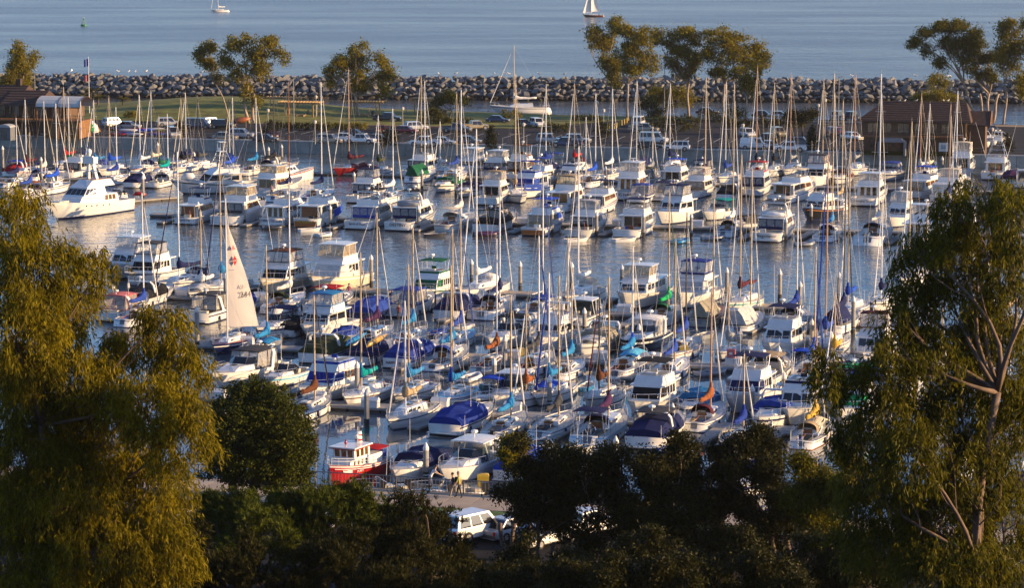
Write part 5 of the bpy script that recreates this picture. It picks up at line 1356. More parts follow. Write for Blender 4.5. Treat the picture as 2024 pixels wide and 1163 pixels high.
# ================================================================== red and white tug
def tug():
    L, B = 10.8, 3.9
    bowp = ground(652, 966)
    yaw = R(206); d = Vector((math.sin(yaw), math.cos(yaw), 0))
    c = bowp - d * (L / 2 * .74)
    r = tag(empty('tugboat', (c.x, c.y, 0), -yaw), 'red and white tug named PUPPY with square wheelhouse behind the railing', 'tugboat')
    r.scale = (.74,) * 3
    H = Hull(L, B, 1.5, 2.4, tw=.80, flare=.12, rake=.06, full=2.6)
    H.mesh(r, paint('red'), paint('red'), gel('red'), gel('white'), (.90, .965))
    H.deck(r, deckm(), (.05, .22), gel('offwhite'), .5, .78)
    for tt in (.60, .66):   # red rubbing strakes
        for sd in (1, -1):
            MB().tube([(lambda p: (p.x * sd + .03 * sd, p.y, p.z))(H.pt(t, tt + .16)) for t in (0.0, .15, .3, .45, .6, .75, .88, .97)], .05, 5).build('rubbing_strake', gel('red' if tt < .62 else 'white'), r)
    for sd in (1, -1):
        lettering('PUPPY', .36, gel('white'), r, (lambda p: (p.x * sd + .09 * sd, p.y, p.z))(H.pt(.70, .70)), (lambda a, b: (sd * (b - a).x, sd * sd * (b - a).y * sd, sd * (b - a).z * 0) if sd > 0 else ((b - a).x, -(b - a).y, 0))(H.pt(.66, .70), H.pt(.74, .70)), (0, 0, 1), 'name_lettering', .015, .25)
        MB().slab([(lambda p: Vector((p.x * sd + .05 * sd, p.y, p.z)))(H.pt(t, h)) for t, h in (((.80, .64), (.90, .64), (.90, .78), (.80, .78)) if sd > 0 else ((.90, .64), (.80, .64), (.80, .78), (.90, .78)))], t=.02).build('name_board', gel('white'), r)
    zd = H.zs(.5) - .1
    hb, F = house(-.30 * L, .30 * L, .38 * B, .30 * B, zd - .25, .85, .02 * L, .02, .03, .02, zd)
    tr_ = hb.build('deckhouse', gel('white'), r)
    for sd in ('star', 'port'):
        panels(F[sd], 4, .08, .55, .35, .85, .06, 'window', glassb(), tr_)
    z1 = zd + .80
    hb, G = house(-.06 * L, .22 * L, .36 * B, .33 * B, z1, 1.25, -.12, .0, .02, .0)
    wh = hb.build('wheelhouse', gel('white'), r)
    panels(G['front'], 3, .05, .95, .25, .85, .08, 'window', glassb(), wh)
    for sd in ('star', 'port'):
        panels(G[sd], 3, .08, .92, .25, .85, .09, 'window', glassb(), wh)
    MB().box((0, .085 * L, z1 + 1.32), (.80 * B, .36 * L, .12)).build('wheelhouse_roof', gel('white'), r)
    MB().box((0, .085 * L, z1 + 1.20), (.82 * B, .37 * L, .07)).build('roof_trim', gel('red'), r)
    MB().cyl((0, -.07 * L, z1 + 1.3), .40, 1.15, 12, r2=.34).build('funnel', gel('white'), r, smooth=True)
    for z in (1.55, 2.05): MB().cyl((0, -.07 * L, z1 + z), .415 - (z - 1.3) * .05, .16, 12).build('funnel_band', gel('red'), r)
    MB().tube([(.4, .12 * L, z1 + 1.35), (.4, .12 * L, z1 + 1.6), (.4, .12 * L, z1 + 1.95)], [.05, .17, .05], 8).build('searchlight', gel('red'), r, smooth=True)
    b = MB().tube([(-.2, -.02 * L, z1 + 1.3), (-.2, -.02 * L, z1 + 3.1)], .04, 5); b.box((-.2, -.02 * L, z1 + 2.7), (.9, .06, .06)); b.tube([(-.2, .0, z1 + 2.0), (-.2, 0, z1 + 2.15), (-.2, 0, z1 + 2.3)], [.3, .32, .1], 9); b.build('mast', gel('white'), r)
    canopy(r, -.46 * L, -.22 * L, .36 * B, zd + 1.15, .18, canvas('red'), 'aft_awning'); frame_posts(r, -.46 * L, -.22 * L, .36 * B, .36 * B, zd - .3, zd + 1.18, 3)
    MB().box((0, -.40 * L, zd + .35), (.55 * B, .10 * L, .7)).build('stern_curtain', canvas('blue'), r)
    b = MB()
    P = [H.sheer(t, .05, .75) for t in (.45, .55, .65, .75, .85, .93, .985)]
    for hh in (0, -.3): b.tube([(-p.x, p.y, p.z + hh) for p in P] + [(p.x, p.y, p.z + hh) for p in reversed(P)], .025, 4)
    for p in P:
        for sd in (1, -1): b.tube([(p.x * sd, p.y, p.z - .75), (p.x * sd, p.y, p.z)], .022, 4)
    b.build('bow_rail', gel('white'), r)
    b = MB().tube([(0.0, L / 2 - .1, .9), (0, L / 2 + .12, 1.0), (0, L / 2 + .1, 1.45)], [.16, .24, .16], 7); b.build('bow_fender', rubber(), r)
    b = MB().tube([(.42 * B, 1.4 + .25 * math.cos(a), zd + .5 + .25 * math.sin(a)) for a in [k * math.pi / 5 for k in range(11)]], .06, 5, cap=False); b.build('lifebuoy', gel('white'), r)
tug()
# ================================================================== sailboat drying its mainsail
r, H, g = S(449, 706, 392, 9.5, tw=1, label='navy hulled sloop with its white mainsail numbered 264 hoisted', hull='navy', boot='navy', bottom='navy', stripe='white', cover='navy', cover2='blue', mastc='alu', sail=True, deckc='red', jib=None, yaw=16)
def hoist(r, g):
    ym, zb, bl, top = g['ym'], g['zb'], g['bl'], g['top']; V = []; n, m = 26, 11
    def pt(u, v):       # u along the foot, v up the luff
        leech = (1 - v) ** .92 * (1 + .10 * math.sin(math.pi * v)); bx = bl * 1.06 * leech * u
        side = (.30 * math.sin(math.pi * u) * (1 - v * .6) + .07 * math.sin(7 * v + 4 * u) * u + .04 * math.sin(23 * v + 9 * u) * u)
        return Vector((-bx * .58 - side * .5, ym - .08 - bx * .81 + side * .35, zb + .15 + (top - 2.3 - zb) * v - .25 * u * (1 - v)))
    mb = MB()
    for i in range(n):
        for j in range(m): mb.v.append(tuple(pt(j / (m - 1), i / (n - 1))))
    for i in range(n - 1):
        for j in range(m - 1):
            a = i * m + j; mb.f.append((a, a + 1, a + m + 1, a + m)); mb.mi.append(0)
    me = mb.build('mainsail', leafmat('sailcloth', (.52, .48, .46), (.60, .56, .53), .3), r, smooth=True)
    for v in (.16, .33, .50, .66, .82):      # seams of the cloths
        MB().tube([pt(u / 6, v) + Vector((.012, -.012, 0)) for u in range(7)], .012, 4).build('seam', mat('sail_seam', (.45, .42, .40), .8), me)
    X = Vector((-.58, -.81, 0)).normalized()
    for su in (1, -1):
        off = Vector((X.y, -X.x, 0)) * (.20 * su)
        lettering('264', .85, paint('black'), me, pt(.68, .30) + off * (1.15 if su > 0 else -.0) , X if su > 0 else -X, (0, 0, 1), 'sail_number', .006) if su > 0 else None
        if su > 0:
            lettering('ASI', .6, mat('faded_print', (.40, .36, .35), .8), me, pt(.64, .375) + off * 1.15, X, (0, 0, 1), 'sail_letters', .006)
    for v, cc in ((.72, 'pink'), (.62, 'red')):   # triangular class emblems
        o = pt(.45, v) + Vector((X.y, -X.x, 0)) * .22
        b = MB(); up = Vector((0, 0, 1)); n_ = Vector((X.y, -X.x, 0)) * .02
        for s_, z0 in ((1, .04), (-1, -.04)):
            if s_ < 0 and cc == 'pink': continue
            tri = [o + X * -.27 + up * z0, o + X * .27 + up * z0, o + up * (z0 + s_ * .46)]
            b.add(tri + [p + n_ for p in tri], [(0, 1, 2), (5, 4, 3), (0, 3, 4, 1), (1, 4, 5, 2), (2, 5, 3, 0)])
        b.build('sail_emblem', mat('emblem_' + cc, PAL[cc], .8), me)
hoist(r, g)
# ================================================================== boats under way
def sailing(px, y, L, yaw, mt, label, hull='white', sails=True, people=0, mainonly=False, stripe='navy', cover=None, mastc='white'):
    P = ground(px, y); h = R(yaw)
    r, H, g = sailboat(px, y, mt, L, yaw=yaw, tw=0, label=label, hull=hull, stripe=stripe, boot=hull, bottom='black', cover=cover, mastc=mastc, sail=sails, jib=None if sails else 'white', detail=False)
    r.location = (P.x, P.y, 0); BOATS.pop()
    if sails:
        m = mat('sail_white', (.80, .78, .74), .8, 0, .04, .3)
        def tri(a, b, c, nm, bulge):
            a, b, c = Vector(a), Vector(b), Vector(c); mb = MB(); n = 8
            idx = {}
            for i in range(n + 1):
                for j in range(n + 1 - i):
                    u, v = i / n, j / n; p = a * (1 - u - v) + b * u + c * v
                    p.x += bulge * 27 * u * v * (1 - u - v) * .5 + bulge * 2 * u * (1 - u - v)
                    idx[i, j] = len(mb.v); mb.v.append(tuple(p))
            for i in range(n):
                for j in range(n - i):
                    mb.f.append((idx[i, j], idx[i + 1, j], idx[i, j + 1])); mb.mi.append(0)
                    if i + j < n - 1: mb.f.append((idx[i + 1, j], idx[i + 1, j + 1], idx[i, j + 1])); mb.mi.append(0)
            mb.build(nm, m, r, smooth=True)
        tri((0, g['ym'] - .1, g['zb'] + .1), (0.5, g['ym'] - g['bl'], g['zb'] + .2), (0, g['ym'] - .05, g['top'] - .3), 'mainsail', .5)
        tri((0, L * .48, 1.6), (.4, g['ym'] - .05 * L, g['zb'] - .5), (0, g['ym'] + .1, g['top'] * .93), 'headsail', .5)
    return r, H, g
sailing(1173, 33, 9.0, 268, -32, 'dark hulled sailboat under full white sail on the open sea', hull='brown', stripe='wood')
sailing(435, 23, 8.0, 250, -60, 'small white sailboat with bare mast motoring on the open sea', sails=False, cover='white')
r, H, g = sailing(1028, 222, 13.5, 262, 90, 'white cruising sloop passing along the channel behind the island', sails=False, cover='white', mastc='gold')
dinghy(1300, 463 + 8, 3.4, 75, 'white skiff on the dock beside the navy bimini sportfisher', 'white', 'offwhite', inflatable=False) if False else None
dinghy(1410, 474, 3.2, 70, 'grey inflatable dinghy behind the small bare-boom sailboat', 'gray')
dinghy(1140, 478, 3.4, 72, 'white skiff behind the grey hulled sportfisher', 'white', 'offwhite', inflatable=False)
dinghy(1235, 478, 3.4, 72, 'white rowing dinghy slung behind the navy bimini sportfisher', 'white', 'offwhite', inflatable=False)
dinghy(612, 458, 3.2, 72, 'white dinghy under the orange transom of the trawler HOLIDAY', 'white', 'offwhite', inflatable=False)
dinghy(540, 453, 3.0, 72, 'dark grey inflatable tied behind CHINA CLOUD', 'charcoal')
dinghy(962, 466, 3.6, 72, 'dinghy under a purple cover behind the black-canvas cruiser', 'purple', 'gray', cover='purple')
dinghy(905, 652, 3.4, 70, 'white inflatable beside the big navy covered cruiser', 'ltgray')
dinghy(1620, 392, 3.2, 60, 'grey inflatable hanging beside the peaked-cover sport yacht', 'ltgray')
dinghy(1480, 800, 3.0, 60, 'pale inflatable tied between the pilings near the red dock cart', 'khaki') if False else None

# ================================================================== fingers, pilings, dock boxes
bpy.context.view_layer.update()
rows = {}
for q in BOATS:
    if q['py'] < 400: continue
    o = q['o']; h = -o.rotation_euler.z; d = Vector((math.sin(h), math.cos(h), 0))
    tip = o.location + d * (q['L'] / 2)
    best = None
    for k, (r, p, dn, L, wd) in DOCKS.items():
        v = tip - p; s = v.dot(dn); off = dn.cross(v).z
        if -6 < s < L + 6 and abs(off) < 9 and (best is None or abs(off) < abs(best[1])): best = (k, off, s)
    if best: rows.setdefault((best[0], best[1] > 0), []).append((best[2], q, d))
for (k, side), lst in rows.items():
    lst.sort(key=lambda a: a[0]); r, p, dn, L, wd = DOCKS[k]
    for i, (s, q, d) in enumerate(lst):
        if i % 2: continue
        # finger alongside the boat, on its starboard/port side away from its pair
        out = -d; nrm = Vector((-dn.y, dn.x, 0)); sg = 1 if out.dot(nrm) > 0 else -1
        a = s - (q['L'] * .13 + 1.3 + .7)
        if a < 1 or a > L - 1: continue
        st = p + dn * a + nrm * (sg * wd * .45)
        finger(k, st, out, q['L'] * .82)
USED_B, USED_P = set(), set()
def beside(head, P, used):
    """label that names the nearest boat not yet named by another thing of the kind"""
    n = 16 - len(head.split())
    for q in sorted(BOATS, key=lambda q: (q['o'].location - P).length):
        if q['label'] not in used and len(q['label'].split()) <= n and 'beside' not in q['label'] and 'behind' not in q['label']:
            used.add(q['label']); return head + ' ' + q['label']
PIL = [(697, 572, 530), (734, 568, 503), (932, 556, 512), (1028, 572, 516), (1130, 572, 518), (994, 668, 622), (998, 738, 662), (1155, 660, 608), (1229, 560, 522), (1254, 610, 548), (1436, 590, 528), (1263, 692, 640),
       (1541, 595, 532), (1581, 616, 556), (1658, 594, 538), (1686, 660, 585), (1604, 694, 630), (1642, 725, 655), (1539, 745, 684), (706, 800, 714), (725, 845, 768), (977, 780, 708), (1086, 808, 742), (1329, 868, 797), (1217, 930, 862),
       (1486, 826, 760), (1549, 800, 735), (842, 952, 875), (1757, 880, 790), (483, 444, 398), (653, 450, 405), (392, 442, 398), (827, 456, 405), (834, 378, 335), (901, 382, 335), (1091, 464, 415), (1179, 467, 418), (1272, 470, 420),
       (1366, 471, 421), (1553, 478, 430), (1603, 438, 402), (1511, 372, 315), (283, 396, 346), (312, 325, 281), (531, 320, 290), (557, 318, 285), (700, 372, 340), (961, 330, 298), (970, 338, 305), (1197, 368, 328), (1285, 342, 312), (1388, 338, 309), (1671, 340, 308), (1575, 345, 315), (1849, 345, 317), (1862, 338, 309), (1985, 350, 320), (82, 362, 310), (6, 340, 288), (390, 690, 605), (654, 730, 660) if False else (446, 600, 540)]
pc = mat('piling_concrete', (.30, .285, .26), .85, 0, .2, 1.2); pw_ = mat('piling_cap', (.74, .73, .70), .6); pd = mat('piling_tidemark', (.05, .045, .035), .9, 0, .3, 3)
for k, (px, yb, yt) in enumerate(PIL):
    P = ground(px, yb); top = z_at(yt, P.y); rr = .23
    r = tag(empty('piling', (P.x, P.y, 0)), beside('white-capped piling beside the', P, USED_P), 'piling', 'mooring pilings of the marina')
    MB().cyl((0, 0, -1), rr, 1.75, 10).build('wet_base', pd, r); MB().cyl((0, 0, .74), rr * .99, top - .74 - .55, 10).build('shaft', pc, r, smooth=False)
    MB().tube([(0, 0, top - .62), (0, 0, top - .42), (0, 0, top)], [rr * 1.05, rr * 1.05, .03], 10).build('cap', pw_, r)
    if yb > 480 and random.random() < .5:
        MB().tube([(rr * 1.1 * math.cos(a), rr * 1.1 * math.sin(a), .5) for a in [j * math.pi / 4 for j in range(9)]], .05, 4, cap=False).build('guide_collar', steel(), r)
def dock_box(P, rz, label, cc='white', sc=1.0):
    r = tag(empty('dock_box', P, rz), label, 'dock box', 'white storage boxes on the docks'); r.scale = (sc,) * 3
    MB().box((0, 0, .32), (1.5, .75, .64)).build('chest', gel(cc), r)
    MB().add([(-.8, -.42, .65), (.8, -.42, .65), (.8, .42, .65), (-.8, .42, .65), (-.74, 0, .92), (.74, 0, .92)], [(0, 1, 5, 4), (2, 3, 4, 5), (1, 2, 5), (3, 0, 4), (3, 2, 1, 0)]).build('lid', gel('white'), r)
    return r
for key, n in (('D1', 11), ('D2', 13), ('D3', 11), ('DA', 9)):
    r, p, dn, L, wd = DOCKS[key]
    for i in range(n):
        s = L * (i + .5 + random.uniform(-.25, .25)) / n; nrm = Vector((-dn.y, dn.x, 0)); sg = random.choice((1, -1))
        P = p + dn * s + nrm * (sg * (wd / 2 - .42)); P.z = .432
        dock_box(P, math.atan2(dn.y, dn.x), beside('white pitched-lid dock box beside the', P, USED_B))
# red information board on the middle dock and the red float by the big yacht
P = ground(1445, 722, .43)
r = tag(empty('notice_stand', P, R(-15)), 'dark pink notice stand on the middle floating dock', 'notice stand')
b = MB().box((-.32, 0, .2), (.14, .3, .4)); b.box((.32, 0, .2), (.14, .3, .4)); b.box((0, 0, .95), (.8, .35, 1.2)); b.build('cabinet', paint('pink'), r); MB().box((0, -.19, 1.15), (.3, .03, .22)).build('notice', gel('white'), r)
P = ground(276, 392); o = MB().tube([(-1.0, 0, .45), (-.6, 0, .7), (.6, 0, .7), (1.0, 0, .45)], [.12, .3, .3, .12], 8).build('dock_float', paint('red'), None, smooth=True); o.location = P; tag(o, 'red covered float on the short dock by the big motor yacht', 'float')
# bright yellow bins and gear
for px, py, cc, lb in ((1028, 708, 'yellow', 'yellow bucket locker beside the wooden-door sloop'), (1352, 702, 'yellow', 'lime yellow bag on the deck beside the middle dock'), (955, 962, 'yellow', 'yellow locker box behind the promenade railing')):
    P = ground(px, py, .43); o = MB().loft([[(w_ * a, w_ * b_, z) for a, b_ in ((-1, -.7), (1, -.7), (1, .7), (-1, .7))] for w_, z in ((.42, 0), (.45, .8), (.40, .95), (.15, 1.0))]).build('locker', paint(cc)); o.location = P; tag(o, lb, 'locker')
# gangway landing stages at the fairway
for px, py, lb in ((1105 / 4.474 + 480, 574, 'sunlit landing float beside the amber sportfisher'), (1030, 580, 'sunlit dock end float with a piling at the fairway'), (1535, 606, 'wide sunlit dock platform at the fairway edge')):
    P = ground(px, py, .4); r = tag(empty('dock_float', P, R(-14)), lb, 'float')
    MB().box((0, 0, -.08), (5.5, 3.2, .2)).build('deck', mat('dock_plank', (.42, .34, .24), .8, 0, .2, 2), r); MB().box((0, 0, -.32), (5.3, 3.0, .3)).build('pontoon', df, r)

# small tenders tied in the gaps
USED_D = set()
for i, (px, py) in enumerate(((470, 662), (655, 660), (760, 668), (862, 662), (935, 672), (1120, 664), (1200, 668), (1395, 668), (1590, 682), (560, 742), (672, 745), (930, 752), (1000, 765), (1160, 770), (1405, 742), (940, 885), (1145, 895), (1330, 900), (640, 468), (860, 468), (1345, 480), (1590, 486))):
    cc = ('gray', 'white', 'ltgray', 'royal', 'white', 'charcoal', 'cyan')[i % 7]
    P = ground(px, py); nm = {'royal': 'blue', 'cyan': 'turquoise', 'ltgray': 'pale grey', 'gray': 'grey', 'charcoal': 'black'}.get(cc, cc)
    dinghy(px, py, 2.6 + .5 * (i % 3), 19 + (i * 37 % 80), beside('small %s tender tied near the' % nm, P, USED_D), cc, 'offwhite', inflatable=i % 3 != 1)
# ================================================================== trees
BARK = mat('eucalyptus_bark', (.34, .26, .19), .8, 0, .3, 1.5, bump=.3); BARKR = mat('weathered_bark', (.15, .10, .07), .85, 0, .35, 1.5, bump=.3); BARKD = mat('dark_bark', (.10, .07, .05), .9, 0, .3, 2, bump=.4)
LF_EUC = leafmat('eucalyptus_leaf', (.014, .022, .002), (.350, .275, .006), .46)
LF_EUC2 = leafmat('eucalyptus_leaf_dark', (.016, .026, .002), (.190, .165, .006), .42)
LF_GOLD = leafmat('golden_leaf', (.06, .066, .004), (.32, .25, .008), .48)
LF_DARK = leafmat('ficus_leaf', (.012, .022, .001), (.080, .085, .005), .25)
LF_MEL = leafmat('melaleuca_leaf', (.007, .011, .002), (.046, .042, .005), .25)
LF_PINE = leafmat('pine_needle', (.016, .032, .003), (.105, .120, .008), .28)
LF_HEDGE = leafmat('hedge_leaf', (.018, .026, .004), (.09, .080, .010), .3)
def leaf_cloud(name, pts, dirs, ln, wd, m, parent, jit=.35):
    n = len(pts)
    d = dirs / np.maximum(1e-6, np.linalg.norm(dirs, axis=1, keepdims=True))
    a = rng.normal(size=(n, 3)); s = np.cross(d, a); s /= np.maximum(1e-6, np.linalg.norm(s, axis=1, keepdims=True))
    L = ln * (1 + jit * rng.uniform(-1, 1, (n, 1))); W = wd * (1 + jit * rng.uniform(-1, 1, (n, 1)))
    nn = np.cross(d, s)
    V = np.stack([pts, pts + d * L * .45 + s * W * .5 + nn * L * .04, pts + d * L, pts + d * L * .45 - s * W * .5 + nn * L * .04], 1).reshape(-1, 3)
    Q = np.arange(n * 4).reshape(n, 4)
    return fast_mesh(name, V, Q, m, parent)
def crown_points(blobs, n, cl_n, cl_r, shell=.55):
    """clumped points through the blobs: blobs are (centre, radii)"""
    vol = np.array([b[1][0] * b[1][1] * b[1][2] for b in blobs]) ** .75; vol /= vol.sum()
    C, W = [], []
    for (c, rr), v in zip(blobs, vol):
        k = max(2, int(cl_n * v))
        u = rng.normal(size=(k, 3)); u /= np.linalg.norm(u, axis=1, keepdims=True)
        rad = (shell + (1 - shell) * rng.uniform(0, 1, (k, 1)) ** .8) * (1 + .16 * rng.normal(size=(k, 1)))
        C.append(np.array(c) + u * rad * np.array(rr))
    C = np.concatenate(C)
    idx = rng.integers(0, len(C), n)
    sz = cl_r * (.55 + .9 * rng.uniform(0, 1, len(C)))
    P = C[idx] + rng.normal(size=(n, 3)) * sz[idx][:, None] * np.array([1, 1, .75])
    return P, C
def subs(blobs, k=7):
    """break each blob into uneven lumps"""
    out = []
    for c, rr in blobs:
        c, rr = np.array(c), np.array(rr)
        for i in range(k):
            u = rng.normal(size=3); u /= np.linalg.norm(u); f = rng.uniform(.28, .55)
            out.append((c + u * rr * rng.uniform(.35, .85), rr * f))
    return out
def limb(mb, a, b, r0, r1, bend=.12, n=6, seg=6):
    a, b = Vector(a), Vector(b); d = b - a; L = d.length
    o = Vector((random.uniform(-1, 1), random.uniform(-1, 1), random.uniform(-.2, .6))) * L * bend
    o2 = Vector((random.uniform(-1, 1), random.uniform(-1, 1), random.uniform(-.3, .3))) * L * bend * .4
    pts = []
    for i in range(n + 1):
        t = i / n; pts.append(a + d * t + o * math.sin(math.pi * t) + o2 * math.sin(2 * math.pi * t))
    mb.tube(pts, [r0 + (r1 - r0) * (i / n) for i in range(n + 1)], seg)
    return pts
def tree(name, label, base, blobs, n, ln, wd, droop, lm, bark, trunk_r, group=None, cl_n=260, cl_r=.45, fork=.35, cat='tree', shell=.5, trunk_to=None, up=False, forks=1, lumpy=True):
    """blobs in world coordinates relative to base"""
    r = tag(empty(name, base), label, cat, group)
    cz = max(b[0][2] for b in blobs); cen = np.mean([b[0] for b in blobs], 0)
    tb = MB(); fk = Vector(trunk_to) if trunk_to else Vector((cen[0] * fork * .6, cen[1] * fork * .6, max(1.0, cz * fork)))
    for q in range(forks):
        off = Vector(((q - (forks - 1) / 2) * trunk_r * 2.2, 0, 0))
        limb(tb, off + Vector((0, 0, -.3)), fk + off * 2.5, trunk_r, trunk_r * .7, .07, 6, 8)
    tb.build('trunk', bark, r, smooth=True)
    for (c, rr) in blobs:
        b = MB(); e = Vector(c) - Vector((0, 0, rr[2] * .3))
        pts = limb(b, fk, e, trunk_r * .55, trunk_r * .16, .13)
        for k in range(4):
            u = rng.normal(size=3); u /= np.linalg.norm(u)
            q = Vector(c) + Vector(u * np.array(rr)) * .8; limb(b, pts[random.choice((3, 4, 5, 6))], q, trunk_r * .16, trunk_r * .04, .15, 5, 5)
        b.build('limb', bark, r, smooth=True)
    P, C = crown_points(subs(blobs) if lumpy else blobs, n, cl_n, cl_r, shell)
    D = rng.normal(size=P.shape)
    D[:, 2] += (2.2 * droop if up else -2.2 * droop)
    leaf_cloud('crown', P, D, ln, wd, lm, r)
    return r
def px_blobs(base, Y, lst, depth=.8):
    """blobs given as photo pixel discs at distance Y; depth is as large as the width"""
    out = []
    for (px, py, rx, ry) in lst:
        dy = random.uniform(-1, 1) * depth; p = at_depth(px, py, Y + dy); s = Y * cp / FPX * 1.0
        s = ((Y + dy) * cp + (CH - p.z) * sp) / FPX
        out.append(((p.x - base.x, p.y - base.y, p.z - base.z), (rx * s, max(rx, ry) * s * .85, ry * s)))
    return out
# ---- trees of the island
def island_tree(px, py, lst, label, lm=LF_EUC, n=5200, tr=.28, trunk_to=None, fork=.4, ln=.55, wd=.19, droop=.35, cl=420, bark=None, cat='tree', forks=1):
    b = ground(px, py, IZ)
    tt = None
    if trunk_to:
        q = at_depth(trunk_to[0], trunk_to[1], b.y); tt = (q.x - b.x, 0, q.z - b.z)
    return tree('eucalyptus_tree' if cat == 'tree' else 'shrub', label, b, px_blobs(b, b.y, lst, 1.2), int(n * 1.6), ln, wd, droop, lm, bark or BARK, tr, 'trees and shrubs on the island', cl, .50, fork, cat, .45, tt, False, forks)
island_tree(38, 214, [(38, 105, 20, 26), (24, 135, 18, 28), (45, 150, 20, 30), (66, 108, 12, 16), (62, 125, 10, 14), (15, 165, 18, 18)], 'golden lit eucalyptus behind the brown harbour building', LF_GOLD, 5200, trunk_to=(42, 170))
island_tree(497, 244, [(480, 92, 36, 26), (520, 88, 32, 24), (548, 105, 26, 20), (455, 118, 26, 24), (500, 125, 40, 26), (470, 150, 26, 16), (490, 178, 16, 22), (505, 200, 10, 14)], 'broad rounded eucalyptus with several pale stems on the lawn', LF_EUC, 6500, .35, (492, 185), forks=2)
island_tree(455, 240, [(408, 92, 18, 14), (402, 110, 13, 18), (415, 128, 14, 16), (432, 155, 12, 10)], 'slender leaning eucalyptus beside the broad rounded one', LF_EUC, 2200, .16, (428, 170))
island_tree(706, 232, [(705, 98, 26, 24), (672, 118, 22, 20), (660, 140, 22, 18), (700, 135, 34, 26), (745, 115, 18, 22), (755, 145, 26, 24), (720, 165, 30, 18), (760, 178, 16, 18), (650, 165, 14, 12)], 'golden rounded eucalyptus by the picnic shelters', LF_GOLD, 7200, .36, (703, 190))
island_tree(887, 236, [(870, 196, 20, 10), (890, 192, 24, 12), (912, 202, 16, 10), (860, 212, 12, 10)], 'small umbrella shaped tree beside the picnic shelters', LF_DARK, 2200, .2, (888, 218), bark=BARKD, ln=.35, wd=.2, forks=2)
island_tree(868, 240, [(862, 222, 14, 12), (868, 232, 12, 10)], 'rounded bush at the foot of the umbrella shaped tree', LF_HEDGE, 900, .1, bark=BARKD, cat='shrub', ln=.35, wd=.2)
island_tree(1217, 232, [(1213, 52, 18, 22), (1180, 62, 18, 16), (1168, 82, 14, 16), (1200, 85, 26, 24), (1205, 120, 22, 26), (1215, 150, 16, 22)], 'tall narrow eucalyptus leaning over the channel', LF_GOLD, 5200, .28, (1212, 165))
island_tree(1241, 238, [(1238, 66, 24, 18), (1258, 85, 28, 22), (1240, 110, 26, 26), (1272, 115, 22, 20), (1285, 135, 16, 16), (1250, 140, 22, 18), (1272, 58, 12, 10)], 'dark upright eucalyptus beside the tall narrow one', LF_EUC, 5200, .26, (1241, 165))
island_tree(1361, 230, [(1298, 70, 22, 16), (1325, 75, 26, 18), (1355, 62, 28, 18), (1385, 72, 26, 20), (1340, 98, 34, 20), (1330, 125, 22, 22), (1372, 118, 22, 26), (1360, 145, 20, 16)], 'flat topped eucalyptus with a dark spreading crown', LF_EUC, 6800, .28, (1362, 165))
island_tree(1432, 232, [(1425, 72, 30, 20), (1460, 80, 30, 18), (1488, 98, 28, 20), (1440, 105, 34, 24), (1405, 100, 22, 24), (1475, 128, 24, 22), (1418, 140, 22, 18), (1505, 120, 16, 18)], 'broad domed eucalyptus on the island shore', LF_EUC, 7200, .3, (1432, 165))
island_tree(1475, 238, [(1462, 150, 20, 22), (1478, 175, 16, 22), (1500, 135, 18, 18), (1512, 112, 14, 16), (1490, 160, 14, 18)], 'thin eucalyptus with hanging twigs beside the domed one', LF_EUC, 2600, .2, (1475, 190))
island_tree(1315, 228, [(1295, 182, 28, 14), (1335, 180, 30, 14), (1355, 198, 20, 14), (1310, 200, 30, 14)], 'rusty brown bushy tree below the flat topped eucalyptus', LF_GOLD, 2600, .15, bark=BARKD, cat='shrub', ln=.4, wd=.2)
island_tree(1290, 232, [(1282, 205, 20, 14), (1295, 222, 22, 12)], 'dark green bush beneath the dark upright eucalyptus', LF_HEDGE, 1500, .12, bark=BARKD, cat='shrub', ln=.35, wd=.2)
island_tree(1586, 268, [(1570, 224, 18, 9), (1598, 226, 18, 10), (1585, 234, 22, 8)], 'small dark tree with forked trunk in the car park', LF_MEL, 2200, .16, (1586, 245), bark=BARKD, ln=.35, wd=.2)
island_tree(1940, 240, [(1812, 82, 24, 12), (1835, 62, 24, 14), (1865, 52, 30, 14), (1900, 50, 28, 12), (1835, 95, 16, 14), (1870, 85, 28, 18), (1860, 120, 18, 14), (1905, 80, 24, 16)], 'wide spreading eucalyptus with bare crooked limbs by the brown shingled building', LF_EUC2, 6200, .3, (1905, 165))
island_tree(1955, 240, [(1930, 78, 34, 24), (1905, 105, 28, 24), (1950, 110, 30, 26), (1925, 140, 26, 20), (1960, 145, 18, 18)], 'dense dark eucalyptus with pale splayed stems', LF_EUC2, 6200, .34, (1955, 185), forks=3)
island_tree(1983, 244, [(1985, 60, 30, 20), (1990, 95, 26, 26), (2010, 80, 22, 26), (2000, 130, 24, 26), (2022, 150, 16, 30)], 'upright eucalyptus with golden underside at the channel edge', LF_EUC, 5600, .26, (1985, 165))
island_tree(2040, 246, [(2036, 55, 22, 22), (2040, 100, 26, 30), (2030, 165, 18, 30)], 'golden eucalyptus at the end of the island', LF_GOLD, 3200, .26, (2040, 180))
island_tree(1845, 232, [(1820, 188, 28, 9), (1850, 186, 30, 10), (1875, 194, 22, 9)], 'rounded golden green tree behind the shingled roof', LF_GOLD, 2600, .2, bark=BARKD, ln=.35, wd=.2, cat='shrub')
island_tree(1855, 214, [(1842, 160, 16, 10), (1858, 155, 16, 10), (1868, 165, 14, 9)], 'thin small tree in front of the breakwater stones', LF_GOLD, 900, .12, bark=BARKD, ln=.4, wd=.2)
island_tree(1480, 240, [(1462, 222, 24, 12), (1420, 228, 26, 12), (1440, 240, 30, 10)], 'dark shrubbery along the shore below the domed eucalyptus', LF_HEDGE, 2200, .1, bark=BARKD, cat='shrub', ln=.3, wd=.2)
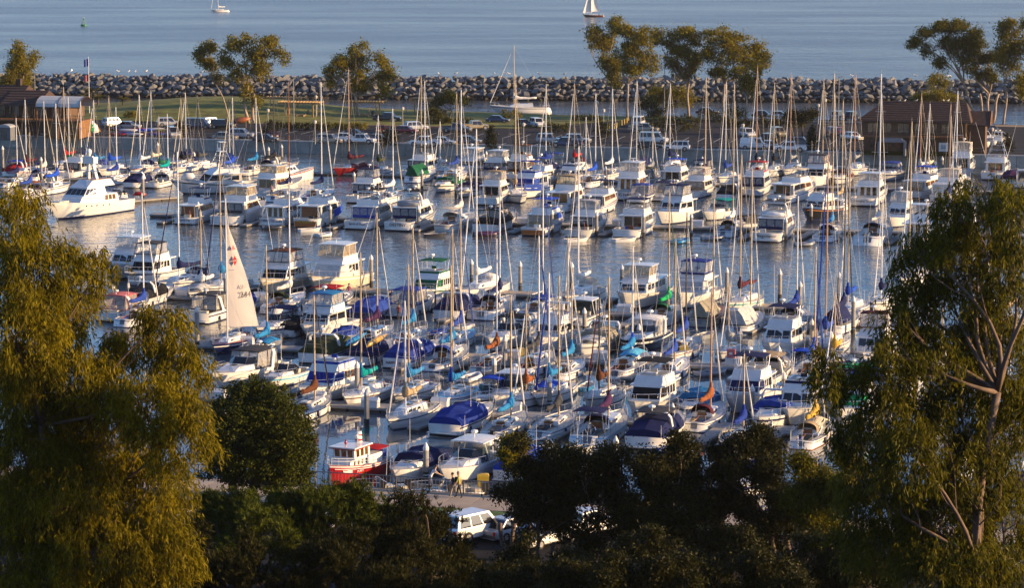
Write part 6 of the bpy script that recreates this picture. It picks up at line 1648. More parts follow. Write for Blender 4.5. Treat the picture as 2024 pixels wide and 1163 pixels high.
def shrub(px, py, w_, h_, label, lm=LF_HEDGE, n=900, conical=False, z=IZ):
    b = ground(px, py, z); s = b.y / FPX
    W, Hh = w_ * s / 2, h_ * s
    r = tag(empty('shrub', b), label, 'shrub', 'trees and shrubs on the island')
    if conical: bl = [((0, 0, Hh * .25), (W, W, Hh * .28)), ((0, 0, Hh * .55), (W * .75, W * .75, Hh * .28)), ((0, 0, Hh * .82), (W * .42, W * .42, Hh * .2))]
    else:
        k = max(2, int(w_ / max(1, h_))); bl = [((W * 2 * ((i + .5) / k - .5), 0, Hh * .5 * random.uniform(.8, 1.15)), (W / k * 1.25, W / k * 1.1, Hh * .5)) for i in range(k)]
    P, C = crown_points(bl, n, max(20, n // 14), .18, .5)
    leaf_cloud('foliage', P, rng.normal(size=P.shape) + np.array([0, 0, .5]), .32, .17, lm, r)
    b2 = MB(); [limb(b2, (0, 0, -.1), Vector(c), .07, .03, .05, 3, 5) for c, _ in bl[:1]]; b2.build('stem', BARKD, r)
for a in ((972, 292, 27, 46, 'tall dark green cypress shrub beside the seawall lamp', LF_MEL, 1500, True), (770, 292, 30, 38, 'dark green shrub between the white pickup trucks', LF_MEL, 1300, False), (355, 272, 26, 34, 'dark leaning shrub by the parked vans', LF_MEL, 1200, True), (532, 272, 34, 36, 'dark shrub beside the black mast', LF_MEL, 1200, True),
          (1605, 294, 26, 46, 'narrow dark cypress beside the shingled building', LF_MEL, 1500, True), (1010, 236, 40, 20, 'brownish low bush by the blue sedan', LF_GOLD, 900, False), (1100, 262, 46, 18, 'dark low hedge in a car park island', LF_HEDGE, 1100, False), (1195, 272, 36, 34, 'ragged hedge beside the yellow bollards', LF_HEDGE, 1300, False),
          (1335, 260, 100, 34, 'large dark rounded hedge in the car park', LF_HEDGE, 3200, False), (600, 258, 110, 16, 'low hedge along the lawn edge', LF_HEDGE, 2200, False), (690, 256, 70, 14, 'golden green low hedge below the rounded eucalyptus', LF_GOLD, 1500, False), (860, 246, 60, 12, 'low dark hedge behind the car park', LF_HEDGE, 1300, False), (905, 244, 60, 10, 'trimmed low hedge near the golden pickup', LF_HEDGE, 1000, False),
          (258, 236, 22, 16, 'small round bush by the kayak racks', LF_GOLD, 600, False), (430, 250, 40, 12, 'low dark hedge behind the parked dark cars', LF_HEDGE, 800, False), (1160, 240, 60, 14, 'scrubby low planting at the lawn end', LF_HEDGE, 1000, False), (1545, 252, 90, 22, 'dark hedge behind the white van', LF_HEDGE, 2200, False), (1460, 252, 60, 14, 'low hedge in front of the shore car park', LF_HEDGE, 1100, False), (1990, 300, 30, 36, 'dark clipped shrub at the end of the car park', LF_MEL, 1200, True)):
    shrub(*a)
def palm(px, py, h_px, label):
    b = ground(px, py, IZ + mound(*to_isl(px, py)) * .6); s = b.y / FPX; h = h_px * s
    r = tag(empty('palm_tree', b), label, 'palm tree', 'palms on the island')
    limb(tb := MB(), (0, 0, -.2), (.2, 0, h * .55), .22, .17, .03, 5, 7); tb.build('trunk', BARKD, r)
    for i in range(15):
        a = i * 2.4; e = random.uniform(.1, 1.1); pts = []; fb = MB(); Lf = h * .55
        for k in range(7):
            t = k / 6; rr_ = Lf * t; z = h * .55 + math.sin(e) * rr_ - .9 * t * t * Lf * .55
            pts.append(Vector((.2 + math.cos(a) * rr_ * math.cos(e * .6), math.sin(a) * rr_ * math.cos(e * .6), z)))
        sd = Vector((-math.sin(a), math.cos(a), 0))
        for k in range(6):
            for sg in (1, -1):
                for q in (0, .5):
                    o = pts[k].lerp(pts[k + 1], q); t = pts[k + 1] - pts[k]; ll = .75 * (1 - .5 * abs(k / 6 - .4))
                    fb.add([o, o + sd * sg * ll + t * .6 + Vector((0, 0, -.18)), o + t * .28], [(0, 1, 2)])
        fb.tube(pts, .03, 4); fb.build('frond', LF_GOLD if i % 2 else LF_HEDGE, r)
palm(193, 212, 34, 'palm with drooping fronds beside the flagpole'); palm(242, 214, 32, 'golden lit palm at the edge of the lawn'); palm(178, 206, 44, 'tall thin palm behind the barrel awning')

# ================================================================== foreground trees
TY = 128.0
b = Vector((x_at(70, TY, 6), TY, 3.0))
left = px_blobs(b, TY, [(10, 420, 70, 80), (60, 520, 95, 80), (30, 640, 95, 90), (125, 610, 62, 75), (202, 522, 38, 42), (120, 730, 110, 70), (318, 640, 52, 50), (270, 690, 70, 50), (360, 730, 58, 60), (300, 790, 95, 70), (200, 850, 90, 70), (350, 860, 62, 75), (40, 880, 90, 60), (120, 960, 120, 80), (290, 960, 95, 80), (20, 1060, 100, 90), (200, 1080, 120, 80), (320, 1080, 75, 75), (100, 1160, 130, 60), (240, 1190, 110, 60), (50, 770, 85, 60), (110, 820, 80, 60), (70, 960, 80, 60), (160, 900, 80, 60), (120, 1040, 90, 60), (20, 720, 60, 60)], 2.2)
def weeping(name, label, base, blobs, strands, per, ln, wd, lm, bark, tr, trunk_to, hang=1.0, limbs=True):
    """eucalyptus whose leaves hang in strands"""
    r = tag(empty(name, base), label, 'tree')
    tb = MB(); fk = Vector(trunk_to); pts0 = limb(tb, (0, 0, -1), fk, tr, tr * .6, .06, 8, 9); tb.build('trunk', bark, r, smooth=True)
    for (c, rr) in blobs:
        bb = MB(); st = pts0[-1] if c[2] > fk.z else pts0[max(2, min(8, int(8 * c[2] / fk.z * .8)))]
        pts = limb(bb, st, Vector(c), tr * .42, tr * .12, .16, 7, 6)
        for k in range(6):
            u = rng.normal(size=3); u[2] = abs(u[2]) * .7; u /= np.linalg.norm(u)
            limb(bb, pts[random.choice((3, 4, 5, 6, 7))], Vector(c) + Vector(u * np.array(rr)) * .9, tr * .11, tr * .025, .18, 6, 5)
        bb.build('limb', bark, r, smooth=True)
    vol = np.array([q[1][0] * q[1][1] * q[1][2] for q in blobs]) ** .7; vol /= vol.sum()
    PP, DD = [], []
    for (c, rr), v in zip(blobs, vol):
        k = int(strands * v); u = rng.normal(size=(k, 3)); u[:, 2] += .25; u /= np.linalg.norm(u, axis=1, keepdims=True)
        rad = .45 + .6 * rng.uniform(0, 1, (k, 1)) ** .7
        # sprays: groups of strands share a place, leaving gaps between them
        g = rng.integers(0, max(1, k // 7), k); gu = u[g]; S0 = np.array(c) + (gu * rad[g] + .10 * rng.normal(size=(k, 3))) * np.array(rr)
        hl = hang * rng.uniform(.5, 1.3, (k, 1)); lean = rng.normal(size=(k, 3)) * .22; lean[:, 2] = 0; lean += gu * np.array([.25, .25, 0])
        t = rng.uniform(0, 1, (k, per, 1))
        pos = S0[:, None] + lean[:, None] * np.sqrt(t) * hl[:, None] + np.array([0, 0, -1.0]) * (t * hl[:, None]) + .07 * rng.normal(size=(k, per, 3))
        d = rng.normal(size=(k, per, 3)) * .45 + lean[:, None] * .8; d[:, :, 2] -= 1.0
        PP.append(pos.reshape(-1, 3)); DD.append(d.reshape(-1, 3))
    leaf_cloud('crown', np.concatenate(PP), np.concatenate(DD), ln, wd, lm, r)
    return r
weeping('eucalyptus_tree', 'big weeping eucalyptus with golden hanging leaves on the bluff, beside the round dark tree', b, left, 14500, 12, .31, .060, LF_EUC, BARKR, .24, (0.6, 0, 17.0), 1.05)
TY2 = 117.0
b = Vector((x_at(1998, TY2, 6), TY2, 3.0))
right = px_blobs(b, TY2, [(1945, 380, 62, 42), (2005, 420, 55, 60), (1880, 410, 38, 42), (1900, 480, 75, 60), (1990, 530, 70, 70), (1820, 490, 42, 45), (1800, 570, 50, 55), (1880, 590, 72, 62), (1765, 635, 42, 45), (1850, 690, 85, 50), (1960, 680, 75, 85), (1760, 710, 55, 45), (1690, 755, 48, 40), (1630, 730, 26, 55), (1780, 800, 80, 60), (1900, 800, 85, 70), (2000, 830, 60, 90), (1690, 860, 55, 50), (1800, 890, 80, 60), (1930, 920, 90, 70), (1720, 960, 80, 55), (1850, 1000, 95, 60), (1980, 1020, 70, 80), (1760, 1060, 110, 60), (1900, 1110, 120, 60)], 2.2)
weeping('eucalyptus_tree', 'tall dark eucalyptus with crooked pale trunk on the bluff to the right of the docks', b, right, 8600, 12, .29, .060, LF_EUC2, BARKR, .29, (-1.0, 0, 20.5), .95)
# round dark street tree
b = ground(478, 992, 3.0)
tree('ficus_tree', 'round dense dark green tree with twin trunks on the promenade', b, px_blobs(b, b.y, [(512, 830, 80, 70), (460, 850, 62, 68), (560, 870, 62, 72), (510, 900, 98, 62), (590, 910, 40, 48), (440, 910, 52, 52), (500, 780, 48, 30), (545, 945, 60, 28)], 1.0), 70000, .19, .12, .1, LF_DARK, BARKD, .34, cl_n=1500, cl_r=.20, trunk_to=(.3, 0, 2.6), forks=2, shell=.70, lumpy=False)
# dark small-leaved trees between the promenade and the viewer
def dark_tree(px, py, Y, lst, label, n=17000, lm=LF_MEL, tr=.17, bark=None, ln=.21, wd=.085, droop=.3, cl=1100, forks=3):
    n = int(n * 1.9)
    b = ground(px, py, 3.0); b.y = Y; b.x = x_at(px, Y, 3)
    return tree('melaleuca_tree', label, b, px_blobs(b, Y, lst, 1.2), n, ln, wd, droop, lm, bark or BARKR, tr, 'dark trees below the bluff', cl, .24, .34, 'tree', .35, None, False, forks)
dark_tree(1065, 1160, 166, [(1050, 905, 62, 55), (1010, 960, 42, 45), (1085, 960, 62, 55), (1050, 1020, 66, 48), (1120, 1010, 46, 50)], 'dark tree with slender pale trunk in front of the parked white cars')
dark_tree(1185, 1165, 165, [(1150, 905, 62, 42), (1205, 915, 52, 42), (1180, 980, 72, 56), (1230, 1040, 68, 58), (1150, 1060, 58, 48)], 'dark spreading tree with thin grey stems in front of the railing')
dark_tree(1310, 1165, 163, [(1290, 925, 58, 42), (1345, 885, 46, 42), (1330, 950, 80, 56), (1280, 1020, 78, 62), (1370, 1040, 78, 62)], 'tallest dark tree in front of the navy covered cruiser', 20000)
dark_tree(1420, 1165, 166, [(1400, 920, 52, 52), (1440, 990, 66, 62), (1410, 1070, 72, 58)], 'dark multi-stemmed tree beside the tallest dark tree')
dark_tree(1530, 1165, 164, [(1490, 865, 46, 38), (1455, 905, 42, 42), (1530, 900, 52, 44), (1500, 960, 78, 62), (1560, 1020, 68, 62), (1490, 1060, 72, 58)], 'dark tree with fanned pale trunks in front of the sedan flybridge boat', 20000)
dark_tree(1585, 1165, 160, [(1580, 930, 40, 36), (1630, 950, 46, 42), (1600, 1010, 58, 52), (1650, 1060, 62, 52)], 'golden tipped dark tree under the right eucalyptus', 15000, LF_EUC2)
dark_tree(1018, 1150, 172, [(1015, 885, 30, 30), (1025, 905, 30, 26)], 'small golden crowned tree in front of the blue tarpaulin', 4500, LF_GOLD)
dark_tree(1690, 1168, 158, [(1690, 905, 40, 42), (1700, 960, 48, 40)], 'yellow lit small tree in front of the cream sloop', 6000, LF_GOLD)
# pines and scrub at the bottom
def pine(px, Y, lst, label, n=15000, lm=LF_PINE):
    b = Vector((x_at(px, Y, 3), Y, 3.0))
    bl = px_blobs(b, Y, lst, 1.5)
    r = tag(empty('pine_tree', b), label, 'tree', 'low pines below the bluff')
    tb = MB(); cen = Vector(np.mean([c for c, _ in bl], 0)); fk = Vector((cen.x * .4, cen.y * .4, cen.z * .5)); limb(tb, (0, 0, -.3), fk, .22, .15, .06, 5, 7); tb.build('trunk', BARKD, r)
    for c, rr in bl:
        lb = MB(); limb(lb, fk, Vector(c), .12, .04, .1, 5, 5); lb.build('limb', BARKD, r)
    tuf = n // 13; P, C = crown_points(subs(bl, 6), tuf, tuf // 3, .22, .5)
    A = rng.normal(size=(tuf, 3)) * .35; A[:, 2] += 1
    PP = np.repeat(P, 13, 0) + .03 * rng.normal(size=(tuf * 13, 3)); DD = np.repeat(A, 13, 0) * .9 + rng.normal(size=(tuf * 13, 3)) * .55
    leaf_cloud('crown', PP, DD, .32, .05, lm, r)
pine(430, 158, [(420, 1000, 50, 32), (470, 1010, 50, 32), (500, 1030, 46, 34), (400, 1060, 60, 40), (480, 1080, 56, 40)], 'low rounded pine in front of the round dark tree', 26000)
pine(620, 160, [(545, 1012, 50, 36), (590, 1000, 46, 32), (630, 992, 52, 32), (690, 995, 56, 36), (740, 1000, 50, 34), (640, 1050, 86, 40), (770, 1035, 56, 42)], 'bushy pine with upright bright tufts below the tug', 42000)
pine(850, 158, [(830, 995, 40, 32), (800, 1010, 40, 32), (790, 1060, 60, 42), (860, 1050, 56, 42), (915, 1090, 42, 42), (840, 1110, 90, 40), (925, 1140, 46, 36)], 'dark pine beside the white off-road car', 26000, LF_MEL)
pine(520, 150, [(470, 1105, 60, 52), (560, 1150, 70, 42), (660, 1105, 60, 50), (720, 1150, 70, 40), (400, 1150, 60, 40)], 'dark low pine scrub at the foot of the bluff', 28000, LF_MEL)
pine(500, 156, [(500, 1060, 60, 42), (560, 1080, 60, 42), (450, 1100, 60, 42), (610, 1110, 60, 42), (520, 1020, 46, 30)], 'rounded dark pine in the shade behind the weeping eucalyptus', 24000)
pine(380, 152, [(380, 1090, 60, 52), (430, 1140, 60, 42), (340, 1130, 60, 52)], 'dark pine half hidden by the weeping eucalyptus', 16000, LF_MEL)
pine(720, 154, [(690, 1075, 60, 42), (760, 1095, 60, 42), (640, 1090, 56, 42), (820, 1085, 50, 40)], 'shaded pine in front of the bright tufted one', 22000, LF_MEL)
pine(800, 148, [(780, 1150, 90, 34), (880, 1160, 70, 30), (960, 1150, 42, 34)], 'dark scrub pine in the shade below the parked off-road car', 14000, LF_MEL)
for k, (px, Y, lst) in enumerate(((1080, 150, [(1035, 1110, 50, 60), (1120, 1140, 70, 42), (1080, 1160, 60, 40)]), (1240, 149, [(1195, 1150, 60, 42), (1270, 1100, 56, 66), (1330, 1150, 60, 40)]), (1410, 150, [(1385, 1140, 70, 50), (1465, 1100, 60, 62), (1440, 1160, 60, 40)]), (1580, 148, [(1550, 1140, 66, 50), (1620, 1095, 60, 66), (1660, 1150, 60, 42)]), (1720, 146, [(1700, 1130, 80, 42)]), (1000, 144, [(975, 1150, 56, 40), (1030, 1150, 60, 44)]), (1150, 143, [(1130, 1150, 66, 46), (1200, 1135, 56, 50)]), (1340, 142, [(1330, 1140, 66, 50), (1400, 1155, 60, 40)]), (1500, 143, [(1490, 1140, 70, 50), (1560, 1155, 60, 40)]))):
    dark_tree(px, 1165, Y, lst, ('scrubby dark bush below the slender pale trunk', 'scrubby dark bush below the thin grey stems', 'scrubby dark bush below the multi-stemmed tree', 'scrubby dark bush below the fanned pale trunks', 'scrubby dark bush at the foot of the right eucalyptus', 'low dark bush beside the asphalt by the off-road car', 'low dark bush in the shade under the slender pale trunk', 'low dark bush in the shade under the tallest dark tree', 'low dark bush in the shade under the fanned pale trunks')[k], 11000, LF_MEL, .1, cl=300)
IRZ = math.atan2(isl.y, isl.x)
# ================================================================== buildings on the island
sid = mat('brown_siding', (.105, .058, .030), .85, 0, .25, 2.0); sid2 = mat('sunlit_siding', (.20, .095, .03), .85, 0, .2, 1.5)  # second siding has the orange sunlight put into its colour
shg = mat('roof_shingle', (.060, .034, .028), .9, 0, .3, 2.2, bump=.4); trimw = mat('dark_trim', (.05, .028, .018), .8); fasc = mat('ochre_fascia', (.20, .09, .035), .8)
wing = mat('window_gold_reflection', (.16, .12, .07), .08, 0, .6, .5, spec=.9)  # gold evening reflection painted into the pane colour
def roof_gable(name, parent, x0, x1, y0, y1, ze, zr, hipl=0., hipr=0., over=.5, m=shg):
    yc = (y0 + y1) / 2; x0 -= over; x1 += over; y0 -= over; y1 += over
    V = [(x0, y0, ze), (x1, y0, ze), (x1, y1, ze), (x0, y1, ze), (x0 + hipl, yc, zr), (x1 - hipr, yc, zr)]
    V += [(p[0], p[1], p[2] - .22) for p in V[:4]]
    return MB().add(V, [(0, 1, 5, 4), (2, 3, 4, 5), (3, 0, 4), (1, 2, 5), (0, 6, 7, 1), (1, 7, 8, 2), (2, 8, 9, 3), (3, 9, 6, 0), (9, 8, 7, 6)]).build(name, m, parent)
def courses(parent, x0, x1, y0, yc, ze, zr, hipl, hipr, n):
    for i in range(n):       # shingle courses of the front slope
        t = (i + .5) / n; a = x0 + hipl * t; b = x1 - hipr * t
        y = y0 + (yc - y0) * t; z = ze + (zr - ze) * t
        MB().box(((a + b) / 2, y, z + .03), (b - a - .1, .28, .07)).build('shingle_course', shg, parent)
def window_on(q, u0, u1, v0, v1, parent, g=wing, mull=1):
    f = MB().slab(q, u0, u1, v0, v1, .05).build('window_frame', trimw, parent)
    du, dv = (u1 - u0), (v1 - v0)
    for i in range(mull):
        MB().slab(q, u0 + du * (.05 + i * .95 / mull), u0 + du * (i + 1) * .95 / mull, v0 + dv * .06, v1 - dv * .06, .065).build('pane', g, f)
def right_building():
    P = ground(1703, 305, IZ); r = tag(empty('harbour_building', P, IRZ), 'brown two-storey shingled building with hipped roof beside the seawall', 'building')
    Wd, Dp = 17.6, 10.0
    MB().box((Wd / 2, Dp / 2, 1.55), (Wd - .6, Dp - .6, 3.1)).build('ground_floor', sid, r)
    up = MB().box((Wd / 2, Dp / 2, 4.5), (Wd, Dp, 2.8)).build('upper_floor', sid, r)
    MB().box((Wd / 2, -.08, 3.15), (Wd + .3, .3, .35)).build('storey_band', fasc, r)
    q = [Vector((0, 0, 3.3)), Vector((Wd, 0, 3.3)), Vector((Wd, 0, 5.9)), Vector((0, 0, 5.9))]
    for u0, u1, mu in ((.05, .16, 2), (.18, .29, 2), (.34, .46, 2), (.50, .61, 2), (.64, .73, 1), (.76, .91, 3)): window_on(q, u0, u1, .18, .86, up, wing, mu)
    q2 = [Vector((Wd, 0, 3.3)), Vector((Wd, Dp, 3.3)), Vector((Wd, Dp, 5.9)), Vector((Wd, 0, 5.9))]
    for u0, u1 in ((.08, .3), (.4, .6), (.7, .92)): window_on(q2, u0, u1, .18, .86, up, wing, 1)
    rf = roof_gable('roof', r, 0, Wd, 0, Dp, 5.9, 8.9, 4.2, 1.2, .9); courses(rf, -.9, Wd + .9, -.9, Dp / 2, 5.9, 8.9, 4.2, 1.2, 9)
    # gabled wing at the right end
    wgn = MB().box((Wd + 1.6, Dp * .55, 2.6), (3.0, Dp * .5, 5.2)).build('wing', sid, r); roof_gable('wing_roof', r, Wd + .2, Wd + 3.3, Dp * .30, Dp * .80, 5.2, 7.4, 0, 0, .6)
    b = MB()
    for sg in (0, 1): b.tube([(Wd + 3.95, Dp * .30 - .6 + sg * (Dp * .5 + 1.2), 5.15), (Wd + 3.95, Dp * .55, 7.42)], .12, 4)
    b.build('barge_board', fasc, r)
    # balcony with posts
    MB().box((Wd * .72, -.75, 3.32), (Wd * .5, 1.3, .14)).build('balcony', fasc, r)
    b = MB().box((Wd * .72, -1.36, 4.25), (Wd * .5, .06, .08))
    for i in range(15): b.box((Wd * .48 + i * Wd * .5 / 14, -1.36, 3.82), (.05, .05, .9))
    b.build('balcony_railing', trimw, r)
    MB().slab([Vector((0, 0, 0)), Vector((Wd, 0, 0)), Vector((Wd, 0, 3)), Vector((0, 0, 3))], .02, .98, .0, .22, .35).build('planting_bed', LF_HEDGE, r)
    for u0, u1 in ((.06, .16), (.6, .72)): window_on([Vector((.3, .3, .2)), Vector((Wd - .3, .3, .2)), Vector((Wd - .3, .3, 3)), Vector((.3, .3, 3))], u0, u1, .35, .85, r, glassd(), 1)
    sgn = MB().slab([Vector((0, .3, 0)), Vector((Wd, .3, 0)), Vector((Wd, .3, 3)), Vector((0, .3, 3))], .745, .835, .25, .75, .06).build('notice_board', gel('white'), r)
    MB().slab([Vector((0, .3, 0)), Vector((Wd, .3, 0)), Vector((Wd, .3, 3)), Vector((0, .3, 3))], .765, .815, .38, .62, .075).build('notice_picture', mat('notice_print', (.35, .45, .55), .6, 0, .5, 4), sgn)
    # grey entrance canopy
    cx = 5.3; gm = mat('canopy_grey', (.20, .21, .23), .6)
    b = MB()
    for sx in (-2.2, 2.2): b.box((cx + sx, -1.1, 1.2), (.35, 2.2, 2.4))
    b.add([(cx - 2.4, -2.25, 2.35), (cx + 2.4, -2.25, 2.35), (cx + 1.6, -2.25, 3.0), (cx - 1.6, -2.25, 3.0), (cx - 2.4, -.02, 2.35), (cx + 2.4, -.02, 2.35), (cx + 1.6, -.02, 3.0), (cx - 1.6, -.02, 3.0)], [(0, 1, 2, 3), (1, 5, 6, 2), (3, 2, 6, 7), (4, 0, 3, 7), (0, 4, 5, 1)])
    b.build('entrance_canopy', gm, r); MB().box((cx, .2, 1.2), (2.6, .2, 2.2)).build('entrance_door', glassb(), r)
    b = MB().box((9.6, -.9, 1.2), (1.2, .15, 2.2)).build('blue_banner', canvas('navy'), r)
right_building()
P = ground(1908, 296, IZ); r = tag(empty('banner_sign', P, IRZ - .5), 'tall orange feather banner beside the shingled building', 'banner')
MB().tube([(0, 0, 0), (0, 0, 3.6)], .05, 5).build('pole', steel(), r); MB().add([(.05, 0, .6), (.9, 0, .9), (.75, .05, 3.0), (.05, 0, 3.5), (.05, .04, .6), (.9, .04, .9), (.75, .09, 3.0), (.05, .04, 3.5)], [(0, 1, 2, 3), (7, 6, 5, 4), (0, 4, 5, 1), (1, 5, 6, 2), (2, 6, 7, 3)]).build('cloth', paint('orange'), r)
def left_building():
    P = ground(-20, 270, IZ); r = tag(empty('harbour_building', P, IRZ), 'brown two-storey harbour building with deep balcony and white barrel awning', 'building')
    D = 12.0
    MB().box((5.2, D / 2 + 1, 1.6), (16.5, D - 2, 3.2)).build('ground_floor', sid, r)
    MB().box((5.2, D / 2 + 1.5, 4.7), (17.5, D - 3, 2.8)).build('upper_floor', sid, r)
    MB().box((6.5, .8, 3.2), (18.5, 4.2, .3)).build('balcony', fasc, r)
    b = MB().box((6.5, -1.2, 4.25), (18.5, .08, .1)); b.box((6.5, -1.2, 3.75), (18.5, .05, .06))
    for i in range(32): b.box((-2.7 + i * .595, -1.2, 3.8), (.05, .05, .95))
    b.build('balcony_railing', trimw, r)
    for x in (-2.4, 1.5, 5.4, 9.3, 13.2, 15.5): MB().box((x, -1.0, 2.9), (.25, .25, 5.8)).build('post', trimw, r)
    q = [Vector((-3.5, 3, 3.4)), Vector((14, 3, 3.4)), Vector((14, 3, 6)), Vector((-3.5, 3, 6))]
    for i in range(6): window_on(q, .03 + i * .16, .15 + i * .16, .05, .85, r, glassb() if i % 2 else wing, 2)
    rf = roof_gable('roof', r, -6, 4.5, 1, D, 6.2, 9.2, 0, 0, .8); courses(rf, -6.8, 5.3, .2, D / 2 + .5, 6.2, 9.2, 0, 0, 8)
    rf = roof_gable('roof', r, 3.0, 9.5, -.5, D - 2, 6.0, 8.4, 0, 0, .5); courses(rf, 2.5, 10.0, -1.0, D / 2 - 1.25, 6.0, 8.4, 0, 0, 6)
    MB().box((3.2, D * .55, 9.6), (.9, .9, 1.5)).build('chimney', trimw, r)
    # white barrel awning
    mb = MB(); secs = []
    for k in range(9):
        a = math.pi * k / 8
        secs.append(a)
    S_ = [[(10.0 + 8.6 * u, 1.2 - 3.2 * math.cos(a), 5.75 + 1.9 * math.sin(a)) for u in (0, .25, .5, .75, 1)] for a in secs]
    S2 = [[(p[0], p[1] * .985, p[2] - .1) for p in row] for row in S_]
    mb.loft(S_, closed=False); mb.loft(S2, closed=False); mb.build('barrel_awning', mat('awning_white', (.46, .49, .49), .8, 0, .06, 1), r)
    b = MB()
    for u in (0, .5, 1): b.tube([(10.0 + 8.6 * u, 1.2 - 3.2 * math.cos(a), 5.72 + 1.9 * math.sin(a)) for a in secs], .09, 4)
    b.tube([(10, -2.0, 5.75), (18.6, -2.0, 5.75)], .09, 4); b.build('awning_frame', trimw, r)
    for x in (10.2, 14.3, 18.4): MB().box((x, -1.95, 2.9), (.2, .2, 5.8)).build('awning_post', fasc, r)
    MB().box((14.8, 1.4, 1.6), (7.0, 5.5, 3.0)).build('deck_base', sid2, r); MB().box((14.4, 1.0, 3.25), (8.8, 6.0, .22)).build('awning_deck', fasc, r)
    b = MB().box((14.4, -1.95, 4.3), (8.8, .08, .1))
    for i in range(20): b.box((10.1 + i * .45, -1.95, 3.8), (.05, .05, .95))
    b.build('awning_railing', trimw, r)
left_building()
P = ground(8, 278, IZ); r = tag(empty('kiosk', P, IRZ), 'grey kiosk with low vaulted roof beside the brown harbour building', 'kiosk')
MB().box((0, 1, 1.2), (2.6, 2.2, 2.4)).build('wall', mat('kiosk_grey', (.12, .13, .15), .7), r); MB().loft([[(1.4 * math.cos(a), y, 2.4 + .55 * math.sin(a)) for a in [math.pi * k / 6 for k in range(7)]] for y in (-.3, 2.3)]).build('roof', mat('kiosk_roof', (.34, .36, .38), .6), r); MB().box((0, -.12, 1.1), (1.1, .06, 1.9)).build('door', glassd(), r)

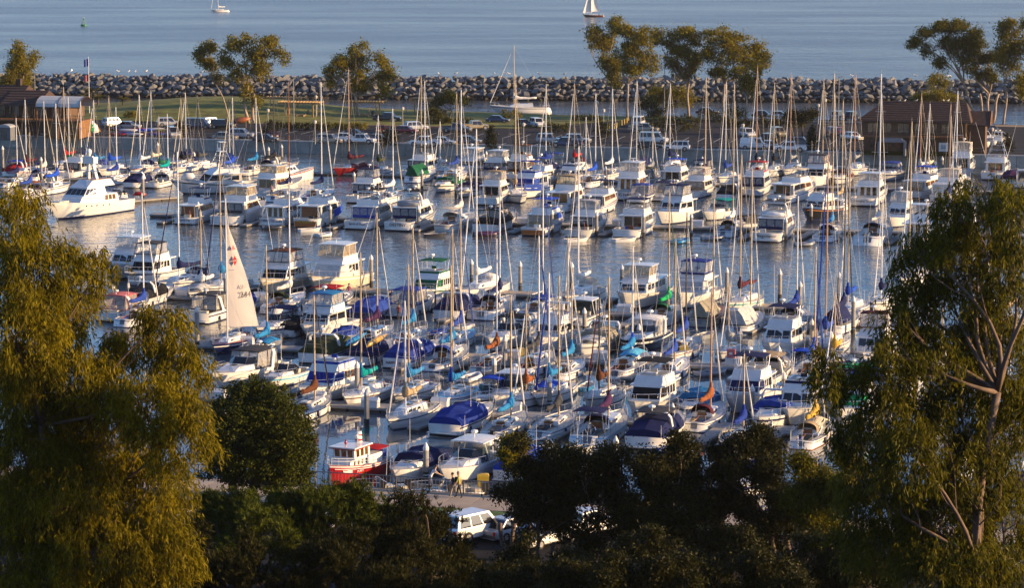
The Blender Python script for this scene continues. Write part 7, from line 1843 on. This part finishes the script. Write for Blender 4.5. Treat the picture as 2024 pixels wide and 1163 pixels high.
# ================================================================== cars
tyre = mat('tyre_rubber', (.015, .015, .016), .85); rimm = mat('wheel_alloy', (.45, .45, .46), .3, .7); lampw = mat('headlamp', (.75, .72, .65), .15); lampr = mat('tail_lamp', (.45, .02, .015), .25)
def car(pos, rz, kind, col, label, group='cars parked on the island', near=False):
    r = tag(empty('parked_' + {'sedan': 'car', 'suv': 'car', 'pickup': 'pickup_truck', 'van': 'van'}[kind], pos, rz), label, {'pickup': 'pickup truck', 'van': 'van'}.get(kind, 'car'), group)
    Lc, Wc = dict(sedan=(4.6, 1.78), suv=(4.7, 1.9), pickup=(5.7, 1.98), van=(5.2, 1.98))[kind]
    hb = dict(sedan=.78, suv=.98, pickup=1.02, van=1.05)[kind]; ht = dict(sedan=1.42, suv=1.78, pickup=1.82, van=2.05)[kind]; gc = dict(sedan=.2, suv=.28, pickup=.34, van=.25)[kind]
    pm_ = mat('car_paint_' + '_'.join('%03d' % int(c * 100) for c in col), col, .25, .15, .05, 1, coat=.6)
    x0, x1 = -Lc / 2, Lc / 2; w = Wc / 2
    prof = [(x0, .85), (x0 + .12, .95), (x0 + Lc * .25, 1.0), (0, 1.0), (x1 - Lc * .25, .99), (x1 - .2, .93), (x1, .80)]
    top = [hb * .93, hb, hb, hb, hb, hb * (.94 if kind != 'sedan' else .86), hb * .72]
    secs = []
    for (x, k), zt in zip(prof, top):
        secs.append([(x, -w * k, gc + .12), (x, -w * k * 1.0, gc + .35), (x, -w * k * .97, zt - .06), (x, -w * k * .88, zt), (x, w * k * .88, zt), (x, w * k * .97, zt - .06), (x, w * k, gc + .35), (x, w * k, gc + .12), (x, w * k * .8, gc), (x, -w * k * .8, gc)])
    body = MB().loft(secs).build('body', pm_, r, smooth=False)
    def cabin(xa, xb, fa, fr, z0, z1, inset=.16):
        a = [(xa, -w * .93, z0), (xb, -w * .93, z0), (xb, w * .93, z0), (xa, w * .93, z0)]
        t = [(xa + fa, -w * .93 + inset, z1), (xb - fr, -w * .93 + inset, z1), (xb - fr, w * .93 - inset, z1), (xa + fa, w * .93 - inset, z1)]
        c = MB().add(a + t, [(0, 1, 5, 4), (1, 2, 6, 5), (2, 3, 7, 6), (3, 0, 4, 7), (4, 5, 6, 7)]).build('cabin', pm_, r)
        A = [Vector(p) for p in a + t]
        MB().slab((A[1], A[2], A[6], A[5]), .06, .94, .1, .92, .012).build('windscreen', glassd(), c); MB().slab((A[3], A[0], A[4], A[7]), .06, .94, .14, .9, .012).build('rear_window', glassd(), c)
        n = 3 if kind in ('suv', 'van') else 2
        for i in range(n):
            if kind == 'van' and col[0] > .7 and i < 2 and 'panel' in label: continue
            MB().slab((A[0], A[1], A[5], A[4]), .05 + i * .9 / n + .01, .05 + (i + 1) * .9 / n - .02, .12, .88, .012).build('side_window', glassd(), c)
            MB().slab((A[2], A[3], A[7], A[6]), .05 + i * .9 / n + .01, .05 + (i + 1) * .9 / n - .02, .12, .88, .012).build('side_window', glassd(), c)
    if kind == 'sedan': cabin(x0 + .35, x1 - 1.1, .75, .85, hb - .03, ht)
    elif kind == 'suv': cabin(x0 + .06, x1 - 1.15, .28, .70, hb - .03, ht)
    elif kind == 'van': cabin(x0 + .04, x1 - .75, .12, .75, hb - .03, ht, .12)
    else:
        cabin(x0 + 1.95, x1 - 1.25, .18, .65, hb - .03, ht)
        MB().box((x0 + 1.0, 0, hb - .02), (1.75, Wc * .78, .06)).build('cargo_bed', mat('bed_liner', (.04, .04, .042), .8), r)
        b = MB()
        for sy in (-1, 1): b.box((x0 + 1.0, sy * (w * .88), hb + .1), (1.85, .12, .28))
        b.box((x0 + .1, 0, hb + .1), (.1, Wc * .8, .28)); b.build('bed_side', pm_, r)
    for sx in (x0 + Lc * .19, x1 - Lc * .18):
        for sy in (-1, 1):
            t = MB().tube([(sx, sy * (w - .22), gc + .12), (sx, sy * (w + .01), gc + .12)], gc + .12, 12).build('wheel', tyre, r)
            MB().tube([(sx, sy * (w - .02), gc + .12), (sx, sy * (w + .025), gc + .12)], (gc + .12) * .58, 10).build('rim', rimm, t)
    for sy in (-1, 1):
        MB().box((x1 - .03, sy * w * .58, hb * .74), (.1, .36, .16)).build('headlight', lampw, r); MB().box((x0 + .02, sy * w * .70, hb * .80), (.08, .2, .26)).build('tail_light', lampr, r)
        MB().box((x1 - Lc * .32, sy * (w + .06), hb + .1), (.12, .2, .15)).build('wing_mirror', pm_, r)
    MB().box((x1 - .02, 0, gc + .18), (.14, Wc * .78, .2)).build('front_bumper', mat('bumper_grey', (.08, .08, .085), .6), r); MB().box((x0 + .02, 0, gc + .2), (.14, Wc * .8, .2)).build('rear_bumper', mat('bumper_grey', (.08, .08, .085), .6), r)
    return r
WH, SL, BK, BU, RD, TN, GD, GY, MR = (.75, .75, .74), (.42, .43, .45), (.02, .02, .024), (.03, .05, .11), (.22, .015, .015), (.36, .31, .24), (.30, .24, .14), (.13, .13, .14), (.10, .015, .02)
CARS = [(445, 276, 2, 'sedan', TN, 'tan sedan beside the tuna tower behind the seawall fence'), (478, 273, 4, 'suv', SL, 'silver car with bright windscreen beside the tan sedan'), (525, 280, 5, 'sedan', BK, 'black sedan parked by the dark shrub'), (538, 273, -60, 'sedan', MR, 'maroon car nose-in behind the black sedan'),
        (652, 284, 3, 'suv', TN, 'tan station car behind the long furled jib'), (712, 284, 0, 'pickup', WH, 'white crew-cab pickup with bright front by the seawall'), (684, 278, 5, 'sedan', WH, 'white sedan tucked behind the crew-cab pickup'), (748, 280, 2, 'sedan', GY, 'grey sedan with glinting nose next to the crew-cab pickup'), (700, 270, 2, 'sedan', BK, 'black low car behind the crew-cab pickup'),
        (840, 289, 184, 'pickup', WH, 'white pickup facing the tall white masts'), (876, 286, 3, 'sedan', SL, 'silver sedan behind the white pickup tailgate'), (926, 284, 3, 'sedan', GY, 'dark grey sedan beside the cypress shrub'), (1086, 283, 2, 'suv', SL, 'silver off-roader on the open tarmac'), (1120, 291, 184, 'pickup', BU, 'dark blue pickup by the seawall fence'), (1142, 284, 2, 'suv', SL, 'silver station wagon behind the dark blue pickup'),
        (1284, 294, 3, 'sedan', BK, 'dark car with glowing lamps by the seawall'), (1292, 283, 2, 'van', WH, 'white passenger van with many windows'), (1338, 298, 183, 'suv', WH, 'white crossover car alone by the seawall'), (1492, 295, 2, 'van', WH, 'white panel van without side windows'), (1512, 293, 182, 'sedan', SL, 'silver sedan nosed behind the panel van'), (1562, 300, 183, 'pickup', WH, 'white utility pickup with ladder rack'), (1582, 290, 2, 'suv', GY, 'dark station wagon behind the utility pickup'), (1520, 282, 80, 'suv', BK, 'black car beyond the panel van'),
        (822, 258, 40, 'suv', SL, 'silver blue off-roader in the middle of the car park'), (802, 263, 3, 'sedan', RD, 'dark red sedan beside the silver blue off-roader'), (752, 262, -70, 'sedan', RD, 'red hatchback seen from behind by the hedge'), (766, 240, 1, 'pickup', BK, 'black pickup driving along the lawn road'), (902, 262, 2, 'pickup', GY, 'grey pickup beside the golden one'), (938, 257, 35, 'pickup', GD, 'golden lit pickup truck in the middle of the car park'), (984, 242, 2, 'sedan', BU, 'blue sedan with orange nose by the hedge'), (1062, 251, -55, 'suv', WH, 'white minivan seen from behind'), (1034, 250, -50, 'sedan', BK, 'black car beside the white minivan'),
        (1272, 262, 2, 'pickup', TN, 'tan pickup beyond the passenger van'), (1262, 250, 90, 'van', WH, 'white van half hidden by the large hedge'), (1478, 272, -60, 'suv', WH, 'white off-roader with red tail lamps'), (1538, 270, -60, 'suv', GD, 'golden glinting car by the hedge'), (1655, 270, -30, 'suv', RD, 'dark red off-roader by the narrow cypress'), (1685, 276, -40, 'sedan', WH, 'white sedan beside the shingled building'),
        (255, 254, 2, 'sedan', SL, 'silver sedan by the kayak racks'), (225, 250, 60, 'suv', WH, 'white car beside the sailcloth'), (334, 250, 30, 'suv', SL, 'pale van parked beyond the leaning shrub'), (342, 272, -60, 'van', SL, 'silver minivan by the kayak racks'), (392, 254, 4, 'van', BU, 'dark blue van under the white sail masts'), (418, 250, 60, 'suv', SL, 'white car catching the sun behind the tuna tower'), (440, 254, 4, 'suv', BK, 'black off-roader behind the tuna tower'),
        (1940, 258, -60, 'suv', BK, 'black off-roader by the shore eucalyptus'), (1958, 262, -50, 'sedan', GY, 'dark sedan beside the black off-roader'), (1944, 278, -60, 'suv', WH, 'white hatchback near the boat trailers'), (1976, 276, -55, 'sedan', SL, 'silver sedan near the boat trailers'), (1508, 232, 2, 'sedan', BK, 'dark car on the shore road below the domed eucalyptus'), (1398, 226, 2, 'sedan', MR, 'maroon car on the shore road'), (1540, 233, 3, 'sedan', SL, 'silver car on the shore road'), (1655, 236, 80, 'suv', SL, 'silver blue car at the shore by the lamp'), (1684, 237, 80, 'suv', BK, 'black car at the shore beside the shingled roof')]
for (px, py, a, kd, cc, lb) in CARS: car(ground(px, py, IZ + .02), IRZ + R(a), kd, cc, lb)
NC = 'cars parked below the bluff'
car(ground(938, 1066, 3.03), math.atan2(shore.y, shore.x) + R(62), 'suv', WH, 'white off-road car with black rear window by the promenade verge', NC).scale = (1.08,) * 3
car(ground(1012, 1062, 3.03), math.atan2(shore.y, shore.x) + R(62), 'sedan', SL, 'silver car under the dark tree beside the white off-road car', NC)
car(ground(1080, 1076, 3.03), math.atan2(shore.y, shore.x) + R(62), 'sedan', WH, 'white sedan under the slender dark tree', NC)
car(ground(1150, 1062, 3.03), math.atan2(shore.y, shore.x) + R(62), 'pickup', WH, 'white pickup with red lamps behind the dark trees', NC)
car(ground(590, 1046, 3.03), math.atan2(shore.y, shore.x) + R(8), 'van', SL, 'pale camper van behind the bushy pine', NC)

# ================================================================== lamps, flags, shelters, racks
def lamp(px, py, yt, label, double=False, fac='globe', z=IZ):
    P = ground(px, py, z); h = z_at(yt, P.y) - z
    r = tag(empty('street_lamp', P), label, 'street lamp', 'lamp posts of the harbour')
    m = mat('lamp_post', (.30, .30, .29), .6)
    MB().tube([(0, 0, 0), (0, 0, .8), (0, 0, h)], [.11, .09, .06], 7).build('post', m, r)
    if fac == 'globe': MB().tube([(0, 0, h), (0, 0, h + .12), (0, 0, h + .55), (0, 0, h + .7)], [.10, .26, .32, .06], 8).build('lantern', mat('lantern_glass', (.6, .56, .48), .3), r)
    else: MB().box((.35, 0, h), (1.0, .3, .16)).build('lantern', m, r)
for a in ((1180, 235, 206, 'lamp post on the lawn beside the umbrella shaped tree'), (1193, 250, 222, 'lamp post at the lawn end by the yellow bollards'), (803, 226, 196, 'lamp post at the channel edge by the picnic shelter'), (796, 250, 218, 'lamp post at the edge of the car park beside the red sedan'), (625, 235, 195, 'lamp post beside the picnic tables'), (530, 255, 222, 'lamp post by the broad rounded eucalyptus'), (623, 285, 245, 'white lamp post beside the seawall fence'), (1035, 290, 250, 'white lamp post beside the cypress shrub'), (1468, 288, 252, 'lamp post beside the white off-roader'), (1617, 245, 212, 'lamp post near the shingled building'), (1630, 275, 202, 'dark lamp post beside the shingled building'), (1264, 230, 205, 'lamp post below the dark upright eucalyptus'), (1960, 300, 260, 'lamp post by the boat trailers')): lamp(*a)
for a in ((581, 245, 152, 'tall arm light pole behind the picnic shelter'), (1657, 248, 152, 'tall slim light pole at the shore by the shingled building'), (1313, 160 + 70, 118, 'tall light pole between the island eucalyptus'), (70, 215, 145, 'tall wooden pole behind the brown harbour building')): lamp(*a, fac='arm')
P = ground(177, 230, IZ); h = z_at(112, P.y) - IZ; r = tag(empty('flagpole', P), 'tall white flagpole with a blue flag and a red-striped flag', 'flagpole')
MB().tube([(0, 0, 0), (0, 0, h)], [.1, .05], 7).build('pole', gel('white'), r)
def flag(r, z, c, w_, hh, nm='flag'):
    mb = MB(); n = 6
    for i in range(n + 1):
        for j in (0, 1): mb.v.append((-.05 - w_ * i / n, .14 * math.sin(i * 1.3), z - hh * j - .25 * w_ * (i / n) ** 1.4))
    for i in range(n): mb.f.append((i * 2, i * 2 + 1, i * 2 + 3, i * 2 + 2)); mb.mi.append(0)
    mb.build(nm, c, r)
flag(r, h - .4, paint('royal'), .9, 1.5); flag(r, h * .70, mat('striped_flag', (.55, .12, .12), .8, 0, .8, 6), .9, 1.3)
wd_ = mat('shelter_timber', (.36, .24, .11), .8, 0, .2, 2)
def shelter(px, py, w_px, label):
    P = ground(px, py, IZ + .1); s = P.y / FPX; Wd = w_px * s; r = tag(empty('picnic_shelter', P, IRZ), label, 'picnic shelter', 'timber picnic shelters on the lawn')
    for sx in (-.32, .32):
        for sy in (-1.2, 1.2): MB().box((sx * Wd, sy, 1.7), (.24, .24, 3.4)).build('post', wd_, r)
    for sy in (-1.2, 1.2): MB().box((0, sy, 3.1), (Wd, .16, .3)).build('beam', wd_, r)
    for i in range(14): MB().box((-Wd / 2 + .2 + i * (Wd - .4) / 13, 0, 3.34), (.1, 3.6, .16)).build('rafter', wd_, r)
    MB().box((0, 0, .76), (2.0, .8, .08)).build('table_top', wd_, r)
    for sy in (-.75, .75): MB().box((0, sy, .45), (2.0, .3, .07)).build('bench', wd_, r)
    for sx in (-.7, .7): MB().box((sx, 0, .38), (.12, 1.5, .7)).build('table_leg', wd_, r)
shelter(562, 224, 80, 'timber picnic shelter behind the tall arm light pole'); shelter(595, 234, 88, 'timber picnic shelter beside the white lamp posts'); shelter(722, 232, 82, 'timber picnic shelter under the golden rounded eucalyptus'); shelter(835, 226, 40, 'small timber shelter by the umbrella shaped tree')
def bin_(px, py, label):
    P = ground(px, py, IZ + .1); r = tag(empty('litter_bin', P), label, 'litter bin', 'litter bins on the lawn'); MB().cyl((0, 0, 0), .32, .95, 10).build('drum', mat('bin_black', (.025, .025, .028), .6), r); MB().cyl((0, 0, .96), .36, .14, 10, r2=.2).build('lid', mat('bin_black', (.025, .025, .028), .6), r)
for a in ((289, 208, 'black litter bin on the crest of the lawn'), (609, 232, 'black litter bin by the picnic shelter'), (737, 230, 'black litter bin under the golden eucalyptus'), (610, 228, 'black litter bin behind the picnic table'), (878, 228, 'black litter bin beside the umbrella shaped tree')): bin_(*a)
# kayak racks
rk_ = random.Random(4)
for i in range(14):
    px = 232 + i % 7 * 18 + rk_.uniform(-4, 4); lvl = i // 7
    P = ground(px, 268 - 2 * (i % 2), IZ); P.z += .25 + lvl * .75; cc = ('red', 'bright', 'white', 'rust', 'royal', 'red', 'white', 'navy', 'white', 'red', 'bright', 'white', 'yellow', 'royal')[i]
    o = MB().tube([(-1.9, 0, .1), (-1.2, 0, 0), (0, 0, -.05), (1.2, 0, 0), (1.9, 0, .1)], [.04, .24, .32, .24, .04], 8).build('kayak', gel(cc), None, smooth=True); o.location = P; o.rotation_euler = (0, 0, IRZ + rk_.uniform(-.15, .15))
    tag(o, '%s kayak stacked on the racks behind the seawall' % {'bright': 'blue', 'rust': 'orange', 'royal': 'deep blue'}.get(cc, cc), 'kayak', 'kayaks on the racks')
P = ground(186, 262, IZ); r = tag(empty('sail_dinghy', P, .4), 'upturned white and green sailcloth cone beside the orange-lit wall', 'sail'); MB().tube([(0, 0, 0), (-.3, 0, 1.2), (-.4, 0, 2.3)], [1.1, .95, .1], 9).build('cloth', canvas('white'), r); MB().tube([(-.5, -.55, .2), (-.55, -.5, 1.6)], [.62, .3], 7).build('green_panel', canvas('emerald'), r); MB().tube([(.75, -.3, .1), (.35, -.2, 1.5)], [.45, .2], 7).build('orange_panel', canvas('orange'), r)
P = ground(478, 252, IZ); r = tag(empty('upturned_skiff', P, IRZ + .4), 'orange upturned skiff raised beside the broad eucalyptus', 'boat'); MB().tube([(-1.8, 0, 1.1), (-1.2, 0, 1.3), (.4, 0, 1.5), (1.7, 0, 1.8)], [.1, .55, .6, .15], 8).build('hull', paint('rust'), r, smooth=True); [MB().box((x, 0, .5), (.1, .8, 1.0)).build('trestle', wd_, r) for x in (-1, .8)]
for i in range(3):
    P = ground(1945 + i * 14, 292 - i * 4, IZ); rr = tag(empty('boat_trailer', P, IRZ + .3), 'small white boat on a trailer beside the far car park', 'boat trailer', 'boats on trailers by the far car park')
    H = Hull(3.8, 1.4, .5, .65); o = H.mesh(rr, gel('white'), gel('white'), gel('white'), gel('white')); o.location.z = .75; o = H.deck(rr, deckm(), (.1, .6), gel('ltgray'), .3, .8); o.location.z = .75
    for sy in (-.75, .75): MB().tube([(sy - .08, -.3, .3), (sy + .08, -.3, .3)], .3, 9).build('wheel', tyre, rr)
    MB().box((0, .6, .42), (.12, 4.4, .1)).build('frame', steel(), rr)
for i in range(9):
    P = ground(1199 + i * 5.0, 262 - i * 2.4, IZ); o = tag(empty('bollard', P), 'yellow bollard in the row beside the ragged hedge', 'bollard', 'yellow bollards by the car park'); MB().cyl((0, 0, 0), .11, .95, 8).build('post', paint('yellow'), o); MB().cyl((0, 0, .95), .12, .12, 8, r2=.03).build('cap', paint('gold'), o)
# buoy
P = ground(166, 51); r = tag(empty('buoy', P), 'green channel buoy floating on the open sea', 'buoy'); gm = mat('buoy_green', (.01, .16, .07), .5)
MB().cyl((0, 0, -.3), 1.25, .9, 14).build('float', gm, r); b = MB(); [b.tube([(.8 * math.cos(a), .8 * math.sin(a), .6), (.25 * math.cos(a), .25 * math.sin(a), 2.4)], .06, 4) for a in (0, 1.57, 3.14, 4.71)]; b.tube([(.5, 0, 1.4), (0, .5, 1.4), (-.5, 0, 1.4), (0, -.5, 1.4), (.5, 0, 1.4)], .05, 4); b.cyl((0, 0, 2.3), .32, .6, 8); b.build('cage', gm, r); MB().cyl((0, 0, 2.9), .16, .35, 8).build('lantern', mat('lantern_glass', (.6, .56, .48), .3), r)
# gulls on the breakwater and the roof
gb = None
def gull(P, rz, label, group):
    global gb
    r = tag(empty('seagull', P, rz), label, 'gull', group)
    if gb is None:
        a = MB().tube([(-.28, 0, .17), (-.12, 0, .2), (.08, 0, .24), (.2, 0, .34), (.24, 0, .40), (.30, 0, .42)], [.02, .09, .10, .05, .06, .015], 7); w_ = MB().tube([(-.36, .07, .2), (-.1, .1, .24), (.1, .09, .25)], [.015, .06, .03], 5); w2 = MB().tube([(-.36, -.07, .2), (-.1, -.1, .24), (.1, -.09, .25)], [.015, .06, .03], 5); l1 = MB().tube([(0, .03, 0), (0, .03, .16)], .012, 4); l2 = MB().tube([(0, -.03, 0), (0, -.03, .16)], .012, 4)
        os_ = [a.build('body', gel('white'), r), w_.build('wing', gel('ltgray'), r), w2.build('wing', gel('ltgray'), r), l1.build('leg', paint('orange'), r), l2.build('leg', paint('orange'), r)]
        gb = [(o.name.split('.')[0], o.data) for o in os_]
    else:
        for n_, d in gb: link(n_, d, r)
    return r
for i in range(46):
    s = rk_.uniform(2, BL - 2); p = B0 + bwd * s + bwn * rk_.uniform(5.5, 7.5)
    gull(Vector((p.x, p.y, 5.55)), rk_.uniform(0, 6.28), 'white seagull perched on the crest of the breakwater', 'gulls on the breakwater').scale = (1.5,) * 3
for px in (1778, 1789, 1811, 1865, 1874):
    Pq = at_depth(px, 201, ground(1703, 305, IZ).y + 3.0); gull(Pq, rk_.uniform(0, 6.28), 'white seagull perched on the ridge of the shingled roof', 'gulls on the shingled roof')

# ================================================================== people
skin = mat('skin', (.42, .24, .16), .6); hairm = mat('dark_hair', (.03, .02, .015), .7); hairg = mat('grey_hair', (.40, .36, .32), .7)
def person(P, rz, label, pose='stand', top=(.3, .3, .3), legs=(.05, .06, .09), hair=None, h=1.74, fingers=False, group=None, sleeves=True):
    r = tag(empty('person', P, rz), label, 'person', group); k = h / 1.75
    V, E, Rr = [], [], []
    def v(p, ra, parent=None):
        V.append((p[0] * k, p[1] * k, p[2] * k)); Rr.append(ra * k)
        if parent is not None: E.append((parent, len(V) - 1))
        return len(V) - 1
    sit = pose == 'sit'; hz = .95 if not sit else .48
    st = dict(walk=.22, stand=.03, bend=.10, sit=0)[pose]; lean = dict(walk=.04, stand=0, bend=.42, sit=.05)[pose]
    pel = v((0, 0, hz), .135); ch1 = v((0, lean * .4, hz + .22), .13, pel); ch2 = v((0, lean * .85, hz + .42), .15, ch1); nk = v((0, lean * 1.05, hz + .56), .06, ch2); hd = v((0, lean * 1.15 + .02, hz + .66), .085, nk); hd2 = v((0, lean * 1.2 + .02, hz + .76), .095, hd); v((0, lean * 1.25 + .01, hz + .82), .06, hd2)
    for s in (1, -1):
        f = s * st
        hp = v((s * .10, 0, hz - .06), .095, pel)
        if sit: kn = v((s * .12, .42, hz - .02), .07, hp); an = v((s * .12, .44, .08), .045, kn)
        else: kn = v((s * .105, f * .55 + .03, hz * .52), .068, hp); an = v((s * .105, f * 1.0, .09), .045, kn)
        v((s * .11, f * 1.0 + .16 + (.44 * 0), .045), .04, an) if not sit else v((s * .12, .6, .05), .04, an)
        sh_ = v((s * .19, lean * .85, hz + .44), .07, ch2)
        if pose == 'bend': el = v((s * .24, lean + .22, hz + .20), .048, sh_); wr_ = v((s * .20, lean + .45, hz + .08), .034, el); ha = v((s * .19, lean + .54, hz + .05), .036, wr_); dv = (0, 1, -.3)
        else: el = v((s * .27, lean - f * .5, hz + .16), .048, sh_); wr_ = v((s * .28, lean - f * .9 + .10, hz - .06), .034, el); ha = v((s * .28, lean - f * 1.0 + .13, hz - .14), .036, wr_); dv = (0, .25, -1)
        if fingers:
            q = V[ha]; q = (q[0] / k, q[1] / k, q[2] / k)
            for i in range(4):
                o = (i - 1.5) * .018; L1 = (.045, .05, .048, .038)[i]
                a1 = v((q[0], q[1] + o + dv[1] * .045, q[2] + dv[2] * .045), .009, ha); a2 = v((q[0] - s * .008, q[1] + o + dv[1] * (.045 + L1), q[2] + dv[2] * (.045 + L1)), .008, a1); v((q[0] - s * .022, q[1] + o + dv[1] * (.06 + L1 * 1.5), q[2] + dv[2] * (.05 + L1 * 1.5)), .007, a2)
            t1 = v((q[0] - s * .01, q[1] + .045, q[2] + .0), .010, ha); v((q[0] - s * .02, q[1] + .065, q[2] - .035), .009, t1)
    me = bpy.data.meshes.new('body'); me.from_pydata(V, E, []); ob = bpy.data.objects.new('body', me); COL.objects.link(ob)
    md = ob.modifiers.new('skin', 'SKIN'); md.use_smooth_shade = True
    for i, sv_ in enumerate(me.skin_vertices[0].data): sv_.radius = (Rr[i], Rr[i] * (.72 if i in (0, 1, 2) else 1)); sv_.use_root = (i == 0)
    ob.modifiers.new('sub', 'SUBSURF').levels = 1
    dg = bpy.context.evaluated_depsgraph_get(); m2 = bpy.data.meshes.new_from_object(ob.evaluated_get(dg)); bpy.data.objects.remove(ob)
    m2.materials.clear()
    for q in (skin, mat('cloth_%03d_%03d_%03d' % tuple(int(c * 100) for c in top), top, .85), mat('cloth_%03d_%03d_%03d' % tuple(int(c * 100) for c in legs), legs, .85), mat('shoe', (.04, .035, .03), .7)): m2.materials.append(q)
    for pl in m2.polygons:
        c = pl.center; z = c.z / k
        i = 3 if z < .07 else 2 if (z < hz + .03 and abs(c.x) < .235 * k and not (pose == 'bend' and c.y > .5)) else 1 if (z < hz + .52 and (abs(c.x) < (.30 if sleeves else .2) * k) and z > hz + (.02 if abs(c.x) < .2 * k else .18)) else 0
        pl.material_index = i; pl.use_smooth = True
    bo = link('body', m2, r)
    hq = Vector(V[5]); MB().loft([[(hq.x + .105 * k * math.cos(a) * rr_, hq.y - .015 + .115 * k * math.sin(a) * rr_, hq.z + z * k) for a in [2 * math.pi * i / 10 for i in range(10)]] for rr_, z in ((.98, -.02), (1.02, .04), (.85, .10), (.35, .125))]).build('hair', hair or hairm, bo, smooth=True)
    MB().tube([(hq.x, hq.y + .09 * k, hq.z - .02 * k), (hq.x, hq.y + .125 * k, hq.z - .045 * k)], [.012, .018], 5).build('nose', skin, bo)
    for s in (-1, 1): MB().box((hq.x + s * .035, hq.y + .092 * k, hq.z - .005), (.022, .02, .014)).build('eye', mat('eye_dark', (.02, .015, .012), .3), bo)
    return r, bo
Pw = ground(903, 984, 3.08)
sdir = math.atan2(shore.y, shore.x)
r, bo = person(ground(908, 985, 3.08), sdir + math.pi / 2 + .1, 'person in a yellow-green shirt and dark trousers walking on the promenade', 'walk', (.34, .32, .08), (.03, .035, .05), hairg, 1.82, True)
r, bo = person(ground(896, 983, 3.08), sdir + math.pi / 2 + .1, 'person in a dark top and pale trousers with a backpack walking beside a companion', 'walk', (.05, .05, .07), (.42, .36, .30), hairm, 1.66, True)
MB().loft([[(x, y, z) for x, y in ((-.15, -.28), (.15, -.28), (.14, -.12), (-.14, -.12))] for z in (1.05, 1.2, 1.42)]).build('backpack', canvas('black'), bo)
# the deckhand on the hardtop cruiser's foredeck stands on the finger beside it
dock_p = ground(850, 968, .44)
r, bo = person(dock_p, R(-60), 'person in a white vest leaning over the bow of the hardtop cruiser', 'bend', (.72, .70, .66), (.18, .22, .32), hairm, 1.76, True, sleeves=False)
for px, py, z, rz, lb, ps, tp, lg in ((788, 634, .44, 0, 'person in a dark red top standing on the dock behind the blue-framed cruiser', 'stand', (.16, .03, .03), (.05, .04, .04)), (861, 608, .44, 90, 'person in a navy top standing on the dock beside the big navy cover', 'stand', (.03, .04, .09), (.06, .07, .10)), (690, 592, .44, 0, 'person in a pink top on the dock by the amber sportfisher', 'stand', (.45, .12, .16), (.1, .1, .12)),
                                      (394, 552, 1.0, 30, 'person in dark clothes sitting in the cockpit of the navy-cover sloop', 'sit', (.04, .04, .05), (.05, .05, .06)), (408, 554, 1.0, 20, 'person in a black jacket standing at the stern of the navy-cover sloop', 'stand', (.025, .025, .03), (.05, .05, .06)), (537, 388, 1.2, 0, 'person in a pale top on the deck of the cream hardtop cruiser', 'stand', (.5, .3, .3), (.05, .05, .06)),
                                      (446, 214, 3.0, 90, 'person standing on the lawn by the slender leaning eucalyptus', 'stand', (.05, .05, .07), (.08, .08, .1)), (452, 215, 3.0, 90, 'person with a bicycle helmet on the lawn by the slender leaning eucalyptus', 'stand', (.12, .1, .1), (.04, .04, .05)), (457, 216, 3.0, 90, 'third person of the group on the lawn by the slender eucalyptus', 'stand', (.05, .06, .09), (.04, .04, .05)),
                                      (364, 206, 3.6, 90, 'person sitting on the crest of the lawn', 'sit', (.4, .2, .15), (.08, .08, .1)), (397, 207, 3.4, 90, 'person in a light shirt sitting on the lawn', 'sit', (.5, .45, .4), (.08, .08, .1)), (620, 226, 2.1, 90, 'person sitting at the picnic table by the lamp post', 'sit', (.12, .06, .06), (.05, .05, .07)), (730, 229, 2.1, 90, 'person standing under the golden eucalyptus shelter', 'stand', (.06, .05, .06), (.05, .05, .07))):
    person(ground(px, py, z), R(rz), lb, ps, tp, lg)
# ================================================================== evening haze over the harbour
hm = bpy.data.materials.new('evening_haze'); hm.use_nodes = True
hn, hl = hm.node_tree.nodes, hm.node_tree.links
hn.remove(hn['Principled BSDF'])
pv = hn.new('ShaderNodeVolumePrincipled')
pv.inputs['Color'].default_value = (.92, .93, .97, 1)
pv.inputs['Density'].default_value = 0.00004
pv.inputs['Anisotropy'].default_value = 0.35
hl.new(pv.outputs[0], hn['Material Output'].inputs['Volume'])
hz = MB().box((0, 4450, 22.0), (12100, 9700, 52.0)).build('haze', hm)
tag(hz, kind='stuff')
bpy.context.view_layer.update()
